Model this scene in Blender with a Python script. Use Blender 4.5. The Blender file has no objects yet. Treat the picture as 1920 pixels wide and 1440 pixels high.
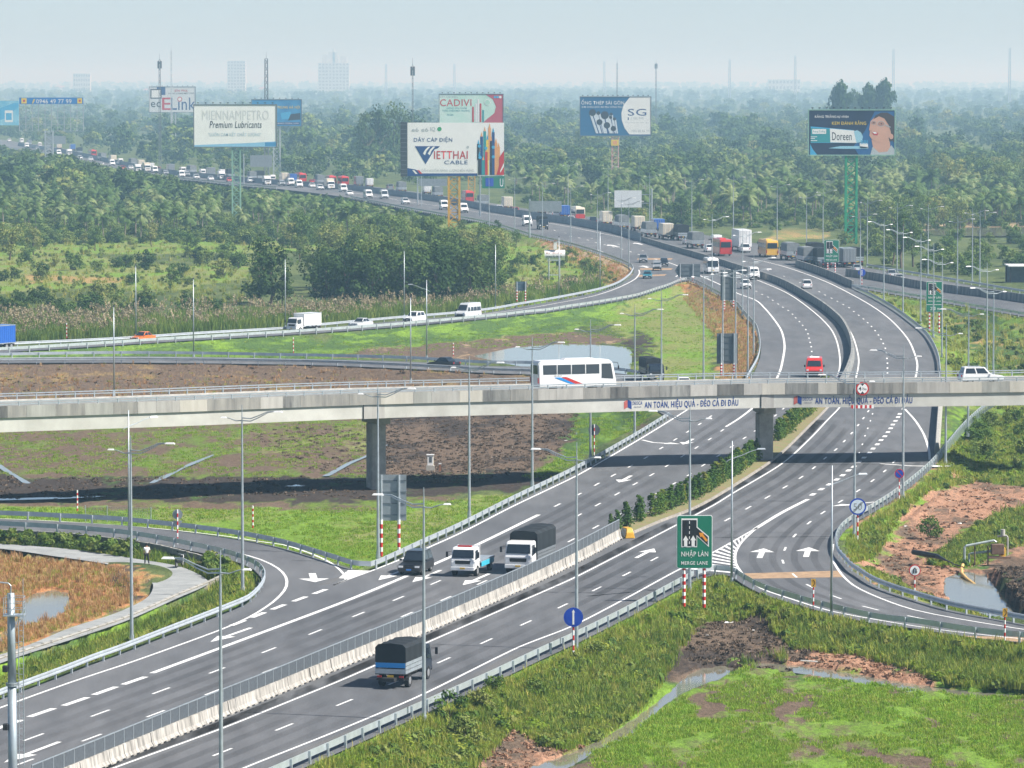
import bpy, bmesh, math, random
import numpy as np
from mathutils import Vector, Matrix
random.seed(7); rng = np.random.default_rng(7)
R = math.radians
SC = bpy.context.scene
COL = SC.collection
# ---------------------------------------------------------------- camera, sky, sun, exposure
H, F, YH = 40.0, 8850.0, 152.0            # camera height (m), focal length (photo px), horizon row
PITCH = math.atan((720 - YH) / F)
cam_d = bpy.data.cameras.new('camera'); cam = bpy.data.objects.new('camera', cam_d); COL.objects.link(cam)
cam.location = (0, 0, H); cam.rotation_euler = (math.pi / 2 - PITCH, 0, 0)
cam_d.sensor_width = 36.0; cam_d.lens = F / 1920 * 36.0; cam_d.clip_start = 1.0; cam_d.clip_end = 90000
SC.camera = cam
SUN_DIR = Vector((0.95, -0.30, 0)).normalized(); SUN_EL = R(47)
SUN_DIR = Vector((SUN_DIR.x * math.cos(SUN_EL), SUN_DIR.y * math.cos(SUN_EL), math.sin(SUN_EL)))
w = bpy.data.worlds.new('World'); SC.world = w; w.use_nodes = True
nt = w.node_tree; bg = nt.nodes['Background']
sky = nt.nodes.new('ShaderNodeTexSky'); sky.sky_type = 'NISHITA'; sky.sun_disc = False
sky.sun_elevation = SUN_EL; sky.sun_rotation = math.atan2(SUN_DIR.x, SUN_DIR.y)
sky.altitude = 0; sky.air_density = 0.5; sky.dust_density = 0.5; sky.ozone_density = 1.0
nt.links.new(sky.outputs[0], bg.inputs[0]); bg.inputs[1].default_value = 0.075
sd = bpy.data.lights.new('sun', 'SUN'); sd.energy = 4.8; sd.angle = R(0.8); sd.color = (1.0, 0.965, 0.90)
sun = bpy.data.objects.new('sun', sd); COL.objects.link(sun)
sun.rotation_euler = (-SUN_DIR).to_track_quat('-Z', 'Y').to_euler(); sun.location = (0, 0, 300)
SC.view_settings.view_transform = 'Standard'; SC.view_settings.look = 'None'
SC.view_settings.gamma = 1.0; SC.view_settings.exposure = 0.92; SC.view_settings.use_curve_mapping = False
SC.render.engine = 'CYCLES'
SC.cycles.max_bounces = 6; SC.cycles.diffuse_bounces = 2; SC.cycles.glossy_bounces = 2
SC.cycles.transmission_bounces = 3; SC.cycles.transparent_max_bounces = 4; SC.cycles.volume_bounces = 0
SC.cycles.use_denoising = True
SC.cycles.use_adaptive_sampling = True; SC.cycles.adaptive_threshold = 0.02

# ---------------------------------------------------------------- helpers
CP, SP = math.cos(PITCH), math.sin(PITCH)
def G(u, v, z=0.0):
    """point at height z on the line of sight through photo pixel (u, v)"""
    dx, dy, dz = (u - 960), CP * F + SP * (720 - v), -SP * F + CP * (720 - v)
    t = (z - H) / dz
    return Vector((dx * t, dy * t, z))
def at(u, v, Y):
    dx, dy, dz = (u - 960), CP * F + SP * (720 - v), -SP * F + CP * (720 - v)
    t = Y / dy
    return Vector((dx * t, Y, H + dz * t))
def ppm(v, z=0.0): return F / G(960, v, z).y          # photo px per metre at a ground row
def spline(P, step=2.0, closed=False):
    P = [Vector(p) for p in P]; out = []; n = len(P)
    for i in range(n if closed else n - 1):
        p1, p2 = P[i], P[(i + 1) % n]
        p0 = P[i - 1] if (i > 0 or closed) else p1 * 2 - p2
        p3 = P[(i + 2) % n] if (i + 2 < n or closed) else p2 * 2 - p1
        L = (p2 - p1).length; k = max(1, int(L / step))
        a = min(1, L / max((p1 - p0).length, 1e-3)); b = min(1, L / max((p3 - p2).length, 1e-3))
        m1 = (p2 - p0) * .5 * min(a, 1); m2 = (p3 - p1) * .5 * min(b, 1)
        for j in range(k):
            t = j / k; t2 = t * t; t3 = t2 * t
            out.append(p1 * (2 * t3 - 3 * t2 + 1) + m1 * (t3 - 2 * t2 + t) + p2 * (-2 * t3 + 3 * t2) + m2 * (t3 - t2))
    if not closed: out.append(P[-1].copy())
    return out
def resample(P, step):
    """points at even spacing along a polyline"""
    out = [P[0].copy()]; need = step
    for a, b in zip(P, P[1:]):
        L = (b - a).length; pos = 0
        while L - pos >= need:
            pos += need; out.append(a + (b - a) * (pos / L)); need = step
        need -= L - pos
    return out
def pxline(px, z=0.0, step=2.0): return spline([G(u, v, z) for u, v in px], step)
def offset(P, d):
    """shift a polyline sideways (positive = to the left of its direction)"""
    out = []
    for i, p in enumerate(P):
        t = (P[min(i + 1, len(P) - 1)] - P[max(i - 1, 0)]); t.z = 0; t.normalize()
        out.append(p + Vector((-t.y, t.x, 0)) * d)
    return out

def _h(ix, iy, s):
    n = (ix.astype(np.int64) * 374761393 + iy.astype(np.int64) * 668265263 + s * 974634777) & 0x7fffffff
    n = ((n ^ (n >> 13)) * 1274126177) & 0x7fffffff
    return ((n ^ (n >> 16)) & 0xffff) / 65535.0
def vnoise(x, y, s=0):
    x = np.asarray(x, float); y = np.asarray(y, float)
    ix, iy = np.floor(x), np.floor(y); fx, fy = x - ix, y - iy
    fx = fx * fx * (3 - 2 * fx); fy = fy * fy * (3 - 2 * fy)
    a, b, c, d = _h(ix, iy, s), _h(ix + 1, iy, s), _h(ix, iy + 1, s), _h(ix + 1, iy + 1, s)
    return (a * (1 - fx) + b * fx) * (1 - fy) + (c * (1 - fx) + d * fx) * fy
def fbm(x, y, s=0): return vnoise(x, y, s) * .5 + vnoise(x * 2.1, y * 2.1, s + 1) * .3 + vnoise(x * 4.3, y * 4.3, s + 2) * .2
def inpoly(x, y, P):
    x = np.asarray(x, float); y = np.asarray(y, float); r = np.zeros(x.shape, bool); n = len(P)
    for i in range(n):
        x0, y0 = P[i][0], P[i][1]; x1, y1 = P[i - 1][0], P[i - 1][1]
        if y0 == y1: continue
        c = ((y0 > y) != (y1 > y)); r ^= c & (x < (x1 - x0) * (y - y0) / (y1 - y0) + x0)
    return r
def segdist(x, y, P, closed=True):
    d2 = np.full(np.shape(x), 1e12); n = len(P)
    for i in range(n if closed else n - 1):
        ax, ay = P[i][0], P[i][1]; bx, by = P[(i + 1) % n][0], P[(i + 1) % n][1]
        ex, ey = bx - ax, by - ay; L = ex * ex + ey * ey + 1e-9
        t = np.clip(((x - ax) * ex + (y - ay) * ey) / L, 0, 1)
        d2 = np.minimum(d2, (x - ax - t * ex) ** 2 + (y - ay - t * ey) ** 2)
    return np.sqrt(d2)

class MB:
    def __init__(s): s.v = []; s.f = []
    def poly(s, pts):
        n = len(s.v); s.v += [tuple(p) for p in pts]; s.f.append(tuple(range(n, n + len(pts)))); return s
    def box(s, c, d, rz=0, tx=0, ty=0):
        """box by centre and full size; tx, ty: inset of the top face on each side"""
        n = len(s.v); ca, sa = math.cos(rz), math.sin(rz)
        for k in (-1, 1):
            ix, iy = (tx, ty) if k > 0 else (0, 0)
            for i, j in ((-1, -1), (1, -1), (1, 1), (-1, 1)):
                x, y = i * (d[0] / 2 - ix), j * (d[1] / 2 - iy)
                s.v.append((c[0] + ca * x - sa * y, c[1] + sa * x + ca * y, c[2] + k * d[2] / 2))
        s.f += [tuple(n + q for q in f) for f in ((3, 2, 1, 0), (4, 5, 6, 7), (0, 1, 5, 4), (1, 2, 6, 5), (2, 3, 7, 6), (3, 0, 4, 7))]
        return s
    def cyl(s, a, b, r0, r1=None, n=8, cap=True):
        r1 = r0 if r1 is None else r1; a = Vector(a); b = Vector(b); d = (b - a).normalized()
        x = d.orthogonal().normalized(); y = d.cross(x); k = len(s.v)
        for p, r in ((a, r0), (b, r1)):
            for i in range(n):
                t = 2 * math.pi * i / n; s.v.append(tuple(p + (x * math.cos(t) + y * math.sin(t)) * r))
        for i in range(n): s.f.append((k + i, k + (i + 1) % n, k + n + (i + 1) % n, k + n + i))
        if cap: s.f.append(tuple(k + n - 1 - i for i in range(n))); s.f.append(tuple(k + n + i for i in range(n)))
        return s
    def tube(s, P, rr, n=6):
        P = [Vector(p) for p in P]; k0 = len(s.v); x = None
        for i, p in enumerate(P):
            d = (P[min(i + 1, len(P) - 1)] - P[max(i - 1, 0)]).normalized()
            x = d.orthogonal().normalized() if x is None else (x - d * x.dot(d)).normalized()
            y = d.cross(x); r = rr[i] if hasattr(rr, '__len__') else rr
            for j in range(n):
                t = 2 * math.pi * j / n; s.v.append(tuple(p + (x * math.cos(t) + y * math.sin(t)) * r))
        for i in range(len(P) - 1):
            for j in range(n):
                a = k0 + i * n; s.f.append((a + j, a + (j + 1) % n, a + n + (j + 1) % n, a + n + j))
        m = k0 + (len(P) - 1) * n
        s.f.append(tuple(k0 + n - 1 - j for j in range(n))); s.f.append(tuple(m + j for j in range(n)))
        return s
    def extr(s, prof, x0, x1, ins=None):
        """side profile [(y, z)] pushed along x from x0 to x1; ins(z) pulls the sides in"""
        n = len(prof); k = len(s.v); ins = ins or (lambda z: 0)
        for (y, z) in prof: s.v.append((x0 + ins(z), y, z))
        for (y, z) in prof: s.v.append((x1 - ins(z), y, z))
        s.f.append(tuple(k + n - 1 - i for i in range(n))); s.f.append(tuple(k + n + i for i in range(n)))
        for i in range(n):
            j = (i + 1) % n; s.f.append((k + i, k + j, k + n + j, k + n + i))
        return s
    def sweep(s, prof, P, close_ends=True, closed=True):
        """profile [(side, z)] swept along polyline P; side positive = left of direction"""
        k = len(s.v); n = len(prof)
        for i, p in enumerate(P):
            t = (P[min(i + 1, len(P) - 1)] - P[max(i - 1, 0)]); t.z = 0; t.normalize()
            for a, z in prof: s.v.append((p.x - t.y * a, p.y + t.x * a, p.z + z))
        for i in range(len(P) - 1):
            for j in range(n if closed else n - 1):
                a = k + i * n; b = (j + 1) % n
                s.f.append((a + j, a + n + j, a + n + b, a + b))
        if close_ends and closed:
            s.f.append(tuple(k + j for j in range(n))); m = k + (len(P) - 1) * n
            s.f.append(tuple(m + n - 1 - j for j in range(n)))
        return s
    def strip(s, A, B):
        k = len(s.v); s.v += [tuple(p) for p in A] + [tuple(p) for p in B]; n = len(A)
        for i in range(n - 1): s.f.append((k + i, k + i + 1, k + n + i + 1, k + n + i))
        return s
    def mesh(s, name, m=None, smooth=False, bevel=0, seg=1):
        me = bpy.data.meshes.new(name); me.from_pydata(s.v, [], s.f); me.update()
        if bevel:
            bm = bmesh.new(); bm.from_mesh(me)
            bmesh.ops.remove_doubles(bm, verts=bm.verts, dist=1e-4)
            bmesh.ops.recalc_face_normals(bm, faces=bm.faces)
            es = [e for e in bm.edges if len(e.link_faces) == 2 and e.calc_face_angle(0) > .45]
            bmesh.ops.bevel(bm, geom=es, offset=bevel, segments=seg, affect='EDGES', clamp_overlap=True)
            bm.to_mesh(me); bm.free()
        if smooth:
            for p in me.polygons: p.use_smooth = True
        if m: me.materials.append(m)
        return me
    def build(s, name, m, parent=None, smooth=False, bevel=0, seg=1):
        return obj(name, s.mesh(name, m, smooth, bevel, seg), parent)
def obj(name, me, parent=None, loc=None, rz=None):
    o = bpy.data.objects.new(name, me); COL.objects.link(o)
    if parent is not None: o.parent = parent
    if loc is not None: o.location = loc
    if rz is not None: o.rotation_euler = (0, 0, rz)
    return o
def tag(o, label=None, cat=None, group=None, kind=None):
    if label: o['label'] = label
    if cat: o['category'] = cat
    if group: o['group'] = group
    if kind: o['kind'] = kind
    return o
def thing(name, label, cat, loc=(0, 0, 0), rz=0, group=None):
    o = bpy.data.objects.new(name, None); COL.objects.link(o); o.empty_display_size = .3
    o.location = loc; o.rotation_euler = (0, 0, rz); return tag(o, label, cat, group)
KIDS = {}
def dup(root, loc, rz=0, label=None, group=None, scale=None, parent=None):
    """copy of a thing with copies of its parts and sub-parts"""
    r = root.copy(); COL.objects.link(r); r.parent = parent; r.location = loc; r.rotation_euler = (0, 0, rz)
    if scale: r.scale = (scale,) * 3
    if label: r['label'] = label
    if group: r['group'] = group
    if root.name not in KIDS: KIDS[root.name] = [(c, list(c.children)) for c in root.children]
    for ch, gs in KIDS[root.name]:
        c = ch.copy(); COL.objects.link(c); c.parent = r
        for g in gs:
            d = g.copy(); COL.objects.link(d); d.parent = c
    return r

# ---------------------------------------------------------------- materials
MATS = {}
def mat(name, col, rough=.6, metal=0., var=.12, vs=3., bump=0., bs=20., spec=.4, emit=None, col2=None, coat=0., streak=False):
    """principled material, its colour broken up by two noises"""
    if name in MATS: return MATS[name]
    m = bpy.data.materials.new(name); m.use_nodes = True; n = m.node_tree; b = n.nodes['Principled BSDF']
    b.inputs['Roughness'].default_value = rough; b.inputs['Metallic'].default_value = metal
    b.inputs['Specular IOR Level'].default_value = spec; b.inputs['Coat Weight'].default_value = coat
    c = tuple(col) + (1,)
    if var > 0 or col2:
        tc = n.nodes.new('ShaderNodeTexCoord'); no = n.nodes.new('ShaderNodeTexNoise')
        no.inputs['Scale'].default_value = vs; no.inputs['Detail'].default_value = 5; no.inputs['Roughness'].default_value = .65
        if streak:      # run-off stains, drawn out downwards
            mp = n.nodes.new('ShaderNodeMapping'); mp.inputs['Scale'].default_value = (1, 1, .12); n.links.new(tc.outputs['Object'], mp.inputs[0]); n.links.new(mp.outputs[0], no.inputs['Vector'])
        else: n.links.new(tc.outputs['Object'], no.inputs['Vector'])
        mx = n.nodes.new('ShaderNodeMix'); mx.data_type = 'RGBA'
        rp = n.nodes.new('ShaderNodeMapRange'); rp.inputs[1].default_value = .33; rp.inputs[2].default_value = .67
        n.links.new(no.outputs['Fac'], rp.inputs[0]); n.links.new(rp.outputs[0], mx.inputs['Factor'])
        mx.inputs['A'].default_value = tuple(min(1, x * (1 - var)) for x in col) + (1,) if not col2 else c
        mx.inputs['B'].default_value = (tuple(min(1, x * (1 + var)) for x in col) if not col2 else tuple(col2)) + (1,)
        n.links.new(mx.outputs['Result'], b.inputs['Base Color'])
        if bump:
            bp = n.nodes.new('ShaderNodeBump'); bp.inputs['Strength'].default_value = bump
            n2 = n.nodes.new('ShaderNodeTexNoise'); n2.inputs['Scale'].default_value = bs; n2.inputs['Detail'].default_value = 4
            n.links.new(tc.outputs['Object'], n2.inputs['Vector']); n.links.new(n2.outputs['Fac'], bp.inputs['Height'])
            n.links.new(bp.outputs['Normal'], b.inputs['Normal'])
    else: b.inputs['Base Color'].default_value = c
    if emit: b.inputs['Emission Color'].default_value = tuple(emit) + (1,); b.inputs['Emission Strength'].default_value = 1
    MATS[name] = m; return m
def leafmat(name, c1, c2, c3=None, trans=.25, vs=.6):
    """foliage: colour drifts with the plant (object random) and inside the crown (noise); some light passes through"""
    if name in MATS: return MATS[name]
    m = bpy.data.materials.new(name); m.use_nodes = True; n = m.node_tree; n.nodes.clear()
    out = n.nodes.new('ShaderNodeOutputMaterial'); tc = n.nodes.new('ShaderNodeTexCoord'); no = n.nodes.new('ShaderNodeTexNoise')
    no.inputs['Scale'].default_value = vs; no.inputs['Detail'].default_value = 3
    n.links.new(tc.outputs['Object'], no.inputs['Vector'])
    oi = n.nodes.new('ShaderNodeObjectInfo')
    ad = n.nodes.new('ShaderNodeMath'); ad.operation = 'MULTIPLY_ADD'; ad.inputs[1].default_value = .5
    n.links.new(oi.outputs['Random'], ad.inputs[0]); n.links.new(no.outputs['Fac'], ad.inputs[2])
    cr = n.nodes.new('ShaderNodeValToRGB'); e = cr.color_ramp.elements
    e[0].position = .35; e[0].color = tuple(c1) + (1,); e[1].position = 1.05 if not c3 else .75; e[1].color = tuple(c2) + (1,)
    if c3: x = e.new(1.0); x.color = tuple(c3) + (1,)
    n.links.new(ad.outputs[0], cr.inputs[0])
    d = n.nodes.new('ShaderNodeBsdfDiffuse'); t = n.nodes.new('ShaderNodeBsdfTranslucent'); mx = n.nodes.new('ShaderNodeMixShader')
    mx.inputs[0].default_value = trans
    n.links.new(cr.outputs[0], d.inputs[0]); n.links.new(cr.outputs[0], t.inputs[0])
    n.links.new(d.outputs[0], mx.inputs[1]); n.links.new(t.outputs[0], mx.inputs[2]); n.links.new(mx.outputs[0], out.inputs[0])
    MATS[name] = m; return m
def asphalt():
    m = bpy.data.materials.new('asphalt'); m.use_nodes = True; n = m.node_tree; b = n.nodes['Principled BSDF']
    b.inputs['Roughness'].default_value = .72; b.inputs['Specular IOR Level'].default_value = .35
    tc = n.nodes.new('ShaderNodeTexCoord')
    def noise(sc, det, rough=.6):
        mp = n.nodes.new('ShaderNodeMapping'); mp.inputs['Scale'].default_value = sc
        o = n.nodes.new('ShaderNodeTexNoise'); o.inputs['Scale'].default_value = 1; o.inputs['Detail'].default_value = det
        o.inputs['Roughness'].default_value = rough
        n.links.new(tc.outputs['Object'], mp.inputs[0]); n.links.new(mp.outputs[0], o.inputs['Vector']); return o
    big = noise((.05, .010, .03), 5); fine = noise((9, 9, 9), 3, .8); mid = noise((.55, .09, .5), 4)
    cr = n.nodes.new('ShaderNodeValToRGB'); e = cr.color_ramp.elements
    e[0].position = .36; e[0].color = (.088, .092, .099, 1); e[1].position = .66; e[1].color = (.136, .138, .142, 1)
    n.links.new(big.outputs['Fac'], cr.inputs[0])
    last = cr.outputs[0]
    for src, lo, hi in ((mid, .80, 1.18), (fine, .62, 1.38)):
        mr = n.nodes.new('ShaderNodeMapRange'); mr.inputs[1].default_value = .3; mr.inputs[2].default_value = .7
        mr.inputs[3].default_value = lo; mr.inputs[4].default_value = hi; n.links.new(src.outputs['Fac'], mr.inputs[0])
        v = n.nodes.new('ShaderNodeVectorMath'); v.operation = 'MULTIPLY'
        n.links.new(last, v.inputs[0]); n.links.new(mr.outputs[0], v.inputs[1]); last = v.outputs[0]
    n.links.new(last, b.inputs['Base Color'])
    bp = n.nodes.new('ShaderNodeBump'); bp.inputs['Strength'].default_value = .25; bp.inputs['Distance'].default_value = .02
    n.links.new(fine.outputs['Fac'], bp.inputs['Height']); n.links.new(bp.outputs[0], b.inputs['Normal'])
    MATS['asphalt'] = m; return m
M_ASPH = asphalt()
M_LINE = mat('road_paint', (.74, .74, .72), .55, var=.12, vs=1.6)
M_STEEL = mat('galvanised_steel', (.42, .47, .50), .42, .55, .14, 2.)
M_RAIL = mat('guardrail_zinc', (.50, .55, .58), .40, .45, .12, 1.2)
M_DARK = mat('dark_plastic', (.022, .023, .026), .5, var=.1)
M_WHITE = mat('white_paint', (.80, .80, .79), .4, var=.04)
M_RED = mat('red_paint', (.50, .022, .02), .45, var=.08)
M_CONC = mat('concrete', (.36, .35, .32), .85, var=.22, vs=1.1, bump=.15)
def print_mat(name, col): return mat('print_' + name, col, .55, var=.05, vs=.4)

# ---------------------------------------------------------------- lettering and flat print
TXT = {}; TS = bpy.data.scenes.new('type')     # scratch scene for setting type, removed at the end
def textmesh(body, bold=0.):
    k = (body, bold)
    if k not in TXT:
        c = bpy.data.curves.new('lettering', 'FONT'); c.body = body; c.resolution_u = 3; c.offset = .014 if bold == .02 and len(body) > 20 else min(bold, .004); c.space_character = 1.04 + 6 * c.offset
        o = bpy.data.objects.new('lettering', c); TS.collection.objects.link(o); vl = TS.view_layers[0]; vl.update()
        me = bpy.data.meshes.new_from_object(o.evaluated_get(vl.depsgraph))
        bpy.data.objects.remove(o); TXT[k] = me
    return TXT[k]
def letter(body, box, y, m, parent, bold=.012, name='lettering', slant=0.):
    """writing that fills box (x0, z0, x1, z1) of its panel, facing -y"""
    dd = [i for i, ch in enumerate(body) if ch == 'Đ']; plain = body.replace('Đ', 'D')
    me = textmesh(plain, bold).copy(); x0, z0, x1, z1 = box
    P = np.array([v.co for v in me.vertices]); lo, hi = P.min(0), P.max(0)
    for v in me.vertices:
        tx = (v.co.x - lo[0]) / (hi[0] - lo[0]); tz = (v.co.y - lo[1]) / (hi[1] - lo[1])
        v.co = (x0 + (x1 - x0) * tx + slant * tz * (z1 - z0), y, z0 + (z1 - z0) * tz)
    me.materials.clear(); me.materials.append(m); o = obj(name, me, parent)
    if dd:      # the stroke of each crossed D, laid just over its letter
        wx = lambda s_: [f_([v.co.x for v in textmesh(s_, bold).vertices]) for f_ in (min, max)]; wd = wx('D'); wD = wd[1] - wd[0]; kx = (x1 - x0) / (hi[0] - lo[0]); cap = max(v.co.y for v in textmesh('D', bold).vertices); kz = (z1 - z0) / (hi[1] - lo[1]); b_ = MB()
        for i in dd:
            r_ = x0 + (wx(plain[:i + 1])[1] - lo[0]) * kx; zc = z0 + (cap * .5 - lo[1]) * kz; hh = cap * .055 * kz; yy = y - .006
            b_.poly([(r_ - wD * kx * 1.14, yy, zc - hh), (r_ - wD * kx * .5, yy, zc - hh), (r_ - wD * kx * .5, yy, zc + hh), (r_ - wD * kx * 1.14, yy, zc + hh)])
        b_.build('letter_stroke', m, parent)
    return o
def flat(pts, y, m, parent, name='print'):
    return MB().poly([(x, y, z) for x, z in pts]).build(name, m, parent)
def disc(cx, cz, r, n=28, rz=None): return [(cx + r * math.cos(2 * math.pi * i / n), cz + (rz or r) * math.sin(2 * math.pi * i / n)) for i in range(n)]
# ---------------------------------------------------------------- the motorway, from its edges
GR_L = [(-60, 1337), (0, 1312), (67, 1287), (120, 1267), (170, 1247), (218, 1230), (264, 1212), (310, 1194), (372, 1170), (435, 1145), (460, 1134), (480, 1116), (491, 1097), (490, 1083), (477, 1069), (450, 1056), (410, 1044), (350, 1031), (290, 1019), (233, 1010), (180, 1005), (120, 1000), (33, 995), (-80, 990)]
GR_O = [(-80, 972), (0, 973), (113, 978), (220, 984), (293, 991), (347, 997), (443, 1010), (520, 1025), (580, 1042), (637, 1060), (667, 1069), (695, 1070), (717, 1062), (790, 1028), (860, 996), (960, 945), (1075, 889), (1172, 835), (1255, 784), (1300, 757), (1345, 730)]
GR_R = [(480, 1480), (655, 1402), (737, 1365), (837, 1320), (930, 1278), (1015, 1237), (1088, 1203), (1174, 1160), (1251, 1118), (1310, 1086), (1342, 1077), (1368, 1080), (1392, 1095), (1427, 1113), (1483, 1131), (1522, 1142), (1603, 1162), (1655, 1172), (1712, 1178), (1773, 1188), (1842, 1198), (1915, 1205), (1990, 1212)]
GR_S = [(1990, 1184), (1881, 1163), (1830, 1154), (1782, 1144), (1744, 1133), (1708, 1122), (1677, 1112), (1653, 1103), (1633, 1093), (1617, 1082), (1601, 1072), (1590, 1060), (1574, 1040), (1572, 1015), (1583, 996), (1603, 980), (1635, 962), (1673, 938), (1708, 912), (1745, 880), (1768, 855), (1780, 840), (1814, 800), (1850, 768), (1900, 735)]
LG2 = [(1345, 742), (1402, 715), (1423, 676), (1427, 650), (1420, 617), (1403, 597), (1380, 571), (1343, 550), (1310, 533), (1292, 526)]
RA_N = [(1292, 526), (1275, 529), (1254, 538), (1233, 545), (1192, 558), (1150, 566), (1108, 573), (1067, 579), (1025, 586), (983, 590), (942, 595), (837, 605), (738, 614), (658, 620), (601, 624), (507, 630), (303, 642), (153, 652), (0, 661), (-90, 666)]
RA_F = [(-90, 656), (0, 652), (213, 642), (363, 632), (533, 622), (603, 615), (697, 606), (763, 600), (850, 593), (920, 585), (983, 574), (1048, 563), (1125, 547), (1160, 535), (1181, 520), (1189, 508), (1185, 501), (1169, 493), (1129, 478), (1081, 463), (1044, 454), (994, 442), (923, 421), (860, 409), (757, 391), (657, 371), (520, 354), (457, 349), (383, 341), (300, 332), (200, 317), (133, 297), (33, 281), (-90, 262)]
RP_F = [(-90, 249), (33, 266), (133, 281), (200, 300), (300, 316), (383, 325), (457, 332), (520, 337), (653, 345), (740, 355), (820, 365), (880, 374), (923, 381), (1025, 397), (1073, 402), (1150, 413), (1200, 421), (1300, 437), (1400, 453), (1500, 473), (1600, 493), (1623, 501), (1703, 515), (1793, 530), (1900, 548), (1990, 563)]
RR_N = [(1990, 606), (1900, 590), (1827, 578), (1743, 563), (1693, 555), (1622, 543), (1600, 540)]
R_RG = [(1600, 540), (1637, 558), (1677, 581), (1710, 605), (1737, 628), (1753, 652), (1762, 676), (1765, 702), (1764, 740), (1760, 790), (1757, 845), (1745, 880)]
RB_N = [(-90, 682), (0, 681), (213, 680), (360, 681), (567, 684), (640, 686), (817, 694), (927, 700), (993, 702), (1100, 713), (1180, 735), (1240, 775), (1255, 784)]
RB_F = [(1345, 742), (1290, 722), (1220, 708), (1153, 699), (993, 687), (907, 686), (773, 678), (640, 674), (533, 672), (367, 669), (213, 668), (0, 671), (-90, 672)]
def pl(*ls): return [p for l in ls for p in l]
POLY1 = pxline(GR_L, 0, 3) + pxline(GR_O, 0, 3) + pxline(R_RG[4:], 0, 4) + pxline(GR_S[::-1][6:], 0, 3) + pxline(GR_R[::-1], 0, 3) + [G(200, 1600), G(-300, 1600), G(-300, 1440)]
POLY2 = pxline(LG2, 0, 5) + pxline(RA_N, 0, 5) + pxline(RA_F, 0, 8) + pxline(RP_F, 0, 12) + pxline(RR_N, 0, 8) + pxline(R_RG, 0, 5) + [G(1745, 800), G(1300, 800)]
POLY3 = pxline(RB_N, 0, 5) + pxline(RB_F, 0, 5)
ROADS = [POLY1, POLY2, POLY3]
PATH = [(-90, 1017), (0, 1020), (133, 1030), (267, 1050), (333, 1061), (383, 1083), (390, 1096), (333, 1122), (233, 1166), (133, 1200), (40, 1230), (-90, 1275), (-90, 1250), (0, 1228), (60, 1207), (133, 1177), (217, 1150), (273, 1123), (287, 1103), (283, 1090), (250, 1073), (200, 1058), (100, 1043), (0, 1029), (-90, 1025)]
ZB = -1.55
ZPATH = -.55; PATHP = [G(u, v, ZPATH) for u, v in PATH]
MARSH = [G(u, v, -.8) for u, v in [(-90, 1228), (60, 1212), (130, 1182), (217, 1153), (276, 1123), (290, 1103), (284, 1088), (250, 1071), (200, 1056), (-90, 1032)]]
def P(px, z=ZB): return [G(u, v, z) for u, v in px]
WATERS = {  # name: (outline px, level)
 'pond': ([(890, 668), (960, 652), (1050, 645), (1110, 646), (1170, 650), (1186, 662), (1182, 690), (1170, 706), (1080, 702), (960, 684)], -1.45),
 'marsh_pool': ([(-60, 1222), (0, 1190), (30, 1160), (42, 1128), (66, 1112), (100, 1106), (132, 1112), (132, 1140), (100, 1162), (40, 1175), (10, 1200), (-30, 1230)], -.92),
 'ditch': ([(985, 1442), (1060, 1415), (1130, 1385), (1180, 1352), (1230, 1318), (1262, 1290), (1285, 1270), (1310, 1254), (1350, 1248), (1382, 1252), (1372, 1266), (1330, 1280), (1290, 1296), (1250, 1322), (1215, 1350), (1180, 1384), (1120, 1412), (1075, 1440), (1040, 1470), (960, 1470)], -1.78),
 'side_ditch': ([(1380, 1250), (1450, 1256), (1520, 1266), (1600, 1284), (1700, 1300), (1800, 1311), (1920, 1316), (1990, 1318), (1990, 1306), (1920, 1303), (1820, 1296), (1740, 1286), (1650, 1272), (1560, 1256), (1470, 1246), (1400, 1240)], -1.78),
 'pump_pond': ([(1770, 1112), (1772, 1084), (1805, 1072), (1850, 1076), (1875, 1100), (1900, 1132), (1935, 1165), (1880, 1160), (1800, 1140)], -1.4),
 'far_pond': ([(1730, 434), (1800, 427), (1990, 426), (1990, 441), (1850, 443), (1760, 441)], -1.4),
 'field_drain': ([(279, 906), (300, 894), (330, 883), (352, 870), (400, 852), (402, 853), (372, 867), (345, 878), (318, 893), (290, 905)], -1.5),
 'corner_drain': ([(-8, 864), (12, 878), (34, 892), (58, 906), (46, 907), (26, 893), (8, 884), (-14, 868)], -1.5),
 'mud_drain': ([(604, 893), (628, 880), (650, 868), (690, 852), (735, 829), (737, 830), (700, 851), (662, 868), (640, 880), (618, 892)], -1.5),
 'mud_pool': ([(1060, 838), (1078, 812), (1084, 806), (1080, 818), (1068, 836)], -1.5),
 'channel_puddle': ([(510, 911), (560, 908), (606, 910), (560, 912)], -1.6),
 'second_puddle': ([(-60, 936), (60, 933), (200, 930), (120, 935), (-60, 939)], -1.6),
}
def lines(*a): return a
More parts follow.
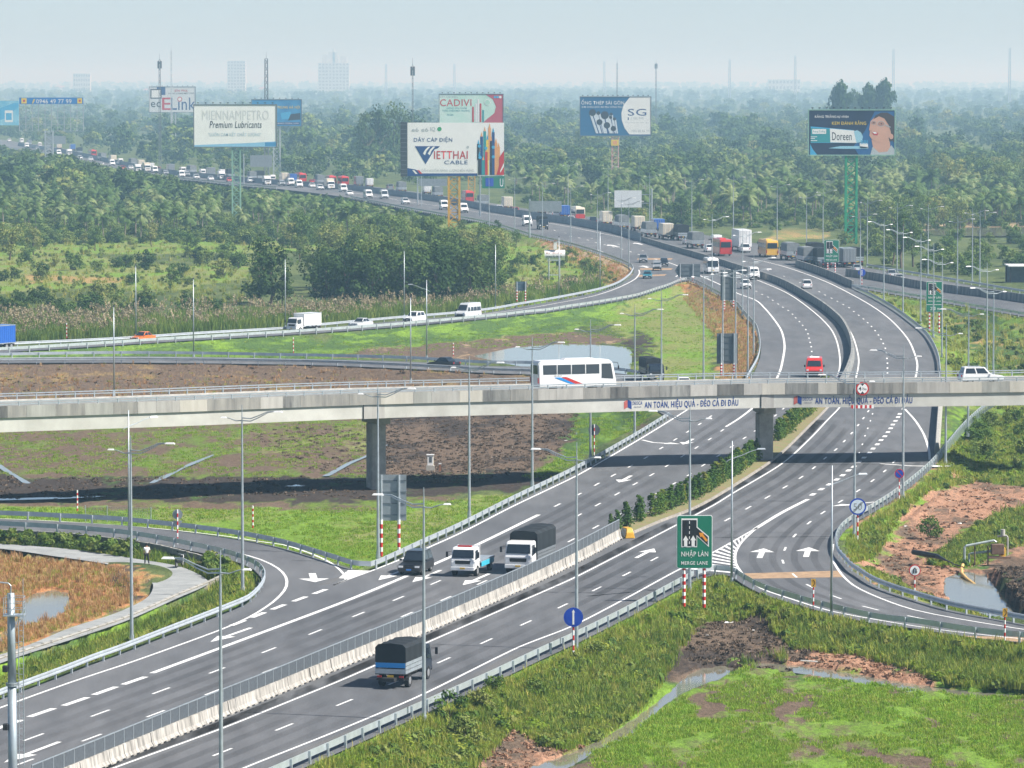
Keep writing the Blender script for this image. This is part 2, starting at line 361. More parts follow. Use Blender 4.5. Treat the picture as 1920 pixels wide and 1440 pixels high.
# palette (real base colours): A / B blended by noise with the given balance and scale
C_GB, C_GD, C_GO = (.135, .225, .030), (.062, .112, .030), (.175, .195, .062)
C_MUD, C_MUDK, C_RED, C_STRAW, C_DEAD, C_SAND = (.125, .090, .064), (.050, .040, .034), (.320, .180, .115), (.30, .21, .085), (.36, .17, .075), (.42, .31, .19)
ZONES = [  # outline px, A, B, balance (share of B), z
 ([(-90, 690), (1000, 706), (1240, 778), (1260, 790), (690, 990), (-90, 960)], (.110, .165, .030), C_MUD, .60, ZB),
 ([(-90, 690), (1000, 706), (1180, 745), (700, 752), (-90, 765)], (.21, .15, .072), C_MUD, .66, ZB),
 ([(350, 735), (700, 745), (690, 760), (330, 752)], C_GB, C_GO, .40, ZB),
 ([(450, 805), (640, 805), (700, 790), (690, 885), (560, 880), (470, 850)], C_GO, C_MUD, .62, ZB),
 ([(700, 765), (1080, 770), (1085, 800), (1050, 850), (980, 885), (900, 905), (700, 905)], C_MUDK, C_MUD, .55, ZB),
 ([(1080, 765), (1160, 760), (1240, 775), (1110, 850), (1010, 890), (1060, 845)], C_GD, C_GB, .40, ZB),
 ([(-90, 893), (690, 893), (1040, 880), (1000, 915), (700, 942), (-90, 940)], C_MUDK, C_GD, .30, ZB),
 ([(-90, 934), (700, 938), (1010, 905), (1100, 870), (700, 1072), (640, 1062), (440, 1010), (-90, 972)], C_GB, C_GO, .45, -.6),
 ([(-90, 661), (600, 632), (900, 604), (1190, 566), (1270, 540), (1200, 585), (900, 640), (620, 668), (-90, 671)], C_GB, C_GD, .55, -.6),
 ([(620, 668), (700, 655), (860, 640), (1000, 628), (1100, 622), (1180, 640), (1100, 655), (900, 676)], C_MUD, C_SAND, .25, ZB),
 ([(1130, 600), (1270, 538), (1340, 556), (1340, 700), (1240, 720), (1180, 690), (1190, 650)], C_GB, C_GO, .55, ZB),
 ([(1170, 640), (1200, 620), (1225, 630), (1215, 680), (1190, 690)], C_MUDK, C_GD, .4, ZB),
 ([(1270, 536), (1300, 530), (1345, 552), (1405, 600), (1425, 650), (1400, 716), (1340, 715), (1365, 650), (1340, 580)], C_DEAD, C_STRAW, .5, -.5),
 ([(1300, 540), (1330, 552), (1350, 590), (1330, 580)], C_MUD, C_STRAW, .4, -.8),
 ([(-90, 470), (180, 480), (330, 500), (470, 480), (470, 520), (330, 545), (120, 540), (-90, 560)], C_GO, C_GB, .40, ZB),
 ([(40, 515), (230, 520), (240, 530), (60, 532)], C_STRAW, C_GO, .35, ZB),
 ([(-90, 380), (960, 420), (960, 470), (-90, 480)], C_GO, C_GB, .5, ZB),
 ([(920, 425), (1000, 448), (1090, 470), (1180, 500), (1180, 530), (1060, 560), (900, 580), (900, 500)], C_GO, C_GB, .5, -.8),
 ([(1000, 444), (1090, 468), (1165, 494), (1187, 508), (1160, 530), (1120, 500), (1040, 470)], C_DEAD, C_SAND, .5, -.3),
 ([(1600, 543), (1700, 560), (1920, 598), (1990, 610), (1990, 760), (1770, 760), (1765, 690), (1740, 630), (1680, 585)], C_GB, C_GO, .5, -.8),
 ([(1780, 590), (1860, 600), (1920, 640), (1990, 680), (1990, 720), (1850, 690)], C_GD, C_STRAW, .35, ZB),
 ([(1430, 428), (1550, 428), (1560, 445), (1440, 452)], C_GO, C_STRAW, .5, ZB),
 ([(1720, 415), (1990, 415), (1990, 428), (1730, 430)], C_SAND, C_MUD, .3, ZB),
 ([(1790, 765), (1990, 740), (1990, 900), (1830, 880), (1745, 885)], C_GB, C_GD, .5, -.5),
 ([(1575, 1000), (1690, 930), (1760, 872), (1840, 890), (1990, 905), (1990, 1080), (1900, 1060), (1800, 1120), (1700, 1130), (1600, 1080)], C_RED, C_MUD, .42, -.8),
 ([(1580, 1000), (1690, 935), (1750, 880), (1800, 890), (1740, 920), (1680, 970), (1640, 1030), (1600, 1060)], C_GB, C_GO, .35, -.3),
 ([(1605, 1075), (1660, 1060), (1700, 1090), (1790, 1130), (1900, 1158), (1700, 1128)], C_GO, C_RED, .5, -.5),
 ([(1740, 1050), (1810, 1000), (1990, 930), (1990, 990), (1850, 1040), (1800, 1065)], C_GD, C_GB, .4, -1.2),
 ([(1850, 1050), (1990, 1040), (1990, 1190), (1930, 1160), (1880, 1100)], C_MUDK, C_MUD, .5, -1.),
 ([(480, 1480), (655, 1404), (1088, 1206), (1310, 1090), (1392, 1100), (1603, 1165), (1990, 1215), (1990, 1300), (1500, 1300), (1260, 1310), (1000, 1440)], C_GB, C_GD, .50, -.6),
 ([(860, 1440), (900, 1370), (960, 1345), (1040, 1372), (1120, 1380), (1060, 1415), (980, 1450)], C_RED, C_MUD, .60, -1.2),
 ([(1270, 1180), (1320, 1150), (1430, 1150), (1530, 1170), (1540, 1210), (1480, 1245), (1400, 1238), (1300, 1270), (1270, 1265), (1250, 1240)], C_MUDK, C_MUD, .60, -1.),
 ([(1490, 1225), (1560, 1212), (1680, 1230), (1750, 1260), (1760, 1290), (1640, 1272), (1540, 1250)], C_RED, C_MUD, .40, -1.2),
 ([(1400, 1250), (1650, 1285), (1990, 1318), (1990, 1480), (1000, 1480), (1100, 1420), (1220, 1345), (1310, 1285)], C_GB, C_MUD, .46, ZB),
 ([(1290, 1300), (1380, 1285), (1500, 1290), (1620, 1310), (1500, 1345), (1300, 1350)], C_MUD, C_GO, .30, ZB),
 ([(-90, 1250), (60, 1215), (130, 1184), (220, 1156), (280, 1126), (296, 1103), (290, 1084), (250, 1064), (200, 1050), (-90, 1024)], C_GO, C_MUD, .45, -.6),
 ([(-90, 1228), (60, 1212), (130, 1182), (217, 1153), (276, 1123), (290, 1103), (284, 1088), (250, 1071), (200, 1056), (-90, 1032)], C_DEAD, C_STRAW, .45, -.8),
 ([(130, 1060), (250, 1075), (265, 1105), (230, 1130), (200, 1090)], C_MUDK, C_MUD, .4, -.8),
 ([(-90, 1275), (40, 1232), (240, 1165), (385, 1100), (425, 1080), (400, 1044), (490, 1083), (480, 1116), (435, 1147), (170, 1250), (-90, 1345)], C_GB, C_GD, .50, -.7),
 ([(380, 1060), (470, 1070), (485, 1095), (440, 1130), (400, 1110)], C_GB, C_GB, .50, -.7),
 ([(-90, 985), (140, 994), (280, 1012), (400, 1044), (390, 1066), (330, 1046), (130, 1018), (-90, 1008)], C_GD, C_STRAW, .30, -.3),
]
ZP = [(P(z[0], z[4]),) + z[1:4] for z in ZONES]
def ground_z(x, y):
    x = np.asarray(x, float); y = np.asarray(y, float)
    z = np.full(x.shape, ZB)
    near = (y < 1500) & (y > 200) & (np.abs(x) < y * .19 + 25)
    xs, ys = x[near], y[near]; d = np.full(xs.shape, 1e6)
    for p in ROADS:
        dd = segdist(xs, ys, p); ins = inpoly(xs, ys, p); d = np.minimum(d, np.where(ins, -dd, dd))
    k = np.clip((d - .5) / 4.2, 0, 1); k = k * k * (3 - 2 * k)
    zz = -.14 - k * (-.14 - ZB) + k * (fbm(xs / 5, ys / 9, 3) - .5) * .55 + np.clip(d / 3, 0, 1) * (fbm(xs / 1.3, ys / 2, 9) - .5) * .28
    # flat path, hollows of the waters, bank by the pump
    zz = np.where(inpoly(xs, ys, MARSH), -.85 + (fbm(xs / 2, ys / 3, 5) - .5) * .4, zz); zz = np.where(inpoly(xs, ys, PATHP), ZPATH - .08, zz)
    for (u, v, zz0, r, hgt) in ((1925, 1085, -1., 4., 1.3), (1960, 1125, -1., 5, 1.6), (1780, 960, -1, 9, .9), (1300, 1190, -1, 6, .5), (200, 1085, -.8, 4, .6), (1150, 830, -1.5, 9, .5)):
        c = G(u, v, zz0); zz = zz + hgt * np.exp(-(((xs - c.x) / r) ** 2 + ((ys - c.y) / (r * 2)) ** 2)) * (d > 3)
    for nm, (px, lv) in WATERS.items():
        p = P(px, lv); dd = segdist(xs, ys, p); ins = inpoly(xs, ys, p)
        zz = np.where(ins, np.minimum(zz, lv - .12 - np.minimum(dd, 2) * .2), zz)
        zz = np.where(~ins & (dd < 2.5), np.maximum(zz, lv + .03 + dd * .06), zz) if nm in ('pump_pond', 'pond') else zz
    zz = np.where(d < .5, -.14, zz)
    z[near] = zz
    return z
def make_ground():
    uc = np.concatenate([[-3, -1.6, -.9, -.5, -.3, -.22], np.linspace(-.165, .165, 330), [.22, .3, .5, .9, 1.6, 3]])
    yr = np.concatenate([[-300, 40, 140, 200, 235], np.geomspace(255, 1250, 430), np.geomspace(1270, 60000, 70)])
    YY, UU = np.meshgrid(yr, uc, indexing='ij'); XX = UU * np.maximum(YY, 230)
    ZZ = ground_z(XX.ravel(), YY.ravel()).reshape(XX.shape)
    nr, nc = XX.shape; V = np.stack([XX, YY, ZZ], -1).reshape(-1, 3)
    i = np.arange(nr * nc).reshape(nr, nc)
    Fq = np.stack([i[:-1, :-1], i[:-1, 1:], i[1:, 1:], i[1:, :-1]], -1).reshape(-1, 4)
    me = bpy.data.meshes.new('ground'); me.from_pydata(V.tolist(), [], Fq.tolist()); me.update()
    for p in me.polygons: p.use_smooth = True
    x, y = V[:, 0], V[:, 1]
    jx = x + (fbm(x / 3, y / 4, 21) - .5) * 5; jy = y + (fbm(x / 3, y / 4, 31) - .5) * 16
    A = np.tile(np.array([.06, .085, .03, 1.]), (len(x), 1)); B = np.tile(np.array([.10, .125, .045, .5]), (len(x), 1))
    nearm = (y < 2200) & (np.abs(x) < y * .2 + 30)
    ix = np.where(nearm)[0]
    for (poly, ca, cb, bal) in ZP:
        q = inpoly(jx[ix], jy[ix], poly); k = ix[q]
        A[k, :3] = ca; B[k, :3] = cb; B[k, 3] = bal
    # waste soil hard against the road edges
    for nm, arr in (('ca', A), ('cb', B)):
        at_ = me.attributes.new(nm, 'FLOAT_COLOR', 'POINT'); at_.data.foreach_set('color', arr.ravel().astype(np.float32))
    m = bpy.data.materials.new('earth_and_grass'); m.use_nodes = True; n = m.node_tree; b = n.nodes['Principled BSDF']
    b.inputs['Roughness'].default_value = .95; b.inputs['Specular IOR Level'].default_value = .1
    a1 = n.nodes.new('ShaderNodeAttribute'); a1.attribute_name = 'ca'; a2 = n.nodes.new('ShaderNodeAttribute'); a2.attribute_name = 'cb'
    tc = n.nodes.new('ShaderNodeTexCoord')
    def noise(sx, sy, det, r=.62):
        mp = n.nodes.new('ShaderNodeMapping'); mp.inputs['Scale'].default_value = (sx, sy, 1); o = n.nodes.new('ShaderNodeTexNoise')
        o.inputs['Scale'].default_value = 1; o.inputs['Detail'].default_value = det; o.inputs['Roughness'].default_value = r
        n.links.new(tc.outputs['Object'], mp.inputs[0]); n.links.new(mp.outputs[0], o.inputs['Vector']); return o
    n1 = noise(.16, .045, 7, .70); n2 = noise(3.2, 1.3, 5, .75)
    su = n.nodes.new('ShaderNodeMath'); su.operation = 'SUBTRACT'; su.inputs[0].default_value = 1.0; n.links.new(a2.outputs['Alpha'], su.inputs[1])
    mr = n.nodes.new('ShaderNodeMapRange'); mr.inputs[3].default_value = 0; mr.inputs[4].default_value = 1
    # window around the balance point
    lo = n.nodes.new('ShaderNodeMath'); lo.operation = 'MULTIPLY_ADD'; lo.inputs[1].default_value = .5; lo.inputs[2].default_value = .20
    hi = n.nodes.new('ShaderNodeMath'); hi.operation = 'ADD'; hi.inputs[1].default_value = .10
    n.links.new(su.outputs[0], lo.inputs[0]); n.links.new(lo.outputs[0], hi.inputs[0])
    n.links.new(lo.outputs[0], mr.inputs[1]); n.links.new(hi.outputs[0], mr.inputs[2]); n.links.new(n1.outputs['Fac'], mr.inputs[0])
    mx = n.nodes.new('ShaderNodeMix'); mx.data_type = 'RGBA'; n.links.new(mr.outputs[0], mx.inputs['Factor'])
    n.links.new(a1.outputs['Color'], mx.inputs['A']); n.links.new(a2.outputs['Color'], mx.inputs['B'])
    m2 = n.nodes.new('ShaderNodeMapRange'); m2.inputs[1].default_value = .3; m2.inputs[2].default_value = .7; m2.inputs[3].default_value = .5; m2.inputs[4].default_value = 1.5
    n3 = noise(14, 7, 3, .7); av = n.nodes.new('ShaderNodeMath'); av.operation = 'MULTIPLY_ADD'; av.inputs[1].default_value = .9; ao = n.nodes.new('ShaderNodeMath'); ao.operation = 'SUBTRACT'; ao.inputs[1].default_value = .45
    n.links.new(n3.outputs['Fac'], av.inputs[0]); n.links.new(n2.outputs['Fac'], ao.inputs[0]); n.links.new(ao.outputs[0], av.inputs[2])
    n.links.new(av.outputs[0], m2.inputs[0]); vm = n.nodes.new('ShaderNodeVectorMath'); vm.operation = 'MULTIPLY'
    n.links.new(mx.outputs['Result'], vm.inputs[0]); n.links.new(m2.outputs[0], vm.inputs[1]); n.links.new(vm.outputs[0], b.inputs['Base Color'])
    bp = n.nodes.new('ShaderNodeBump'); bp.inputs['Strength'].default_value = .7; bp.inputs['Distance'].default_value = .15
    n.links.new(n2.outputs['Fac'], bp.inputs['Height']); n.links.new(bp.outputs[0], b.inputs['Normal'])
    me.materials.append(m); o = obj('ground', me); tag(o, kind='structure')
make_ground()
for i, p in enumerate(ROADS):
    o = MB().poly([(q.x, q.y, (.0, -.006, -.012)[i]) for q in p]).build('road', M_ASPH); tag(o, kind='structure')
pth = mat('cement_path', (.27, .28, .275), .85, var=.2, vs=.5, bump=.1)
tag(MB().poly([(q.x, q.y, ZPATH + .02) for q in spline(PATHP, 2, True)]).build('path', pth), kind='structure')
mw = bpy.data.materials.new('still_water'); mw.use_nodes = True
b = mw.node_tree.nodes['Principled BSDF']; b.inputs['Base Color'].default_value = (.20, .19, .14, 1); b.inputs['Roughness'].default_value = .06
b.inputs['Specular IOR Level'].default_value = .9; b.inputs['IOR'].default_value = 1.33
for nm, (px, lv) in WATERS.items():
    tag(MB().poly([(q.x, q.y, lv) for q in spline(P(px, lv), 2, True)]).build('water', mw), kind='structure')

# ---------------------------------------------------------------- road markings: each painted line on the road surface
def ribbon(px, wd, z=.006, name='edge_line', m=M_LINE, closed=False):
    c = pxline(px, z, 2.5); o = MB().strip(offset(c, wd / 2), offset(c, -wd / 2)).build(name, m); tag(o, kind='structure'); return o
EDGE = [
 ([(120, 1478), (213, 1440), (410, 1368), (530, 1320), (640, 1275), (800, 1205), (987, 1123), (1077, 1083), (1267, 985), (1340, 946), (1372, 926), (1465, 870), (1515, 826), (1552, 787), (1574, 764), (1594, 735), (1606, 704), (1610, 673), (1600, 633), (1585, 608), (1560, 584), (1530, 564)], .20),
 ([(380, 1475), (457, 1440), (640, 1367), (790, 1303), (973, 1213), (1070, 1175), (1177, 1120), (1265, 1072), (1340, 1034), (1420, 989)], .20),
 ([(1392, 1076), (1380, 1057), (1379, 1037), (1390, 1017), (1407, 1000), (1420, 989)], .22),
 ([(1415, 992), (1466, 961), (1515, 936)], .42),
 ([(1392, 1075), (1427, 1103), (1487, 1124), (1560, 1146), (1657, 1164), (1773, 1182), (1920, 1198), (1990, 1206)], .20),
 ([(1562, 1020), (1560, 1043), (1573, 1070), (1600, 1097), (1647, 1120), (1713, 1143), (1797, 1160), (1920, 1180), (1990, 1190)], .20),
 ([(-60, 1350), (0, 1327), (130, 1280), (250, 1240), (410, 1182), (467, 1157), (510, 1130), (533, 1107), (538, 1090), (530, 1073), (507, 1057), (467, 1042), (410, 1030), (350, 1019), (233, 1000), (120, 990), (0, 985), (-80, 982)], .22),
 ([(-80, 971), (20, 973), (67, 975), (200, 983), (327, 994), (430, 1006), (480, 1014), (530, 1021), (567, 1032), (605, 1047), (630, 1062), (645, 1077), (649, 1088), (625, 1097)], .22),
 ([(625, 1097), (650, 1087), (697, 1070), (755, 1047), (860, 1001), (960, 950), (1077, 894), (1125, 867), (1210, 817), (1270, 780), (1330, 742)], .22),
 ([(285, 1262), (410, 1216), (640, 1130), (762, 1080), (880, 1028), (1010, 965)], .42),
 ([(1361, 800), (1385, 785), (1411, 765), (1440, 735), (1460, 702), (1468, 673), (1471, 647), (1465, 620), (1450, 597), (1433, 577), (1417, 563), (1383, 550), (1347, 532), (1320, 520), (1300, 511), (1267, 497), (1250, 491)], .30),
 ([(1560, 730), (1573, 697), (1575, 673), (1570, 643), (1560, 620), (1543, 600), (1520, 580), (1493, 560), (1467, 545), (1427, 528), (1387, 513), (1347, 497), (1296, 480), (1225, 461), (1202, 452), (1140, 440), (1087, 429), (1033, 419), (983, 410), (900, 398), (820, 386), (740, 374), (653, 360)], .22),
 ([(1692, 768), (1708, 735), (1718, 702), (1720, 683), (1715, 663), (1705, 640), (1690, 620), (1667, 597), (1637, 575), (1597, 552), (1553, 530), (1507, 512), (1460, 497), (1410, 485)], .25),
 ([(1697, 767), (1715, 787), (1730, 810), (1737, 827), (1742, 845), (1743, 862)], .25),
 ([(1198, 506), (1199, 512), (1192, 522), (1177, 531), (1150, 543), (1108, 556), (1046, 568), (983, 579), (900, 590)], .25),
 ([(1267, 519), (1273, 514), (1267, 508)], .3),
]
for px, wd in EDGE: ribbon(px, wd)
def dash_at(pts, L, wd, z=.008):
    """one painted dash centred on each pixel of a row, lying along the row"""
    c = [G(u, v, z) for u, v in pts]
    for i, p in enumerate(c):
        t = (c[min(i + 1, len(c) - 1)] - c[max(i - 1, 0)]).normalized(); s = Vector((-t.y, t.x, 0)) * wd / 2
        a, b_ = p - t * L / 2, p + t * L / 2
        tag(MB().poly([a - s, b_ - s * 1, b_ + s, a + s]).build('lane_dash', M_LINE), kind='structure')
R_ROW = [(180, 1503), (300, 1456), (417, 1410), (533, 1363), (646, 1317), (742, 1278), (832, 1238), (912, 1202), (986, 1168), (1055, 1136), (1119, 1104), (1175, 1076), (1227, 1048), (1276, 1022), (1322, 997), (1364, 974), (1403, 952), (1439, 932), (1472, 913), (1502, 895), (1526, 877), (1547, 859), (1567, 843), (1583, 827), (1597, 812), (1609, 797), (1619, 784), (1628, 771)]
dash_at(R_ROW, 3.3, .18)
dash_at([(1636, 776), (1632, 789), (1627, 803), (1622, 817), (1617, 833), (1611, 849)], 2.0, .15)
dash_at([(1524, 927), (1540, 917), (1555, 908), (1569, 899), (1580, 891), (1591, 882), (1601, 875), (1611, 866), (1620, 858), (1630, 849), (1637, 841), (1645, 833), (1652, 825), (1659, 818), (1665, 810), (1670, 803), (1674, 796), (1679, 789), (1684, 782), (1687, 776)], 2.4, .48)
dash_at([(1676, 866), (1659, 883), (1636, 901), (1609, 920), (1576, 940), (1543, 961), (1517, 980), (1490, 1004), (1472, 1029), (1468, 1053), (1490, 1079), (1519, 1099), (1567, 1119), (1632, 1140), (1720, 1158)], 3.0, .18)
dash_at([(-60, 1428), (63, 1382), (188, 1337), (302, 1295), (407, 1257), (504, 1219), (591, 1185), (672, 1152), (747, 1122), (817, 1092)], 3.3, .18)
dash_at([(1085, 966), (1121, 946), (1157, 926), (1191, 907), (1222, 890), (1251, 873), (1280, 855), (1306, 839), (1331, 823), (1354, 807)], 3.2, .18)
dash_at([(43, 1430), (172, 1383), (292, 1338), (400, 1297), (507, 1256), (600, 1220), (685, 1185), (763, 1152), (836, 1122), (904, 1092)], 3.3, .18)
dash_at([(1030, 1034), (1071, 1013), (1117, 988), (1159, 966), (1197, 944), (1231, 925), (1263, 907), (1292, 890), (1319, 872), (1347, 854), (1372, 837), (1396, 821), (1417, 807), (1437, 793), (1454, 779), (1469, 766)], 3.2, .18)
dash_at([(1045, 947), (1085, 927), (1119, 908), (1150, 891), (1182, 874), (1211, 858), (1240, 840), (1266, 824), (1290, 809), (1312, 795), (1332, 781)], 3.2, .2)
dash_at([(-50, 1381), (17, 1358), (78, 1336), (142, 1315), (197, 1295), (252, 1276)], 4.2, .45)
dash_at([(600, 1109), (562, 1123), (522, 1138), (484, 1153), (446, 1168)], 3.4, .45)
dash_at([(1522, 677), (1522, 668), (1522, 659), (1521, 650), (1519, 642), (1517, 634), (1515, 626), (1511, 618), (1505, 610), (1499, 603), (1492, 596), (1486, 589), (1478, 582), (1468, 576), (1459, 570), (1449, 563), (1440, 557), (1429, 552), (1418, 546), (1406, 541), (1380, 530), (1355, 520), (1325, 508), (1290, 496), (1250, 484), (1205, 470), (1160, 458), (1110, 447), (1060, 437), (1010, 427)], 3.0, .22)
dash_at([(1664, 699), (1664, 690), (1664, 681), (1663, 672), (1662, 662), (1660, 653), (1656, 644), (1652, 636), (1647, 628), (1641, 620), (1634, 612), (1627, 605), (1619, 598), (1610, 591), (1601, 584), (1592, 577), (1581, 571), (1570, 565), (1559, 559), (1547, 553), (1536, 547), (1500, 530), (1470, 518), (1440, 507)], 3.0, .22)
dash_at([(1040, 432), (1070, 443), (1086, 446), (1102, 450), (1118, 455), (1134, 459), (1150, 463), (1166, 467), (1182, 472), (1198, 477), (1214, 482), (1230, 486)], 4.0, .4)
def stripe_poly(px, z=.010, name='road_marking', m=M_LINE):
    tag(MB().poly([G(u, v, z) for u, v in px]).build(name, m), kind='structure')
# painted arrows: shape in metres (along the road, across), laid at a pixel and pointed to another
ARROW = [(-2.6, .13), (.55, .13), (.55, .55), (2.6, 0), (.55, -.55), (.55, -.13), (-2.6, -.13)]
ARROW_TURN = [(-2.6, .13), (.2, .13), (1.3, .75), (.9, 1.2), (2.6, 1.5), (2.2, .35), (1.7, .5), (.4, -.13), (-2.6, -.13)]
def arrow(p0, p1, L=1., W=1., shape=ARROW, flip=1):
    L *= 1.75; W *= 1.25
    a = G(p0[0], p0[1], .010); t = G(p1[0], p1[1], .010) - a; t.normalize(); s = Vector((-t.y, t.x, 0))
    tag(MB().poly([a + t * (x * L) + s * (y * W * flip) for x, y in shape]).build('painted_arrow', M_LINE), kind='structure')
arrow((735, 1077), (640, 1117)); arrow((800, 1080), (710, 1118), 1.05); arrow((893, 1086), (800, 1126)); arrow((433, 1190), (330, 1226), 1.0)
arrow((60, 1410), (-60, 1455)); arrow((163, 1408), (60, 1450))
arrow((1210, 1037), (1300, 990), .9, 1.1); arrow((1172, 898), (1110, 932), .9, 1.2); arrow((1290, 828), (1240, 855), .9, 1.2)
arrow((1222, 829), (1260, 838), .75, 1.2, ARROW_TURN); arrow((588, 1083), (597, 1110), .75, 1.8)
arrow((1428, 1037), (1440, 1010), .9, 1.5); arrow((1514, 1035), (1522, 1010), .9, 1.5)
arrow((1702, 873), (1730, 875), .8, 1.5, ARROW_TURN); arrow((1600, 945), (1570, 948), .7, 1.2)
arrow((1150, 461), (1110, 452), 2., 2.); arrow((1120, 470), (1090, 462), 2., 2.); arrow((1197, 457), (1160, 448), 1.6, 1.8); arrow((1210, 500), (1200, 496), 1.2, 2)
# gore hatching
def lerp(a, b, t): return (a[0] + (b[0] - a[0]) * t, a[1] + (b[1] - a[1]) * t)
GA = [(1280, 1066), (1300, 1056), (1320, 1045), (1340, 1035), (1358, 1025), (1375, 1016), (1390, 1008), (1405, 1000)]
GB_ = [(1392, 1076), (1384, 1066), (1380, 1056), (1379, 1046), (1380, 1036), (1384, 1027), (1391, 1017), (1400, 1007)]
for i in range(14):
    t = i / 14 * 7; k = int(t); a0 = lerp(GA[k], GA[k + 1], t - k); b0 = lerp(GB_[k], GB_[k + 1], t - k)
    t2 = min(t + .22, 7 - 1e-6); k = int(t2); a1 = lerp(GA[k], GA[k + 1], t2 - k); b1 = lerp(GB_[k], GB_[k + 1], t2 - k)
    stripe_poly([a0, b0, b1, a1])
HA = [(652, 1086), (672, 1079), (694, 1071)]; HB = [(648, 1080), (642, 1072), (640, 1069)]
for t in (.15, .55, .95, 1.35, 1.75):
    k = int(t); a0 = lerp(HA[k], HA[k + 1], t - k); b0 = (a0[0] - 30 * (.6 + .4 * t), a0[1] - 1)
    stripe_poly([a0, (a0[0] + 5, a0[1] - 3), (b0[0] + 3, b0[1] - 3), b0])
M_BRN = mat('worn_rumble_band', (.33, .22, .13), .8, var=.25, vs=1.2)
stripe_poly([(1395, 1075), (1574, 1070), (1582, 1082), (1408, 1085)], .005, 'rumble_band', M_BRN)
stripe_poly([(1800, 1192), (1990, 1196), (1990, 1210), (1850, 1198)], .005, 'rumble_band', M_BRN)
for q in ([(1196, 484), (1262, 484), (1258, 487), (1194, 487)], [(1200, 503), (1262, 503), (1258, 506), (1200, 506)], [(1196, 516), (1250, 514), (1246, 517), (1192, 519)]): stripe_poly(q, .005, 'rumble_band', M_BRN)

# ---------------------------------------------------------------- wear on the asphalt: wheel tracks, grime by the barrier, seams
def wear_mat(name, col, amt, sc):
    m = bpy.data.materials.new(name); m.use_nodes = True; n = m.node_tree; n.nodes.clear(); o = n.nodes.new('ShaderNodeOutputMaterial'); d = n.nodes.new('ShaderNodeBsdfDiffuse'); d.inputs[0].default_value = tuple(col) + (1,)
    t = n.nodes.new('ShaderNodeBsdfTransparent'); mx = n.nodes.new('ShaderNodeMixShader'); tc = n.nodes.new('ShaderNodeTexCoord'); mp = n.nodes.new('ShaderNodeMapping'); mp.inputs['Scale'].default_value = sc; no = n.nodes.new('ShaderNodeTexNoise'); no.inputs['Scale'].default_value = 1; no.inputs['Detail'].default_value = 5
    mr = n.nodes.new('ShaderNodeMapRange'); mr.inputs[1].default_value = .35; mr.inputs[2].default_value = .7; mr.inputs[4].default_value = amt
    n.links.new(tc.outputs['Object'], mp.inputs[0]); n.links.new(mp.outputs[0], no.inputs['Vector']); n.links.new(no.outputs['Fac'], mr.inputs[0]); n.links.new(mr.outputs[0], mx.inputs[0]); n.links.new(t.outputs[0], mx.inputs[1]); n.links.new(d.outputs[0], mx.inputs[2]); n.links.new(mx.outputs[0], o.inputs[0]); return m
M_TRK = wear_mat('wheel_polish', (.045, .047, .052), .30, (.10, .015, 1)); M_TRKL = wear_mat('dust_film', (.26, .25, .23), .35, (.12, .02, 1)); M_GRIME = wear_mat('grime', (.018, .017, .017), .95, (.5, .06, 1)); M_SEAM = wear_mat('seam_tar', (.02, .02, .022), .9, (.4, .4, 1))
def wear(c, off, wd, m, name, z=.003):
    a = offset([Vector((p.x, p.y, z)) for p in c], off); tag(MB().strip(offset(a, wd / 2), offset(a, -wd / 2)).build(name, m), kind='structure')
rr = pxline(R_ROW, 0, 3)
for off in (-2.75, -1.0, 1.0, 2.75): wear(rr, off, .75, M_TRK, 'wheel_track')
lr = pxline([(43, 1430), (172, 1383), (292, 1338), (400, 1297), (507, 1256), (600, 1220), (685, 1185), (763, 1152), (836, 1122), (904, 1092), (1071, 1013), (1159, 966), (1231, 925), (1292, 890), (1347, 854), (1396, 821), (1437, 793), (1469, 766)], 0, 3)
for off in (-2.75, -1.0, 1.0, 2.75, 4.5, 6.2): wear(lr, off, .75, M_TRK, 'wheel_track')
wear(pxline(EDGE[0][0][:14], 0, 3), .75, 1.0, M_GRIME, 'barrier_grime'); wear(pxline(EDGE[8][0], 0, 3), .9, .8, M_TRKL, 'shoulder_dust'); wear(pxline(EDGE[1][0][:8], 0, 3), -1.0, .8, M_TRKL, 'shoulder_dust')
rp = pxline([(1676, 866), (1636, 901), (1576, 940), (1517, 980), (1490, 1004), (1472, 1029), (1470, 1053), (1490, 1079), (1519, 1099), (1567, 1119), (1632, 1140), (1720, 1158)], 0, 3)
for off in (-2.6, -.9, .9, 2.6): wear(rp, off, .6, M_TRK, 'wheel_track', .0045)
for a, b_ in (((1100, 1118), (1275, 1102)), ((1340, 1008), (1560, 1006)), ((1345, 939), (1560, 940)), ((1450, 872), (1740, 870)), ((545, 1051), (600, 1052)), ((1010, 1110), (1130, 1112))):
    c = [G(*a), G(*b_)]; wear(c, 0, .35, M_SEAM, 'road_seam', .0038)
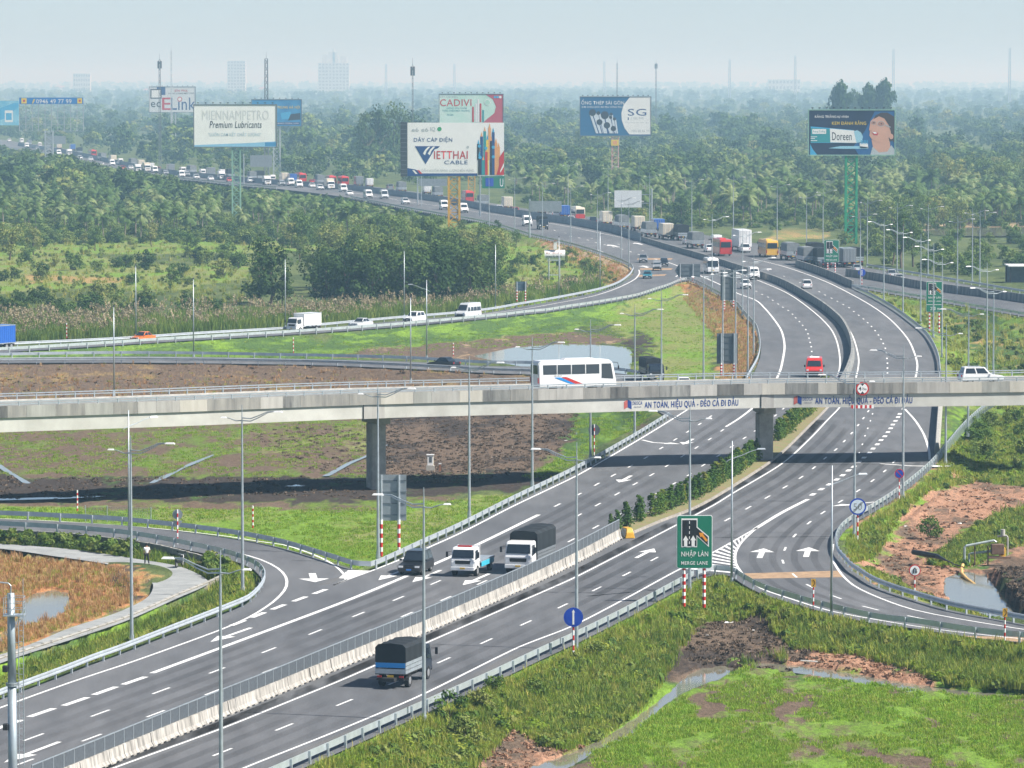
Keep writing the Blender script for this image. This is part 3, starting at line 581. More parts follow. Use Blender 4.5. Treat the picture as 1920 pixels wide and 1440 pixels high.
# ---------------------------------------------------------------- guardrails: one thing each, its posts and beams as parts
WB = [(.0, .36), (.07, .41), (.07, .50), (.0, .57), (.07, .64), (.07, .73), (.0, .78), (-.012, .78), (-.012, .36)]   # W-beam section
WB2 = [(.0, .22), (.05, .26), (.05, .34), (.0, .38), (-.012, .38), (-.012, .22)]
post_me = MB().box((0, 0, .22), (.13, .13, 1.06)).mesh('post', M_RAIL)
post_big = MB().box((0, 0, .10), (.17, .15, 1.16)).mesh('post', M_RAIL)
GROUPS = {}
def guardrail(px, label, step=3.45, side=1, seg=6, z=0., double=False, inset=.25, name='guardrail', posts=True, far=False):
    line = px if isinstance(px[0], Vector) else pxline(px, z, 1.5)
    line = offset(line, -inset * side) if inset else line
    t = thing(name, label, 'guardrail', line[0])
    o = line[0].copy(); pts = resample(line, step)
    for i, p in enumerate(pts):
        d = pts[min(i + 1, len(pts) - 1)] - pts[max(i - 1, 0)]
        obj('post', post_big if double else post_me, t, p - o, math.atan2(d.y, d.x))
    n = max(2, int(seg))
    fine = resample(line, step / 3)
    k = int(n * 3)
    for i in range(0, len(fine) - 1, k):
        piece = [p - o for p in fine[i:i + k + 1]]
        if len(piece) < 2: continue
        prof = [(a * side + .09 * side, zz) for a, zz in WB]
        m = MB().sweep(prof if side > 0 else prof[::-1], piece)
        if double:
            prof = [(a * side + .09 * side, zz) for a, zz in WB2]; m.sweep(prof if side > 0 else prof[::-1], piece)
        m.build('beam', M_RAIL, t)
    return t
guardrail(GR_L, 'long guardrail curving along the foot of the left slip road', side=-1, inset=-.1)
guardrail(GR_O[:-2], 'guardrail rounding the grass wedge between left slip road and motorway', side=1, inset=.1)
guardrail(GR_R[:10], 'guardrail along the near grassy verge below the motorway', side=1, step=3.45, inset=-.2)
guardrail(GR_R[9:], 'dark backed guardrail along the near side of the curving slip road', side=1, step=4., inset=-.1)
guardrail(GR_S[:17], 'guardrail on the red earth side of the curving slip road', side=1, step=3.2, inset=-.1)
guardrail(GR_S[16:], 'guardrail climbing the grassy bank past the bridge end', side=1, step=2.6, inset=-.1)
guardrail(LG2[1:], 'guardrail on the dry verge behind the bridge', side=-1, step=4.)
guardrail(RA_N, 'guardrail on the near side of the slip road with the white van', side=-1, step=4.)
guardrail(RA_F[:16], 'guardrail behind the slip road below the reeds', side=-1, step=4.)
guardrail(RA_F[15:26], 'guardrail of the bend and motorway above the tank', side=-1, step=4.)
guardrail(RA_F[26:], 'distant guardrail of the motorway above the palms', side=-1, step=8.)
guardrail(RB_N[:10], 'near guardrail of the low slip road left of the bus', side=-1, step=4., inset=.2)
guardrail(RB_F[2:], 'far guardrail of the low slip road left of the bus', side=-1, step=4., inset=.2)
guardrail(RP_F[21:], 'guardrail behind the road on the far side of the queue', side=-1, step=6.)
guardrail(RR_N, 'guardrail on the near edge of the road joining beyond the bend', side=-1, step=5.)
guardrail(R_RG[:8], 'guardrail round the outside of the bend behind the bridge', side=1, step=2.6)
# ---------------------------------------------------------------- median barrier of cast blocks with screen fence
M_BAR = mat('barrier_concrete', (.17, .16, .145), .85, var=.0, col2=(.50, .475, .43), vs=2.2, bump=.2, streak=True)
M_MESH = mat('screen_mesh', (.10, .115, .13), .6, .3, .2, 6.)
BAR = pxline([(60, 1492), (130, 1463), (200, 1434), (333, 1378), (410, 1346), (510, 1305), (640, 1250), (797, 1185), (987, 1100), (1075, 1057), (1162, 1010)], 0, 1.2)
t = thing('median_barrier', 'pale concrete median barrier with fence screen in the foreground', 'barrier', BAR[0])
o0 = BAR[0].copy(); fine = resample(BAR, .5)
JER = [(-.32, 0), (-.32, .10), (-.19, .30), (-.11, .86), (.11, .86), (.19, .30), (.32, .10), (.32, 0)]
k = 5
for i in range(0, len(fine) - 1, k):
    pc = [p - o0 for p in fine[i:i + k + 1]]
    if len(pc) < 2: continue
    d = (pc[-1] - pc[0]).normalized(); pc[0] = pc[0] + d * .02; pc[-1] = pc[-1] - d * .02
    j = random.uniform(-.03, .03); s = Vector((-d.y, d.x, 0)) * j
    MB().sweep(JER, [p + s for p in pc]).build('barrier_block', M_BAR, t)
    mid = pc[len(pc) // 2] + s
    for q in (-.55, .55):
        MB().box(tuple(mid + d * q + Vector((d.y, -d.x, 0)) * .30 + Vector((0, 0, .045))), (.5, .08, .09), math.atan2(d.y, d.x)).build('drain_slot', M_DARK, t)
fp = resample(BAR, 1.72)
postf = MB().box((0, 0, .35), (.07, .05, .98)).mesh('fence_post', M_STEEL)
for i, p in enumerate(fp):
    d = fp[min(i + 1, len(fp) - 1)] - fp[max(i - 1, 0)]; a = math.atan2(d.y, d.x); q = p - o0 + Vector((0, 0, .92))
    obj('fence_post', postf, t, q, a)
    if i < len(fp) - 1:
        e = fp[i + 1] - fp[i]; L = e.length; c = q + e * .5
        MB().box((c.x, c.y, c.z + .36), (L - .08, .03, .80), math.atan2(e.y, e.x)).build('fence_panel', M_MESH, t)
        MB().box((c.x, c.y, c.z + .80), (L - .02, .06, .06), math.atan2(e.y, e.x)).build('fence_rail', M_STEEL, t)
M_YEL = mat('yellow_plastic', (.62, .34, .03), .5, var=.1)
e = G(1176, 1008)
t = thing('barrier_end', 'yellow striped water barrier at the end of the concrete median', 'barrier', e, R(15))
MB().extr([(-.9, 0), (-.9, .5), (-.7, .9), (.7, .9), (.9, .5), (.9, 0)], -.45, .45, lambda z: z * .22).build('body', M_YEL, t, bevel=.05)
for q in (-.6, -.2, .2, .6): MB().box((.0, q, .46), (.96, .09, .70), 0, .17, 0).build('stripe', M_WHITE, t)
def wall_barrier(px, label, h=1.1, w0=.5, w1=.22, m=None, z=0., step=4., blocks=6, name='concrete_barrier', top=None):
    L = pxline(px, z, 1.5); o = L[0].copy(); t = thing(name, label, 'barrier', o); f = resample(L, step)
    for i in range(0, len(f) - 1, blocks):
        pc = [p - o for p in f[i:i + blocks + 1]]
        if len(pc) < 2: continue
        d = (pc[-1] - pc[-2]).normalized(); pc[-1] = pc[-1] - d * .03
        MB().sweep([(-w0 / 2, -.1), (-w0 / 2, .2), (-w1 / 2, h), (w1 / 2, h), (w0 / 2, .2), (w0 / 2, -.1)], pc).build('wall_block', m or M_BARD, t)
        if top: MB().sweep([(-.02, h), (-.02, h + top), (.02, h + top), (.02, h)], pc).build('screen_panel', m or M_MESH, t)
    return t
M_BARD = mat('weathered_barrier', (.10, .11, .115), .85, var=.0, col2=(.32, .32, .30), vs=.8, bump=.1, streak=True)
wall_barrier([(1570, 740), (1590, 700), (1598, 670), (1594, 640), (1580, 612), (1562, 594), (1540, 577), (1510, 558), (1480, 541), (1455, 530), (1420, 518), (1385, 507), (1345, 494), (1300, 481), (1254, 468), (1202, 452)], 'weathered concrete median wall sweeping round the bend behind the bridge', 1.25, .7, .35, blocks=2)
wall_barrier([(1202, 452), (1150, 436), (1073, 421), (1025, 414), (923, 397), (880, 388), (820, 378), (740, 367), (653, 356), (520, 346), (457, 341), (300, 324), (133, 289), (33, 273)], 'bluish median screen between queue and oncoming traffic far away', 1.0, .5, .3, step=8., blocks=2, top=1.0, m=mat('pale_barrier', (.26, .29, .31), .8, var=.15, vs=.3))
wall_barrier([(1493, 499), (1527, 510), (1560, 522), (1600, 540)], 'dark concrete wall beside the queue ahead of the merge sign', 1.4, .5, .3, blocks=2)
wall_barrier([(1587, 517), (1660, 528), (1727, 541), (1793, 550), (1900, 564), (1990, 578)], 'dark dividing wall along the road joining from the far side', 1.5, .5, .3, blocks=2)
wall_barrier([(1757, 850), (1760, 800), (1763, 760), (1764, 735)], 'pale concrete kerb wall under the bridge end', 1.0, .6, .3, M_CONC, blocks=2, step=3)
# ---------------------------------------------------------------- planted median island
ISL = pxline([(1174, 1006), (1240, 978), (1300, 955), (1340, 934), (1395, 900), (1445, 867), (1475, 842), (1515, 802), (1550, 767), (1572, 738)], 0, 2)
M_KERB = mat('kerb_stone', (.38, .35, .31), .85, var=.0, col2=(.22, .20, .17), vs=1.5, bump=.2)
M_SOIL = mat('dry_soil', (.24, .17, .10), .95, var=.0, col2=(.16, .19, .06), vs=.7, bump=.4, bs=8)
isl = MB().strip([p + Vector((0, 0, .16)) for p in offset(ISL, .15)], [p + Vector((0, 0, .16)) for p in offset(ISL, 3.0)]).build('median_island', M_SOIL); tag(isl, kind='structure')
for sd_, off in ((1, 0), (2, 3.0)):
    kb = resample(offset(ISL, off), 1.0)
    for i in range(len(kb) - 1):
        a, b_ = kb[i], kb[i + 1]; c = (a + b_) / 2; e = b_ - a
        MB().box((c.x, c.y, .09), (e.length - .03, .22, .22), math.atan2(e.y, e.x), .0, .02).build('kerb_stone', M_KERB, isl)
# ---------------------------------------------------------------- overpass
BZ0 = 6.0     # underside of the beam
NEAR = []
for u, v in ((-140, 818), (0, 811), (345, 799), (690, 785), (1060, 775), (1435, 765), (1680, 763), (1920, 760), (2060, 757)):
    NEAR.append(G(u, v, BZ0))
NEAR = spline(NEAR, 3.0); NEAR = [Vector((p.x, p.y, 0)) for p in NEAR]
M_BEAM = mat('bridge_beam_concrete', (.54, .54, .50), .85, var=.0, col2=(.42, .415, .38), vs=.35, bump=.1)
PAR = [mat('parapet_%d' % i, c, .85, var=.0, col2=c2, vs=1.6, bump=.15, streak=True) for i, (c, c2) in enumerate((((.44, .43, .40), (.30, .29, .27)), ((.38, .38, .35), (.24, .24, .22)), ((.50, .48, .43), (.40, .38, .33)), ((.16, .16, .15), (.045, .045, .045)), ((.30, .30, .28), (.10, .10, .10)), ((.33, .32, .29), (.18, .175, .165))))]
o0 = NEAR[0].copy()
br = thing('overpass', 'long concrete overpass crossing above the motorway on square piers', 'bridge', o0)
rel = [p - o0 for p in NEAR]
def at_px(u):
    """index-free lookup of the near face at photo column u"""
    best = min(range(len(NEAR)), key=lambda i: abs(960 + NEAR[i].x / NEAR[i].y * F - u)); return best
W_ = 11.6
def deck_point(u, off):
    """point off metres behind the near face that stands at photo column u, and the bridge direction there"""
    f = resample(NEAR, .2); best = None
    for i in range(1, len(f) - 1):
        d = (f[i + 1] - f[i - 1]).normalized(); q = f[i] + Vector((-d.y, d.x, 0)) * off; e = abs(960 + q.x / q.y * F - u)
        if best is None or e < best[0]: best = (e, q, d)
    return best[1], best[2]
# box girder: near beam face set back under the deck edge
MB().sweep([(.14, 6.0), (.14, 7.45), (W_ - .14, 7.45), (W_ - .14, 6.0)], rel).build('girder', M_BEAM, br)
MB().sweep([(.12, 7.45), (.0, 7.62), (.0, 8.18), (W_, 8.18), (W_, 7.62), (W_ - .12, 7.45)], rel).build('deck_slab', M_BEAM, br)
MB().strip([p + Vector((0, 0, 8.20)) for p in offset(rel, .35)], [p + Vector((0, 0, 8.20)) for p in offset(rel, W_ - .35)]).build('deck_surface', mat('deck_paving', (.22, .22, .21), .85, var=.2, vs=.6), br)
fine = resample(rel, .5); i = 0; random.seed(3); last = 0
while i < len(fine) - 2:
    k = random.choice((4, 5, 6, 6, 7)); pc = fine[i:i + k + 1]
    if len(pc) < 2: break
    u = 960 + (pc[0] + o0).x / (pc[0] + o0).y * F
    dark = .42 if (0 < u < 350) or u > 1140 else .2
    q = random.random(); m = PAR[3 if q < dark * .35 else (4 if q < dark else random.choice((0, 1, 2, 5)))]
    e = (pc[-1] - pc[-2]).normalized(); pc = [p.copy() for p in pc]; pc[-1] -= e * .02
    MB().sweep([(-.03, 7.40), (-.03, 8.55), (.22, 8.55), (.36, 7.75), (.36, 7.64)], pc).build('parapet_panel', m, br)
    i += k
fpar = resample(offset(rel, W_), 4.)
for i in range(0, len(fpar) - 1, 4):
    MB().sweep([(.03, 7.40), (.03, 8.35), (-.22, 8.35), (-.36, 7.75), (-.36, 7.64)][::-1], fpar[i:i + 5]).build('parapet_panel', PAR[0], br)
for off, zb, zt in ((.10, 8.55, 8.95), (W_ - .1, 8.35, 8.95)):
    ln = offset(rel, off); pp = resample(ln, 2.05)
    pm = MB().box((0, 0, .18), (.10, .12, zt - zb + .06)).mesh('rail_post', M_STEEL)
    for p_ in pp: obj('rail_post', pm, br, p_ + Vector((0, 0, zb)), math.atan2((pp[1] - pp[0]).y, (pp[1] - pp[0]).x))
    for z_ in (zt, zt - .24): MB().sweep([(-.05, z_ - .05), (-.05, z_ + .05), (.05, z_ + .05), (.05, z_ - .05)], ln).build('hand_rail', M_STEEL, br)
# piers, bearing blocks and the joint of the spans
for u, base in ((703, ZB - .6), (1436, 0.)):
    c2, d = deck_point(u, 5.8); c2 = c2 - o0; s = Vector((-d.y, d.x, 0)); a = math.atan2(d.y, d.x)
    MB().box((c2.x, c2.y, (base + 5.1) / 2), (1.55, 1.7, 5.1 - base), a).build('pier', M_CONC, br, bevel=.08)
    MB().box((c2.x, c2.y, 5.55), (1.3, 5.0, .9), a).build('pier_cap', M_CONC, br, bevel=.06)
for u in (690, 1434):
    i = at_px(u); c = rel[i]; d = (rel[i + 1] - rel[i - 1]).normalized(); s = Vector((-d.y, d.x, 0)); a = math.atan2(d.y, d.x); q = c + s * .34
    MB().box((q.x + d.x * .9, q.y + d.y * .9, 6.70), (2.6, .5, 1.45), a).build('diaphragm', PAR[0], br)
    MB().box((q.x - d.x * .46, q.y - d.y * .46, 6.72), (.07, .6, 1.36), a).build('span_joint', M_DARK, br)
# slogans painted on the beam
def on_face(u): i = at_px(u); p = rel[i]; d = (rel[i + 1] - rel[i - 1]).normalized(); return p, d
M_BLUEP = print_mat('slogan_blue', (.006, .035, .20)); M_BRK = print_mat('brick', (.42, .10, .085)); M_NAVY = print_mat('navy', (.01, .03, .12))
BN = print_mat('banner', (.60, .60, .56))
for u0, u1, ue in ((1173, 1408, 1), (1499, 1726, 2)):
    pa, d = on_face(u0); pb, _ = on_face(u1)
    d = (pb - pa); L = (u1 - u0) / F * (pa + o0).y; d.normalize(); s = Vector((-d.y, d.x, 0)); a = math.atan2(d.y, d.x)
    base = pa + s * .10; base.z = 6.28 if ue == 1 else 6.34
    g = bpy.data.objects.new('slogan', None); COL.objects.link(g); g.parent = br; g.location = base; g.rotation_euler = (0, 0, a)
    hh = .92
    flat([(0, -.05), (.03 * L, .15), (.03 * L, hh), (0, hh - .18)], -.05, M_BRK, g)
    flat([(.033 * L, .15), (.066 * L, -.05), (.066 * L, hh - .18), (.033 * L, hh)], -.05, M_BLUEP, g)
    letter('DEOCA', (.075 * L, .38, .160 * L, .76), -.05, M_BLUEP, g, .015)
    letter('GROUP', (.085 * L, .08, .150 * L, .22), -.05, M_NAVY, g, .01)
    letter('AN TOÀN, HIỆU QUẢ - ĐÈO CẢ ĐI ĐẦU', (.180 * L, -.16, .998 * L, hh + .12), -.05, M_BLUEP, g, .02)
    # bend the print to the curve of the beam
    i0 = at_px(u0); acc = [0.]; 
    for i in range(i0, len(rel) - 1): acc.append(acc[-1] + (rel[i + 1] - rel[i]).length)
    px_, py_ = [rel[i].x for i in range(i0, len(rel))], [rel[i].y for i in range(i0, len(rel))]
    g.rotation_euler = (0, 0, 0); g.location = (0, 0, base.z)
    for ch in g.children:
        for vv in ch.data.vertices:
            sx = max(0, vv.co.x); x_, y_ = np.interp(sx, acc, px_), np.interp(sx, acc, py_); x2, y2 = np.interp(sx + .5, acc, px_), np.interp(sx + .5, acc, py_); e = Vector((x2 - x_, y2 - y_, 0)).normalized(); nn = Vector((-e.y, e.x, 0)); vv.co = Vector((x_, y_, vv.co.z)) + nn * (.165 + vv.co.y)
# height limit sign and the striped bar hung on the beam
p, d = on_face(1628); a = math.atan2(d.y, d.x)
t = thing('height_limit_sign', 'round red rimmed height limit sign hung on the overpass parapet', 'sign', p + o0 + Vector((d.y, -d.x, 0)) * .14 + Vector((0, 0, 7.95)), a)
MB().cyl((0, 0, 0), (0, .06, 0), .70, n=28).build('plate', M_RED, t)
flat(disc(0, 0, .54), -.02, M_WHITE, t, 'face')
flat([(-.20, .52), (0, .28), (.20, .52)], -.03, M_DARK, t, 'marker'); flat([(-.20, -.52), (0, -.28), (.20, -.52)], -.03, M_DARK, t, 'marker')
letter('4', (-.42, -.2, -.12, .22), -.03, M_DARK, t, .02); letter('.75m', (-.10, -.16, .42, .10), -.03, M_DARK, t, .01)
t = thing('clearance_bar', 'red and white striped clearance bar under the bridge slogan', 'sign', p + o0 + Vector((d.y, -d.x, 0)) * .0 + Vector((0, 0, 6.05)), a)
for i in range(10): MB().box((-1.05 + i * .24, 0, 0), (.238, .05, .34)).build('stripe', M_RED if i % 2 == 0 else M_WHITE, t)
# ---------------------------------------------------------------- street lamps
def lamp_double():
    t = thing('street_lamp', 'x', 'street lamp')
    MB().cyl((0, 0, -.3), (0, 0, .35), .21, .17, 8).build('base', M_STEEL, t)
    MB().cyl((0, 0, .3), (0, 0, 13.4), .135, .065, 10, False).build('pole', M_STEEL, t, True)
    MB().cyl((0, 0, 13.4), (0, 0, 14.7), .055, .03, 6).build('spike', M_STEEL, t)
    a = MB()
    for dz in (0, .22):   # the long S arm is a pair of tubes
        a.tube([(0, 0, 13.45 + dz), (.7, 0, 13.42 + dz * .9), (1.4, 0, 13.72 + dz * .7), (2.1, 0, 14.1 + dz * .4), (2.75, 0, 14.22)], [.05, .045, .04, .035, .03], 5)
    ar = a.build('long_arm', M_STEEL, t)
    MB().box((2.95, 0, 14.20), (.75, .26, .11), 0, .1, .05).build('lantern', M_WHITE, ar)
    a = MB().tube([(0, 0, 13.45), (-.5, 0, 13.42), (-1.0, 0, 13.60), (-1.35, 0, 13.68)], [.05, .045, .04, .03], 5).build('short_arm', M_STEEL, t)
    MB().box((-1.5, 0, 13.68), (.5, .22, .10), 0, .08, .05).build('lantern', M_WHITE, a)
    return t
def lamp_single():
    t = thing('street_lamp', 'x', 'street lamp')
    MB().cyl((0, 0, -.3), (0, 0, .3), .18, .14, 8).build('base', M_STEEL, t)
    MB().cyl((0, 0, .25), (0, 0, 11.3), .11, .05, 8).build('pole', M_STEEL, t, True)
    a = MB().tube([(-.5, 0, 9.6), (-.3, 0, 9.75), (.2, 0, 9.95), (.8, 0, 10.15), (1.5, 0, 10.45), (2.1, 0, 10.62)], [.025, .04, .045, .04, .035, .03], 5).build('arm', M_STEEL, t)
    MB().box((2.35, 0, 10.66), (.75, .26, .10), 0, .1, .05).build('lantern', M_STEEL, a)
    return t
def lamp_plain():
    t = thing('street_lamp', 'x', 'street lamp')
    MB().cyl((0, 0, -.3), (0, 0, .3), .18, .14, 8).build('base', M_STEEL, t)
    MB().cyl((0, 0, .25), (0, 0, 11.2), .11, .05, 8).build('pole', M_STEEL, t, True)
    MB().box((0, .4, 11.25), (.26, 1.1, .14), 0, .05, .1).build('lantern', M_DARK, t)
    return t
LK = {'d': lamp_double(), 's': lamp_single(), 'p': lamp_plain()}; used = set()
A_R, A_L = R(167), R(-14)     # arms over the road from the near verge / from the far-left verge
FAR_A = 'double-arm street lamp along the motorway bend beyond the bridge'
FAR_B = 'double-arm street lamp lining the distant motorway beside the queue'
FAR_C = 'slim single-headed lamp beside the slip road below the reeds'
LAMPS = [
 ('d', 415, 1534, A_R, 'tall grey street lamp rising over the foreground median barrier'), ('d', 795, 1350, A_R, 'street lamp on near verge in front of the dark truck'),
 ('d', 1081, 1218, A_R, 'street lamp just behind the round blue arrow sign'), ('d', 1293, 1108, A_R, 'street lamp half hidden behind the green merge sign'),
 ('s', 1372, 1089, R(5), 'thin single-arm lamp at the tip of the gore hatching'), ('s', 1559, 1153, R(10), 'thin single-arm lamp at the inside of the curving slip road'),
 ('d', 1602, 1003, A_R, 'street lamp beside the round speed limit end sign'), ('d', 1693, 932, R(165), 'street lamp beside the round no parking sign'),
 ('d', 1773, 868, R(165), 'street lamp on the grassy bank just below the bridge end'), ('d', 1815, 813, R(165), 'street lamp behind the bridge end on the guardrail bank'),
 ('d', 247, 1198, A_L, 'street lamp beside the cement path and its wall'), ('s', 242, 1009, R(25), 'single-arm lamp behind the cement path on the slip road'),
 ('d', 455, 1107, A_L, 'street lamp inside the bend of the left slip road'), ('d', 709, 1040, A_L, 'street lamp next to the back of the large road sign'),
 ('d', 880, 965, A_L, 'street lamp left of the bus, on the motorway guardrail'), ('d', 998, 907, A_L, 'street lamp crossing the tail of the white bus'),
 ('d', 1107, 857, A_L, 'street lamp beside the dark round sign back under the bridge'), ('d', 1190, 812, A_L, 'street lamp at the guardrail just under the bridge slogan'),
 ('d', 1240, 770, A_L, 'street lamp behind the bridge right of the dark canvas truck'),
 ('p', 214, 737, 0, 'lamp pole behind the bridge at the far left field'), ('p', 770, 713, 0, 'lamp pole rising behind the bridge left of the bus'),
 ('s', 800, 670, R(180), 'single-arm lamp on the low slip road left of the pond'), ('d', 877, 698, A_L, None), ('p', 363, 665, 0, FAR_C), ('p', 255, 630, 0, FAR_C), ('p', 535, 613, 0, FAR_C), ('p', 758, 592, 0, FAR_C), ('p', 929, 575, 0, FAR_C), ('p', 1048, 557, 0, FAR_C), ('p', 1125, 541, 0, FAR_C),
]
LAMPS = [l for l in LAMPS if l[4]]
for u, v in ((1319, 707), (1355, 700), (1379, 705), (1402, 697), (1413, 664), (1392, 590), (1657, 559), (1693, 582), (1726, 604), (1750, 630), (1766, 668), (1850, 688), (1862, 750), (1335, 545)): LAMPS.append(('d', u, v, A_L + .4 if u < 1500 else R(200), FAR_A))
for u, v in ((901, 406), (917, 422), (965, 432), (1017, 448), (1065, 392), (1070, 456), (1120, 475), (1140, 400), (1165, 490), (1179, 500), (1218, 424), (1297, 437), (1375, 430), (1457, 452), (1512, 482), (1543, 468), (1613, 537), (1626, 497), (1682, 512), (1795, 551), (1823, 527), (1837, 532), (1740, 515), (860, 398), (790, 386)): LAMPS.append(('d', u, v, R(-20), FAR_B))
for k, u, v, a, lab in LAMPS:
    p = G(u, v); p.z = -.05; g = {FAR_A: 'lamps round the bend', FAR_B: 'lamps along the far motorway', FAR_C: 'lamps along the far slip road'}.get(lab, 'street lamps near the bridge')
    if k in used: dup(LK[k], p, a, lab, g)
    else: used.add(k); LK[k].location = p; LK[k].rotation_euler = (0, 0, a); LK[k]['label'] = lab; LK[k]['group'] = g
# ---------------------------------------------------------------- road signs
M_GRN = mat('sign_green', (.008, .175, .10), .45, var=.05, vs=.8); M_BLU = mat('sign_blue', (.012, .06, .42), .45, var=.05)
M_BACK = mat('sign_back', (.30, .34, .36), .5, .5, .12, 1.5); M_BACKD = mat('sign_back_dark', (.14, .17, .19), .55, .4, .15, 1.5)
M_SBL = mat('sign_black', (.012, .012, .014), .5, var=0); M_ORG = mat('sign_orange', (.75, .30, .02), .5, var=.05)
def striped_post(t, x, z0, z1, r=.09, n=8, y=.12, upto=1.):
    dz = (z1 - z0) / n
    for i in range(n):
        if (i + .5) / n > upto: m = M_STEEL
        else: m = M_RED if i % 2 == 0 else M_WHITE
        MB().cyl((x, y, z0 + i * dz), (x, y, z0 + (i + 1) * dz), r, n=8, cap=i in (0, n - 1)).build('post_band', m, t)
def rrect(x0, z0, x1, z1, r=.15, n=4):
    out = []
    for cx, cz, a in ((x1 - r, z1 - r, 0), (x0 + r, z1 - r, 90), (x0 + r, z0 + r, 180), (x1 - r, z0 + r, 270)):
        for i in range(n + 1): b_ = R(a + 90 * i / n); out.append((cx + r * math.cos(b_), cz + r * math.sin(b_)))
    return out
def slab(pts, y0, y1, m, t, name='panel'):
    n = len(pts); b_ = MB(); b_.v = [(x, y0, z) for x, z in pts] + [(x, y1, z) for x, z in pts]
    b_.f = [tuple(range(n))[::-1], tuple(range(n, 2 * n))] + [(i, (i + 1) % n, n + (i + 1) % n, n + i) for i in range(n)]
    return b_.build(name, m, t)
def merge_sign(u, vb, w, zlo, zhi, label, dist=None, posts=((-.8, -.2), (.75, -.3)), rz=0.):
    p = G(u, vb); p.z = -.1; t = thing('merge_sign', label, 'sign', p, rz, 'green merge lane signs')
    h = zhi - zlo; x0, x1 = -w / 2, w / 2
    slab(rrect(x0, zlo, x1, zhi), -.03, .03, M_WHITE, t, 'panel'); slab(rrect(x0 + .05, zlo + .05, x1 - .05, zhi - .05), -.045, -.03, M_GRN, t, 'face')
    f = lambda a, b_: (x0 + a * w, zhi - b_ * h)
    sc = .72 if dist else 1.
    q = lambda a, b_: f(a, b_ * sc)
    y = -.06
    flat([q(.13, .06), q(.58, .06), q(.58, .22), q(.89, .42), q(.89, .62), q(.58, .42), q(.58, .60), q(.13, .60)][0:3] + [q(.90, .40), q(.90, .60), q(.57, .40), q(.57, .60), q(.13, .60)], y, M_WHITE, t)
    flat([q(.155, .09), q(.555, .09), q(.555, .23), q(.87, .41), q(.87, .56), q(.57, .375), q(.555, .37), q(.555, .58), q(.155, .58)], y - .01, M_SBL, t)
    for i in range(5): flat([q(.345, .11 + i * .095), q(.365, .11 + i * .095), q(.365, .16 + i * .095), q(.345, .16 + i * .095)], y - .02, M_WHITE, t)
    for cx in (.25, .46):
        flat([q(cx, .38), q(cx + .08, .47), q(cx + .045, .47), q(cx + .045, .585), q(cx - .045, .585), q(cx - .045, .47), q(cx - .08, .47)], y - .02, M_WHITE, t, 'lane_arrow')
    flat([q(.62, .33), q(.76, .33), q(.74, .36), q(.87, .47), q(.82, .50), q(.70, .395), q(.67, .42)], y - .02, M_ORG, t, 'lane_arrow')
    letter('NHẬP LÀN', (x0 + .13 * w, f(0, .80 * sc)[1], x0 + .88 * w, f(0, .65 * sc)[1]), y - .01, M_WHITE, t, .015)
    letter('MERGE LANE', (x0 + .13 * w, f(0, .93 * sc)[1], x0 + .87 * w, f(0, .865 * sc)[1]), y - .01, M_WHITE, t, .015)
    if dist:
        flat([(x0 + .03, f(0, .765)[1]), (x1 - .03, f(0, .765)[1]), (x1 - .03, f(0, .75)[1]), (x0 + .03, f(0, .75)[1])], y, M_WHITE, t)
        letter(dist, (x0 + .25 * w, f(0, .94)[1], x0 + .8 * w, f(0, .83)[1]), y - .01, M_WHITE, t, .015)
    for x, zb in posts: striped_post(t, x, zb, zlo + .4, .13 if w > 2.5 else .14, 12)
    MB().box((0, .1, (zlo + zhi) / 2), (w * .9, .06, .1)).build('back_brace', M_STEEL, t)
merge_sign(1302, 1130, 2.75, 2.75, 6.85, 'large green merge lane sign standing in the foreground verge', rz=R(2))
merge_sign(1752, 620, 2.7, 3.1, 8.0, 'green merge lane sign with distance, beside the bend', '250 m')
merge_sign(1559, 514, 3.1, 2.6, 7.2, 'small green merge lane sign in front of the queued trucks')
def round_sign(u, v, vb, r, label, rim, face, extra=None, post_n=8, upto=1., rz=0., name='round_sign'):
    p = G(u, vb); p.z = -.2; zc = (vb - v) / ppm(vb); t = thing(name, label, 'sign', p, rz)
    MB().cyl((0, .0, zc), (0, -.04, zc), r, n=32).build('plate', rim, t); flat(disc(0, zc, r * .82, 32), -.05, face, t, 'face')
    if extra: extra(t, zc, r)
    striped_post(t, 0, -.2, zc - r * .3, .055 if r < .6 else .07, post_n, .05, upto); return t
def ex_up(t, z, r): flat([(0, z + r * .8), (r * .17, z + r * .5), (r * .09, z + r * .5), (r * .09, z - r * .75), (-r * .09, z - r * .75), (-r * .09, z + r * .5), (-r * .17, z + r * .5)], -.06, M_WHITE, t, 'arrow')
round_sign(1075, 1151, 1228, .68, 'round blue sign with white upward arrow by the guardrail', M_BLU, M_BLU, ex_up)
round_sign(1616, 509, 537, .72, 'small round blue arrow sign beside the far barrier end', M_BLU, M_BLU, ex_up)
M_GREYL = mat('sign_grey', (.30, .32, .33), .5, var=.1)
def ex_50(t, z, r):
    letter('50', (-r * .5, z - r * .4, r * .5, z + r * .4), -.06, M_GREYL, t, .0)
    for k in (-.12, -.04, .04, .12): flat([(-r * .5 + k * r, z - r * .62), (-r * .5 + k * r + .03, z - r * .62), (r * .55 + k * r + .03, z + r * .55), (r * .55 + k * r, z + r * .55)], -.07, M_SBL, t, 'bar')
round_sign(1608, 945, 1012, .74, 'round blue rimmed end of speed limit sign with grey stroke', M_BLU, mat('sign_pale', (.62, .72, .80), .5, var=.05), ex_50)
def ex_np(t, z, r): flat([(-r * .55, z + r * .5), (-r * .45, z + r * .62), (r * .6, z - r * .5), (r * .48, z - r * .6)], -.06, M_RED, t, 'bar')
round_sign(1686, 884, 934, .46, 'round blue and red no parking sign by the guardrail', M_RED, M_BLU, ex_np)
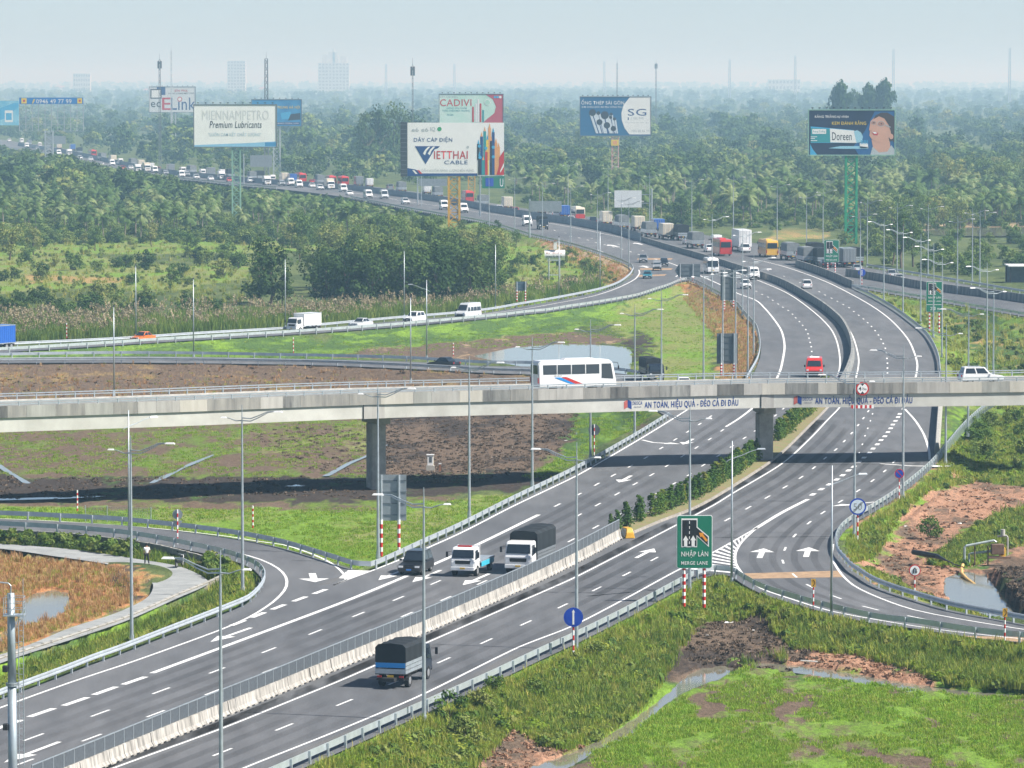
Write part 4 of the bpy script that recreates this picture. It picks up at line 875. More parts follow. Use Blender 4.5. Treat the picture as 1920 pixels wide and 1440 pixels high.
def ex_nu(t, z, r):
    m = MB().tube([(-r * .22, -.06, z - r * .5), (-r * .22, -.06, z + r * .2), (0, -.06, z + r * .42), (r * .22, -.06, z + r * .2), (r * .22, -.06, z - r * .3)], r * .09, 6).build('turn_arrow', M_SBL, t)
    flat([(r * .22, z - r * .55), (r * .45, z - r * .2), (0, z - r * .2)], -.07, M_SBL, t, 'arrow_head')
round_sign(1715, 1064, 1122, .46, 'round red rimmed no U-turn sign on red earth bank', M_RED, M_WHITE, ex_nu)
for u, vt, vb, lab in ((1525, 1085, 1144, 'yellow chevron marker on the inside of the slip road'), (1884, 1140, 1204, 'yellow chevron marker post at the near end of the slip road')):
    p = G(u, vb); t = thing('chevron_marker', lab, 'sign', p, 0, 'chevron markers'); zt = (vb - vt) / ppm(vb)
    MB().box((0, 0, zt - .3), (.34, .04, .62)).build('plate', M_YEL, t)
    flat([(-.08, zt - .05), (.1, zt - .3), (-.08, zt - .55), (0, zt - .55), (.15, zt - .3), (0, zt - .05)], -.04, M_SBL, t, 'chevron'); striped_post(t, 0, -.2, zt - .55, .06, 7, .05)
def back_sign(u, vb, px, label, posts, m=M_BACK, name='sign_back', arrow_l=False, zoff=-.3, pr=.13, upto=1.):
    """a road sign seen from behind: panel px box, posts (column, foot row) with painted bands"""
    p = G(u, vb); Y = p.y; p.z = 0; t = thing(name, label, 'sign', p)
    a, b_ = at(px[0], px[1], Y), at(px[2], px[3], Y); x0, z1, x1, z0 = a.x - p.x, a.z, b_.x - p.x, b_.z
    pts = [(x0, z0), (x1, z0), (x1, z1), (x0, z1)]
    if arrow_l: pts = [(x0, (z0 + z1) / 2), (x0 + .9, z0), (x1, z0), (x1, z1), (x0 + .9, z1)]
    slab(pts, -.03, .03, m, t)
    n = max(2, int((z1 - z0) / .8))
    for i in range(n):
        zz = z0 + (i + .5) * (z1 - z0) / n; MB().box(((x0 + x1) / 2 + (.45 if arrow_l else 0), -.06, zz), ((x1 - x0) * .98 - (.9 if arrow_l else 0), .05, .08)).build('brace', M_BACKD, t)
    for (pu, z_lo) in posts:
        x = at(pu, vb, Y).x - p.x; striped_post(t, x, z_lo, z0 + .1, pr, 8, -.14, upto); MB().cyl((x, -.14, z0), (x, -.14, z1), pr * .9, n=8).build('post', M_STEEL, t)
    return t
back_sign(738, 1034, (713, 890, 762, 976), 'large grey road sign seen from behind on the grass wedge', ((715, -.4), (748, -.4)))
back_sign(1288, 527, (1265, 495, 1313, 520), 'arrow shaped exit board seen from behind at the nose', ((1275, -.8), (1299, -.8)), M_BACKD, arrow_l=True)
back_sign(1366, 577, (1351, 506, 1380, 563), 'tall sign back among the lamp posts before the bend', ((1358, -.5), (1375, -.5)), M_BACKD)
back_sign(1361, 700, (1344, 625, 1383, 682), 'grey sign back just behind the bridge on the dry verge', ((1352, -.3), (1376, -.3)), M_BACKD)
back_sign(977, 562, (967, 528, 987, 545), 'small blue-grey sign back behind the far slip road', ((969, -.3), (985, -.3)), mat('sign_back_blue', (.10, .16, .22), .5, .3, .1))
def cantilever(u, vb, px, label, m, arms=True, ux=None):
    p = G(u, vb); Y = p.y; p.z = -.2; t = thing('gantry_sign', label, 'sign', p); a, b_ = at(px[0], px[1], Y), at(px[2], px[3], Y)
    x0, z1, x1, z0 = a.x - p.x, a.z + .2, b_.x - p.x, b_.z + .2
    MB().cyl((0, .2, -.2), (0, .2, z1 + .5), .26, .2, 10).build('column', M_STEEL, t)
    slab([(x0, z0), (x1, z0), (x1, z1), (x0, z1)], -.05, .05, m, t)
    for zz in (z0 + .25 * (z1 - z0), z1 - .25 * (z1 - z0)):
        xa, xb = (min(0, x0), max(0, x1)); MB().box(((xa + xb) / 2, .2, zz), (xb - xa, .16, .16)).build('arm', M_STEEL, t)
    for i in range(5): MB().box((x0 + (i + .5) * (x1 - x0) / 5, .1, (z0 + z1) / 2), (.09, .1, z1 - z0)).build('rib', M_STEEL, t)
    return t, x0, x1, z0, z1
cantilever(993, 444, (993, 377, 1053, 397), 'overhead sign seen from behind above the two oncoming trucks', M_BACK)
cantilever(1222, 424, (1152, 357, 1203, 389), 'blank white overhead sign among the palms', mat('blank_sign', (.62, .66, .68), .5, var=.06))
cantilever(457, 348, (469, 291, 510, 313), 'distant overhead sign back left of the yellow pillar', M_BACK)
cantilever(84, 292, (88, 255, 123, 270), 'faint distant overhead sign back beside the lattice billboard', M_BACK)
cantilever(783, 384, (786, 335, 838, 349), 'overhead sign back left of the yellow billboard pillar', M_BACK)
t, x0, x1, z0, z1 = cantilever(900, 404, (904, 330, 946, 353), 'green overhead direction sign under the corner of the cable billboard', M_GRN)
slab([(x0 + 1.0, z0 + .6), (x0 + 3.4, z0 + .6), (x0 + 3.4, z1 - .6), (x0 + 1.0, z1 - .6)], -.09, -.06, M_BLU, t, 'face'); letter('U', (x0 + 5.3, z0 + .5, x0 + 6.3, z1 - .8), -.08, M_WHITE, t)
# dark round sign back under the bridge, grey round back by the path
for u, v, vb, r, lab in ((1114, 806, 853, .62, 'dark round sign back beside the guardrail under the bridge'), (333, 964, 1020, .44, 'pale round sign back with a triangle below it on the slip road')):
    p = G(u, vb); p.z = -.2; zc = (vb - v) / ppm(vb) + .2; t = thing('round_sign', lab, 'sign', p)
    MB().cyl((0, 0, zc), (0, .04, zc), r, n=24).build('plate', M_BACKD if r > .6 else M_BACK, t); striped_post(t, 0, -.2, zc + r, .06, 10, -.08)
    if r < .6: slab([(-.42, zc - r - .1), (.42, zc - r - .1), (0, zc - r - .85)], 0, .04, M_BACK, t, 'triangle')
for u, vt, vb, lab in ((145, 918, 958, 'red and white marker post by the wire fence'), (474, 947, 990, 'red and white marker post on the bright grass'), (850, 642, 668, 'red and white marker post left of the pond'), (550, 632, 662, 'red and white marker post between the two slip roads'), (125, 605, 634, 'small marker post at the foot of the reeds')):
    p = G(u, vb, -.8 if vb > 900 else -.4); t = thing('marker_post', lab, 'post', p, 0, 'striped marker posts'); striped_post(t, 0, 0, (vb - vt) / ppm(vb), .07, 8, 0)
# no-entry roundel on the far column
# ---------------------------------------------------------------- billboards
def lattice(t, xs, ys, z0, z1, r, m, step=2.2, name='pillar'):
    for x in xs:
        for y in ys: MB().box((x, y, (z0 + z1) / 2), (r * 2, r * 2, z1 - z0)).build('pillar_leg', m, t)
    b_ = MB(); z = z0; k = 0
    while z < z1 - .2:
        zn = min(z + step, z1)
        for y in ys:
            b_.tube([(xs[0] if k % 2 else xs[1], y, z), (xs[1] if k % 2 else xs[0], y, zn)], r * .5, 4); b_.tube([(xs[0], y, zn), (xs[1], y, zn)], r * .45, 4)
            b_.tube([(xs[1] if k % 2 else xs[0], y, z), (xs[0] if k % 2 else xs[1], y, zn)], r * .5, 4)
        for x in xs: b_.tube([(x, ys[0] if k % 2 else ys[1], z), (x, ys[1] if k % 2 else ys[0], zn)], r * .5, 4)
        z = zn; k += 1
    b_.build('bracing', m, t)
class Board:
    """a hoarding: photo box of its panel, foot row of its pillar; printing is laid out in photo px on the flat panel"""
    def __init__(s, px, foot, label, face, frame, Y=None, depth=.9, lamps=11, rz=0., z=ZB):
        s.px = px; s.Y = Y or G(960, foot, z).y; uc = (px[0] + px[2]) / 2
        c = at(uc, 700, s.Y); s.t = thing('billboard', label, 'billboard', (c.x, s.Y, z), rz); s.k = s.Y / F; s.zb = z; s.uc = uc
        x0, z1 = s.m(px[0], px[1]); x1, z0 = s.m(px[2], px[3]); s.x0, s.x1, s.z0, s.z1 = x0, x1, z0, z1
        if face: MB().box(((x0 + x1) / 2, depth / 2, (z0 + z1) / 2), (x1 - x0, depth, z1 - z0)).build('panel', face, s.t)
        if frame:
            for zz in (z0 - .12, z1 + .12): MB().box(((x0 + x1) / 2, depth / 2 - .05, zz), (x1 - x0 + .5, depth + .1, .24)).build('frame_bar', frame, s.t)
            for xx in (x0 - .12, x1 + .12): MB().box((xx, depth / 2 - .05, (z0 + z1) / 2), (.24, depth + .1, z1 - z0)).build('frame_bar', frame, s.t)
        for i in range(lamps):
            x = x0 + (i + .5) * (x1 - x0) / lamps; f = MB().tube([(x, depth, z1 + .1), (x, depth, z1 + .55)], .05, 4); f.box((x, depth, z1 + .65), (.55, .4, .22)).build('floodlight', M_DARK, s.t)
        s.n = 0
    def m(s, u, v): p = at(u, v, s.Y); return p.x - at(s.uc, 700, s.Y).x, p.z - s.zb
    def poly(s, pts, mt, L=1, name='print'): return flat([s.m(u, v) for u, v in pts], -.02 - .012 * L, mt, s.t, name)
    def rect(s, a, b_, c, d, mt, L=1, name='print'): return s.poly([(a, b_), (c, b_), (c, d), (a, d)], mt, L, name)
    def disc(s, u, v, r, mt, L=1, rv=None): return s.poly([(u + r * math.cos(i * math.pi / 14), v + (rv or r) * math.sin(i * math.pi / 14)) for i in range(28)], mt, L)
    def text(s, body, u0, v0, u1, v1, mt, L=2, bold=.015, slant=0.):
        a, b_ = s.m(u0, v1), s.m(u1, v0); return letter(body, (a[0], a[1], b_[0], b_[1]), -.02 - .012 * L, mt, s.t, bold, slant=slant)
    def pillar(s, u0, u1, m, vtop=None, r=.16, dy=1.4, step=2.2, z0=0.):
        xa, xb = s.m(u0, 0)[0], s.m(u1, 0)[0]; lattice(s.t, (xa, xb), (.3, .3 + dy), z0, s.z0 if vtop is None else s.m(0, vtop)[1], r, m, step)
PW = print_mat('white', (.78, .79, .78)); PN = print_mat('deepblue', (.010, .055, .20)); PR_ = print_mat('red', (.50, .018, .020)); PK = print_mat('black', (.02, .022, .03))
PG = print_mat('grey', (.42, .46, .48)); PT = print_mat('teal', (.02, .27, .30)); PSK = print_mat('skyblue', (.05, .36, .62)); PY = print_mat('yellow', (.75, .55, .04)); PO = print_mat('orange', (.72, .34, .12))
M_GPIL = mat('pillar_green', (.02, .30, .14), .55, var=.15); M_GPAL = mat('pillar_pale_green', (.24, .42, .34), .55, var=.15); M_YPIL = mat('pillar_yellow', (.55, .30, .03), .55, var=.2)
M_FRM = mat('hoarding_frame', (.16, .18, .20), .6, .3, .15)
# lubricants
b = Board((364, 197, 518, 275), 420, 'white lubricants billboard on a pale green lattice pillar above the palms', mat('hoarding_white', (.82, .84, .83), .55, var=.05, vs=.2), M_FRM)
b.text('MIENNAMPETRO', 379, 207, 504, 225, print_mat('faded', (.64, .67, .67)), 1, 0); b.text('Premium Lubricants', 393, 227, 490, 240, PK, 1, .012, .12)
b.text('"LUÔN CAM KẾT CHẤT LƯỢNG"', 391, 246, 490, 257, print_mat('fadedblue', (.40, .55, .62)), 1)
b.poly([(364, 272), (470, 268), (518, 265), (518, 275), (364, 275)], print_mat('paleblue', (.25, .52, .72)), 1); b.rect(497, 267, 518, 274, print_mat('midblue', (.05, .25, .5)), 2)
b.pillar(434, 449, M_GPAL)
# cable company, near
b = Board((764, 230, 945, 330), 455, 'big white cable billboard on a yellow lattice pillar', mat('hoarding_white2', (.78, .79, .80), .5, var=.04, vs=.2), None, lamps=0, depth=.5)
MB().box((b.x0 - .95, 1.6, (b.z0 + b.z1) / 2), (1.7, 3.2, b.z1 - b.z0 + .3), R(0)).build('side_panel', mat('hoarding_side', (.05, .06, .075), .7, var=.3), b.t)
for i in range(12): MB().box((b.x0 - .95, -.03, b.z0 + (i + .5) * (b.z1 - b.z0) / 12), (1.7, .06, .12)).build('side_brace', M_FRM, b.t)
for u, s_ in ((778, 'C'), (796, 'C')): b.text('e6', u - 6, 239, u + 7, 247, PG, 1)
b.text('IQ', 807, 238, 816, 247, PG, 1); b.disc(824, 242, 4, print_mat('leafgreen', (.03, .32, .12)), 1)
b.text('DÂY CÁP ĐIỆN', 776, 256, 848, 268, PN, 1, .02); b.disc(877, 276, 2.5, PG, 1)
b.poly([(778, 274), (825, 274), (821, 278), (815, 280), (798, 308)], PN, 1)
for q in (0, 9): b.poly([(793 + q, 288), (797 + q, 281), (803 + q, 275), (807 + q, 275), (800 + q, 283), (797 + q, 291)], PW, 2)
b.text('IETTHAI', 814, 283, 877, 298, PR_, 2, .015); b.text('CABLE', 833, 301, 877, 308, PN, 1, .012)
b.poly([(764, 315), (780, 318), (787, 325), (895, 325), (895, 330), (764, 330)], PN, 1); b.text('DẪN NGUỒN NĂNG LƯỢNG BỀN VỮNG', 791, 315, 888, 323, PG, 2, .01)
for q, mt in ((0, PR_), (5, PN), (9, PR_)): b.poly([(773 + q, 319), (777 + q, 319), (783 + q, 326), (779 + q, 326)], mt if q else PW, 3)
cols = [(897, 270, 300, PK), (903, 256, 328, PN), (909, 246, 328, PT), (914, 262, 328, PY), (918, 240, 300, PO), (921, 264, 328, PK), (925, 248, 328, PN), (930, 268, 328, PO), (935, 276, 328, PO), (899, 292, 328, PK), (906, 300, 328, PT), (912, 285, 328, PR_)]
for i, (u, v0, v1, mt) in enumerate(cols):
    b.rect(u - 2.5, v0, u + 2.5, v1, mt, 1 + i * .3, 'cable'); b.poly([(u - 2, v0), (u, v0 - 9), (u + 2, v0)], PO if i % 3 else PSK, 1 + i * .3, 'cable_tip')
for u, v in ((899, 274), (911, 278), (925, 276), (900, 295), (925, 294)): b.disc(u, v, 3, PSK, 6)
b.poly([(945, 282), (936, 296), (936, 310), (931, 328), (945, 328)], PR_, 7); b.poly([(945, 305), (938, 320), (938, 324), (945, 312)], PW, 8)
b.pillar(841, 861, M_YPIL, r=.26, dy=2.2, step=2.6)
# cable company, behind
b = Board((824, 177, 943, 250), 372, 'green and red cable billboard behind the big white one', mat('hoarding_mint', (.42, .66, .56), .55, var=.0, col2=(.62, .76, .70), vs=.12), M_FRM, Y=1750, lamps=11)
b.poly([(910, 177), (943, 177), (943, 235), (920, 238), (905, 230), (927, 212), (930, 200), (924, 186)], print_mat('crimson', (.46, .06, .085)), 1)
b.text('CADIVI', 825, 186, 884, 199, PR_, 1, .02); b.text('DÂY CÁP ĐIỆN', 825, 179, 858, 184, PG, 1); b.text('DÒNG SẢN PHẨM', 838, 200, 875, 204, PT, 1); b.text('THÂN THIỆN MÔI TRƯỜNG', 829, 205, 881, 210, PT, 1)
b.text('Be Safe', 839, 213, 850, 217, PT, 1); b.disc(914, 192, 6, PW, 2); b.disc(914, 192, 5, print_mat('mint', (.42, .66, .56)), 3)
for u, v0, mt in ((887, 200, PR_), (893, 194, PW), (897, 186, PW), (901, 194, PR_), (906, 206, PT)): b.rect(u - 1.6, v0, u + 1.6, 229, mt, 3, 'cable')
for u in (928, 933, 938): b.disc(u, 182, 2.4, PW if u > 935 else PSK, 3)
b.pillar(878, 890, M_YPIL, r=.2)
# steel pipes
b = Board((1088, 182, 1220, 254), 356, 'blue and white steel pipe billboard on red and white legs', mat('hoarding_blue', (.010, .115, .27), .5, var=.05, vs=.2), M_FRM, lamps=14)
b.poly([(1181, 182), (1220, 182), (1220, 252), (1180, 252), (1171, 240), (1166, 226), (1165, 212), (1169, 197)], PW, 1)
b.text('ỐNG THÉP SÀI GÒN', 1090, 186, 1170, 196, PW, 1, .03); b.text('KIM CHÂU ĐỨC BÀ RỊA VŨNG TÀU', 1091, 198, 1167, 203, PW, 1)
M_SIL = print_mat('silver', (.60, .66, .72))
for (u, v, r, u2, v2) in ((1111, 211, 6.5, 1124, 250), (1122, 212, 3.5, 1132, 250), (1134, 216, 7.5, 1141, 250), (1146, 214, 3, 1150, 250), (1124, 229, 5.5, 1130, 250), (1145, 220, 3, 1152, 250), (1138, 235, 6, 1143, 250), (1152, 223, 3, 1156, 250), (1150, 241, 5, 1153, 250)):
    b.poly([(u - r, v), (u + r, v), (u2 + r, v2), (u2 - r, v2)], M_SIL, 2 + v * .01, 'pipe'); b.poly([(u - r * .3, v), (u, v), (u2, v2), (u2 - r * .3, v2)], PN, 2.6 + v * .01, 'pipe_shade'); b.disc(u, v, r, PK, 3.5 + v * .01)
b.text('SG', 1177, 204, 1212, 217, PN, 2, .02); b.text('STEEL PIPE', 1183, 220, 1207, 224, PG, 2); b.text('Chất lượng tạo thành công', 1172, 228, 1217, 231, PG, 2); b.text('1900 88 66 39', 1183, 243, 1217, 248, PG, 2); b.rect(1177, 220, 1179, 225, PN, 2)
M_RW = mat('pillar_red_white', (.62, .60, .57), .6, var=.0, col2=(.45, .06, .05), vs=.9)
b.pillar(1148, 1160, M_RW, r=.2); t_ = b.t; a0, a1 = b.m(1146, 273), b.m(1160, 262)
flat([a0, (a1[0], a0[1]), a1, (a0[0], a1[1])], -.05, PY, t_); q0, q1 = b.m(1149, 271), b.m(1157, 264); flat([q0, (q1[0], q0[1]), q1, (q0[0], q1[1])], -.07, PO, t_)
# toothpaste
b = Board((1517, 207, 1677, 290), 458, 'dark blue toothpaste billboard with smiling woman on a green lattice pillar', mat('hoarding_navy', (.008, .018, .055), .5, var=.2, vs=.2), M_GPAL, lamps=12)
b.poly([(1677, 209), (1677, 290), (1610, 290), (1600, 275), (1622, 245), (1640, 209)], print_mat('glowblue', (.012, .10, .28)), 1); b.poly([(1519, 270), (1524, 280), (1532, 290), (1519, 290)], PSK, 1)
b.text('RĂNG TRẮNG', 1528, 214, 1568, 221, PW, 1, .03); b.text('tự nhiên', 1570, 216, 1591, 222, PW, 1); b.text('KEM ĐÁNH RĂNG', 1560, 226, 1624, 234, PY, 1, .025)
b.poly([(1520, 237), (1600, 244), (1606, 250), (1604, 268), (1520, 268)], PSK, 2); b.poly([(1520, 240), (1556, 242), (1557, 267), (1520, 267)], PT, 3); b.poly([(1556, 241), (1602, 245), (1607, 268), (1557, 267)], PW, 3)
b.poly([(1601, 246), (1607, 244), (1614, 248), (1618, 256), (1616, 266), (1606, 268)], print_mat('capblue', (.30, .55, .68)), 4); b.text('Doreen', 1560, 248, 1597, 263, PK, 4, .02)
b.rect(1523, 242, 1549, 251, PW, 4); b.text('Răng Trắng', 1525, 244, 1547, 249, PT, 5)
for v in (256, 259, 263): b.rect(1520, v, 1532 if v != 259 else 1528, v + 1.2, PW, 5)
b.poly([(1612, 268), (1612, 278), (1628, 278), (1627, 268)], PW, 4); b.poly([(1553, 278), (1575, 274), (1612, 274), (1627, 276), (1627, 279), (1580, 279)], print_mat('brush', (.28, .55, .70)), 4)
for i in range(5): b.rect(1614 + i * 2.8, 263, 1615.5 + i * 2.8, 270, PSK, 5)
PSKIN = print_mat('skin', (.60, .33, .23)); PSKD = print_mat('skin_shade', (.40, .20, .14)); PHAIR = print_mat('hair', (.050, .026, .018))
b.poly([(1634, 262), (1640, 290), (1670, 290), (1668, 255)], PSKIN, 3); b.poly([(1632, 290), (1636, 275), (1648, 286), (1664, 284), (1671, 272), (1677, 280), (1677, 290)], PG, 4)
b.poly([(1640, 222), (1648, 215), (1662, 213), (1674, 219), (1677, 226), (1677, 262), (1668, 266), (1664, 250), (1660, 236), (1650, 225)], PHAIR, 4)
b.poly([(1630, 240), (1632, 228), (1640, 219), (1652, 216), (1663, 222), (1669, 236), (1671, 250), (1664, 262), (1654, 268), (1642, 266), (1634, 260), (1630, 254), (1631, 248)], PSKIN, 5)
b.poly([(1637, 224), (1642, 216), (1652, 211), (1664, 211), (1677, 219), (1677, 268), (1672, 262), (1670, 246), (1666, 234), (1658, 222), (1648, 218)], PHAIR, 6); b.disc(1671, 256, 4, PSKIN, 7, 5)
b.poly([(1634, 248), (1640, 246), (1647, 250), (1645, 254), (1638, 253)], PR_, 7); b.poly([(1635, 247.5), (1641, 247), (1645, 250), (1640, 251)], PW, 8)
for u, v, r in ((1638, 230, 5), (1652, 232, 7)): b.disc(u, v, r, PG, 6, r * .75); b.disc(u, v, r * .88, PSKD, 7, r * .62); b.disc(u + .5, v, 1.3, PHAIR, 8)
b.poly([(1660, 233), (1670, 238), (1670, 239.5), (1660, 235)], PG, 8); b.poly([(1632, 236), (1629, 244), (1635, 245), (1637, 238)], PSKIN, 6); b.poly([(1630, 244), (1635, 245.5), (1633, 246.5)], PSKD, 8)
b.pillar(1588, 1608, M_GPIL, r=.24, dy=2.4, step=2.4)
# lattice board with a phone number strip
b = Board((36, 183, 156, 195), 347, 'empty lattice billboard with a blue telephone number strip on top', mat('hoarding_strip', (.02, .18, .50), .5, var=.06), None, lamps=0, depth=.6)
b.text('0946 49 77 99', 68, 186, 134, 194, PW, 1, .025); b.rect(40, 184, 50, 194, PY, 1); b.rect(43, 187, 47, 191, PR_, 2); b.rect(145, 184, 154, 194, PY, 1); b.rect(147.5, 187, 151.5, 191, PR_, 2); b.poly([(60, 194), (63, 186), (66, 186), (62, 194)], PY, 2)
lt = MB(); M_LAT = mat('lattice_grey', (.42, .47, .50), .6, .3, .15)
for i in range(11):
    u = 36 + 12 * i; a, c = b.m(u, 195), b.m(u, 246); lt.tube([(a[0], .3, a[1]), (c[0], .3, c[1])], .10, 4); lt.tube([(a[0], 1.6, a[1]), (c[0], 1.6, c[1])], .08, 4)
    if i < 10:
        for j in range(4): p0, p1 = b.m(u, 195 + 12.7 * j), b.m(u + 12, 207.7 + 12.7 * j); lt.tube([(p0[0], .3, p0[1]), (p1[0], .3, p1[1])] if (i + j) % 2 else [(p1[0], .3, p0[1]), (p0[0], .3, p1[1])], .05, 4)
for j in range(5): p0, p1 = b.m(36, 195 + 12.7 * j), b.m(156, 195 + 12.7 * j); lt.tube([(p0[0], .3, p0[1]), (p1[0], .3, p1[1])], .09, 4); lt.tube([(p0[0], 1.6, p0[1]), (p1[0], 1.6, p1[1])], .07, 4)
lt.build('lattice_frame', M_LAT, b.t)
b.pillar(83, 97, M_LAT, vtop=246, r=.22, dy=1.2)
# solar water heater board
b = Board((280, 163, 366, 210), 288, 'pale hazy billboard with red and blue lettering on two thin legs', mat('hoarding_pale', (.62, .66, .68), .55, var=.05, vs=.2), M_FRM, lamps=9)
b.rect(282, 167, 303, 185, PK, 1); b.rect(284, 169, 301, 183, PW, 2); b.rect(294, 163, 310, 178, PN, .5); b.text('BÌN PHA', 328, 167, 352, 172, PR_, 1); b.text('NĂNG LƯỢNG MẶT TRỜI', 316, 173, 364, 177, PK, 1)
b.text('E', 304, 183, 320, 206, PR_, 1, .03); b.text('Link', 321, 183, 366, 206, PN, 1, .02); b.text('ec', 283, 191, 301, 201, PK, 1); b.disc(337, 186, 4.5, PR_, 2); b.disc(337, 186, 3, PW, 3)
b.pillar(320, 328, M_LAT, r=.25, dy=.8, step=3)
# blue one behind the lubricants board, and the one cut by the frame
b = Board((472, 187, 565, 236), 330, 'deep blue billboard partly hidden behind the white lubricants board', mat('hoarding_sea', (.02, .17, .40), .5, var=.0, col2=(.05, .30, .55), vs=.15), M_FRM, lamps=8)
b.text('TRUNG HÀ NỘI', 520, 197, 562, 205, PY, 1); b.poly([(526, 212), (545, 209), (547, 222), (528, 224)], PSK, 1); b.poly([(545, 214), (563, 212), (563, 224), (540, 226)], PK, 2); b.rect(519, 229, 562, 234, PN, 1); b.text('MARISON, REGIONAL, FUSION', 521, 230, 560, 233, PW, 2)
b.pillar(512, 524, M_LAT, r=.25, step=3)
b = Board((-60, 189, 35, 235), 300, 'light blue billboard cut off by the frame edge', mat('hoarding_lightblue', (.06, .38, .60), .5, var=.0, col2=(.30, .58, .72), vs=.12), None, lamps=0)
b.poly([(0, 203), (26, 193), (35, 193), (35, 200), (10, 222), (0, 225)], PSK, 1); b.rect(9, 207, 24, 229, PW, 2); b.rect(11, 212, 22, 225, PSK, 3); b.pillar(-30, -15, M_LAT, r=.25, step=3)
# ---------------------------------------------------------------- masts, far buildings
def mast(u, vt, vb, wpx, label, head=0, ladder=False, Y=None, col=None):
    Y = Y or G(960, vb, ZB).y; p = at(u, vb, Y); zt = at(u, vt, Y).z; t = thing('radio_mast', label, 'mast', (p.x, Y, ZB)); k = Y / F; w_ = wpx * k / 2; m = col or M_MAST
    h = zt - ZB
    for sx in (-1, 1):
        for sy in (-1, 1): MB().cyl((sx * w_, sy * w_, 0), (sx * w_ * .6, sy * w_ * .6, h), w_ * .28, w_ * .2, 5).build('mast_leg', m, t)
    b_ = MB(); n = int(h / 3)
    for i in range(n):
        f0, f1 = 1 - .4 * i / n, 1 - .4 * (i + 1) / n; s_ = 1 if i % 2 else -1
        b_.tube([(-s_ * w_ * f0, -w_ * f0, i * h / n), (s_ * w_ * f1, -w_ * f1, (i + 1) * h / n)], w_ * .14, 4)
        b_.tube([(s_ * w_ * f0, w_ * f0, i * h / n), (-s_ * w_ * f1, w_ * f1, (i + 1) * h / n)], w_ * .14, 4); b_.box((0, 0, (i + 1) * h / n), (w_ * 2 * f1, w_ * 2 * f1, .15))
    b_.build('bracing', m, t)
    if head:
        for i in range(6): a = i * math.pi / 3; MB().box((math.cos(a) * head * k, math.sin(a) * head * k, h - 2.4), (.5, .5, 3.6)).build('antenna', M_MAST, t)
    MB().cyl((0, 0, h), (0, 0, h + 3), .08, .04, 5).build('rod', m, t)
M_MAST = mat('mast_steel', (.13, .15, .17), .6, .3, .15)
mast(300, 112, 270, 4, 'dark phone mast with antenna cluster left of the pale billboard', 3, Y=2300); mast(322, 95, 290, 3, 'tall thin lattice mast above the pale billboard', Y=2700, col=M_LAT)
mast(500, 110, 330, 8, 'thick lattice chimney mast behind the deep blue billboard', Y=2100); mast(774, 122, 350, 3, 'slim phone mast left of the mint cable billboard', 3, Y=1900)
mast(1157, 118, 190, 2.5, 'thin distant mast right of centre on the hazy skyline', 0, Y=3300); mast(1230, 118, 175, 2.5, 'distant phone mast above the steel pipe billboard', 2, Y=3600)
for u, vt, Y, lab in ((1675, 92, 7600, 'hazy transmission tower above the toothpaste billboard'), (1893, 90, 7200, 'hazy transmission tower nearest the right frame edge'), (1491, 105, 8200, 'faint transmission tower left of the round trees'), (1368, 112, 8600, 'faint pylon right of the pipe billboard'), (1133, 115, 9600, 'very faint pylon above the pipe billboard'), (852, 120, 9600, 'very faint pylon above the mint billboard'), (724, 120, 9900, 'very faint pylon left of the slim mast')): mast(u, vt, 180, 4.5, lab, 0, Y=Y, col=M_LAT)
def facade(t, w_, d_, h, m, nx, nz, mg):
    MB().box((0, 0, h / 2), (w_, d_, h)).build('wall', m, t)
    for i in range(nx):
        for j in range(nz): MB().box((-w_ / 2 + (i + .5) * w_ / nx, -d_ / 2 - .02, (j + .55) * h / nz), (w_ / nx * .55, .2, h / nz * .5)).build('window', mg, t)
M_WALLH = mat('pale_render', (.55, .54, .52), .8, var=.1, vs=.1); M_GLZ = mat('far_glazing', (.10, .12, .14), .3, var=.1)
def block(u0, u1, vt, Y, label, nx, nz, m=None, extra=None):
    k = Y / F; p = at((u0 + u1) / 2, 170, Y); h = at(0, vt, Y).z - ZB; t = thing('tower_block', label, 'building', (p.x, Y, ZB)); facade(t, (u1 - u0) * k, 25, h, m or M_WALLH, nx, nz, M_GLZ)
    if extra:
        for (a, c, v) in extra: hh = at(0, v, Y).z - ZB - h; MB().box((((a + c) / 2 - (u0 + u1) / 2) * k, 0, h + hh / 2), ((c - a) * k, 16, hh)).build('upper_storey', m or M_WALLH, t)
block(427, 461, 114, 11500, 'lone pale tower block on the hazy horizon', 6, 12)
block(597, 655, 118, 12500, 'wide stepped tower building fading into the haze', 9, 10, None, [(604, 614, 103), (616, 634, 98), (624, 628, 91), (638, 650, 106)])
block(138, 170, 138, 13000, 'low pale building on the far left horizon', 7, 5); block(1440, 1500, 149, 13000, 'long low pale building under far pylons', 9, 3)
M_TILE = mat('roof_tiles', (.42, .15, .09), .8, var=.15); M_ZINC = mat('roof_sheet', (.55, .60, .62), .5, .3, .1)
def house(u, v, wpx, hpx, label, roof=None, wall=None):
    p = G(u, v, ZB); k = p.y / F; w_, h = wpx * k, hpx * k; t = thing('house', label, 'house', (p.x, p.y, ZB), random.uniform(-.3, .3)); d = w_ * .7
    facade(t, w_, d, h * .65, wall or M_WHITE, max(2, int(w_ / 4)), max(1, int(h / 5)), M_GLZ); r = roof or M_ZINC
    MB().extr([(-d / 2 - .6, h * .65), (0, h), (d / 2 + .6, h * .65)], -w_ / 2 - .5, w_ / 2 + .5, (lambda z: 0) if r is M_ZINC else (lambda z: (z - h * .65) * .9)).build('roof', r, t)
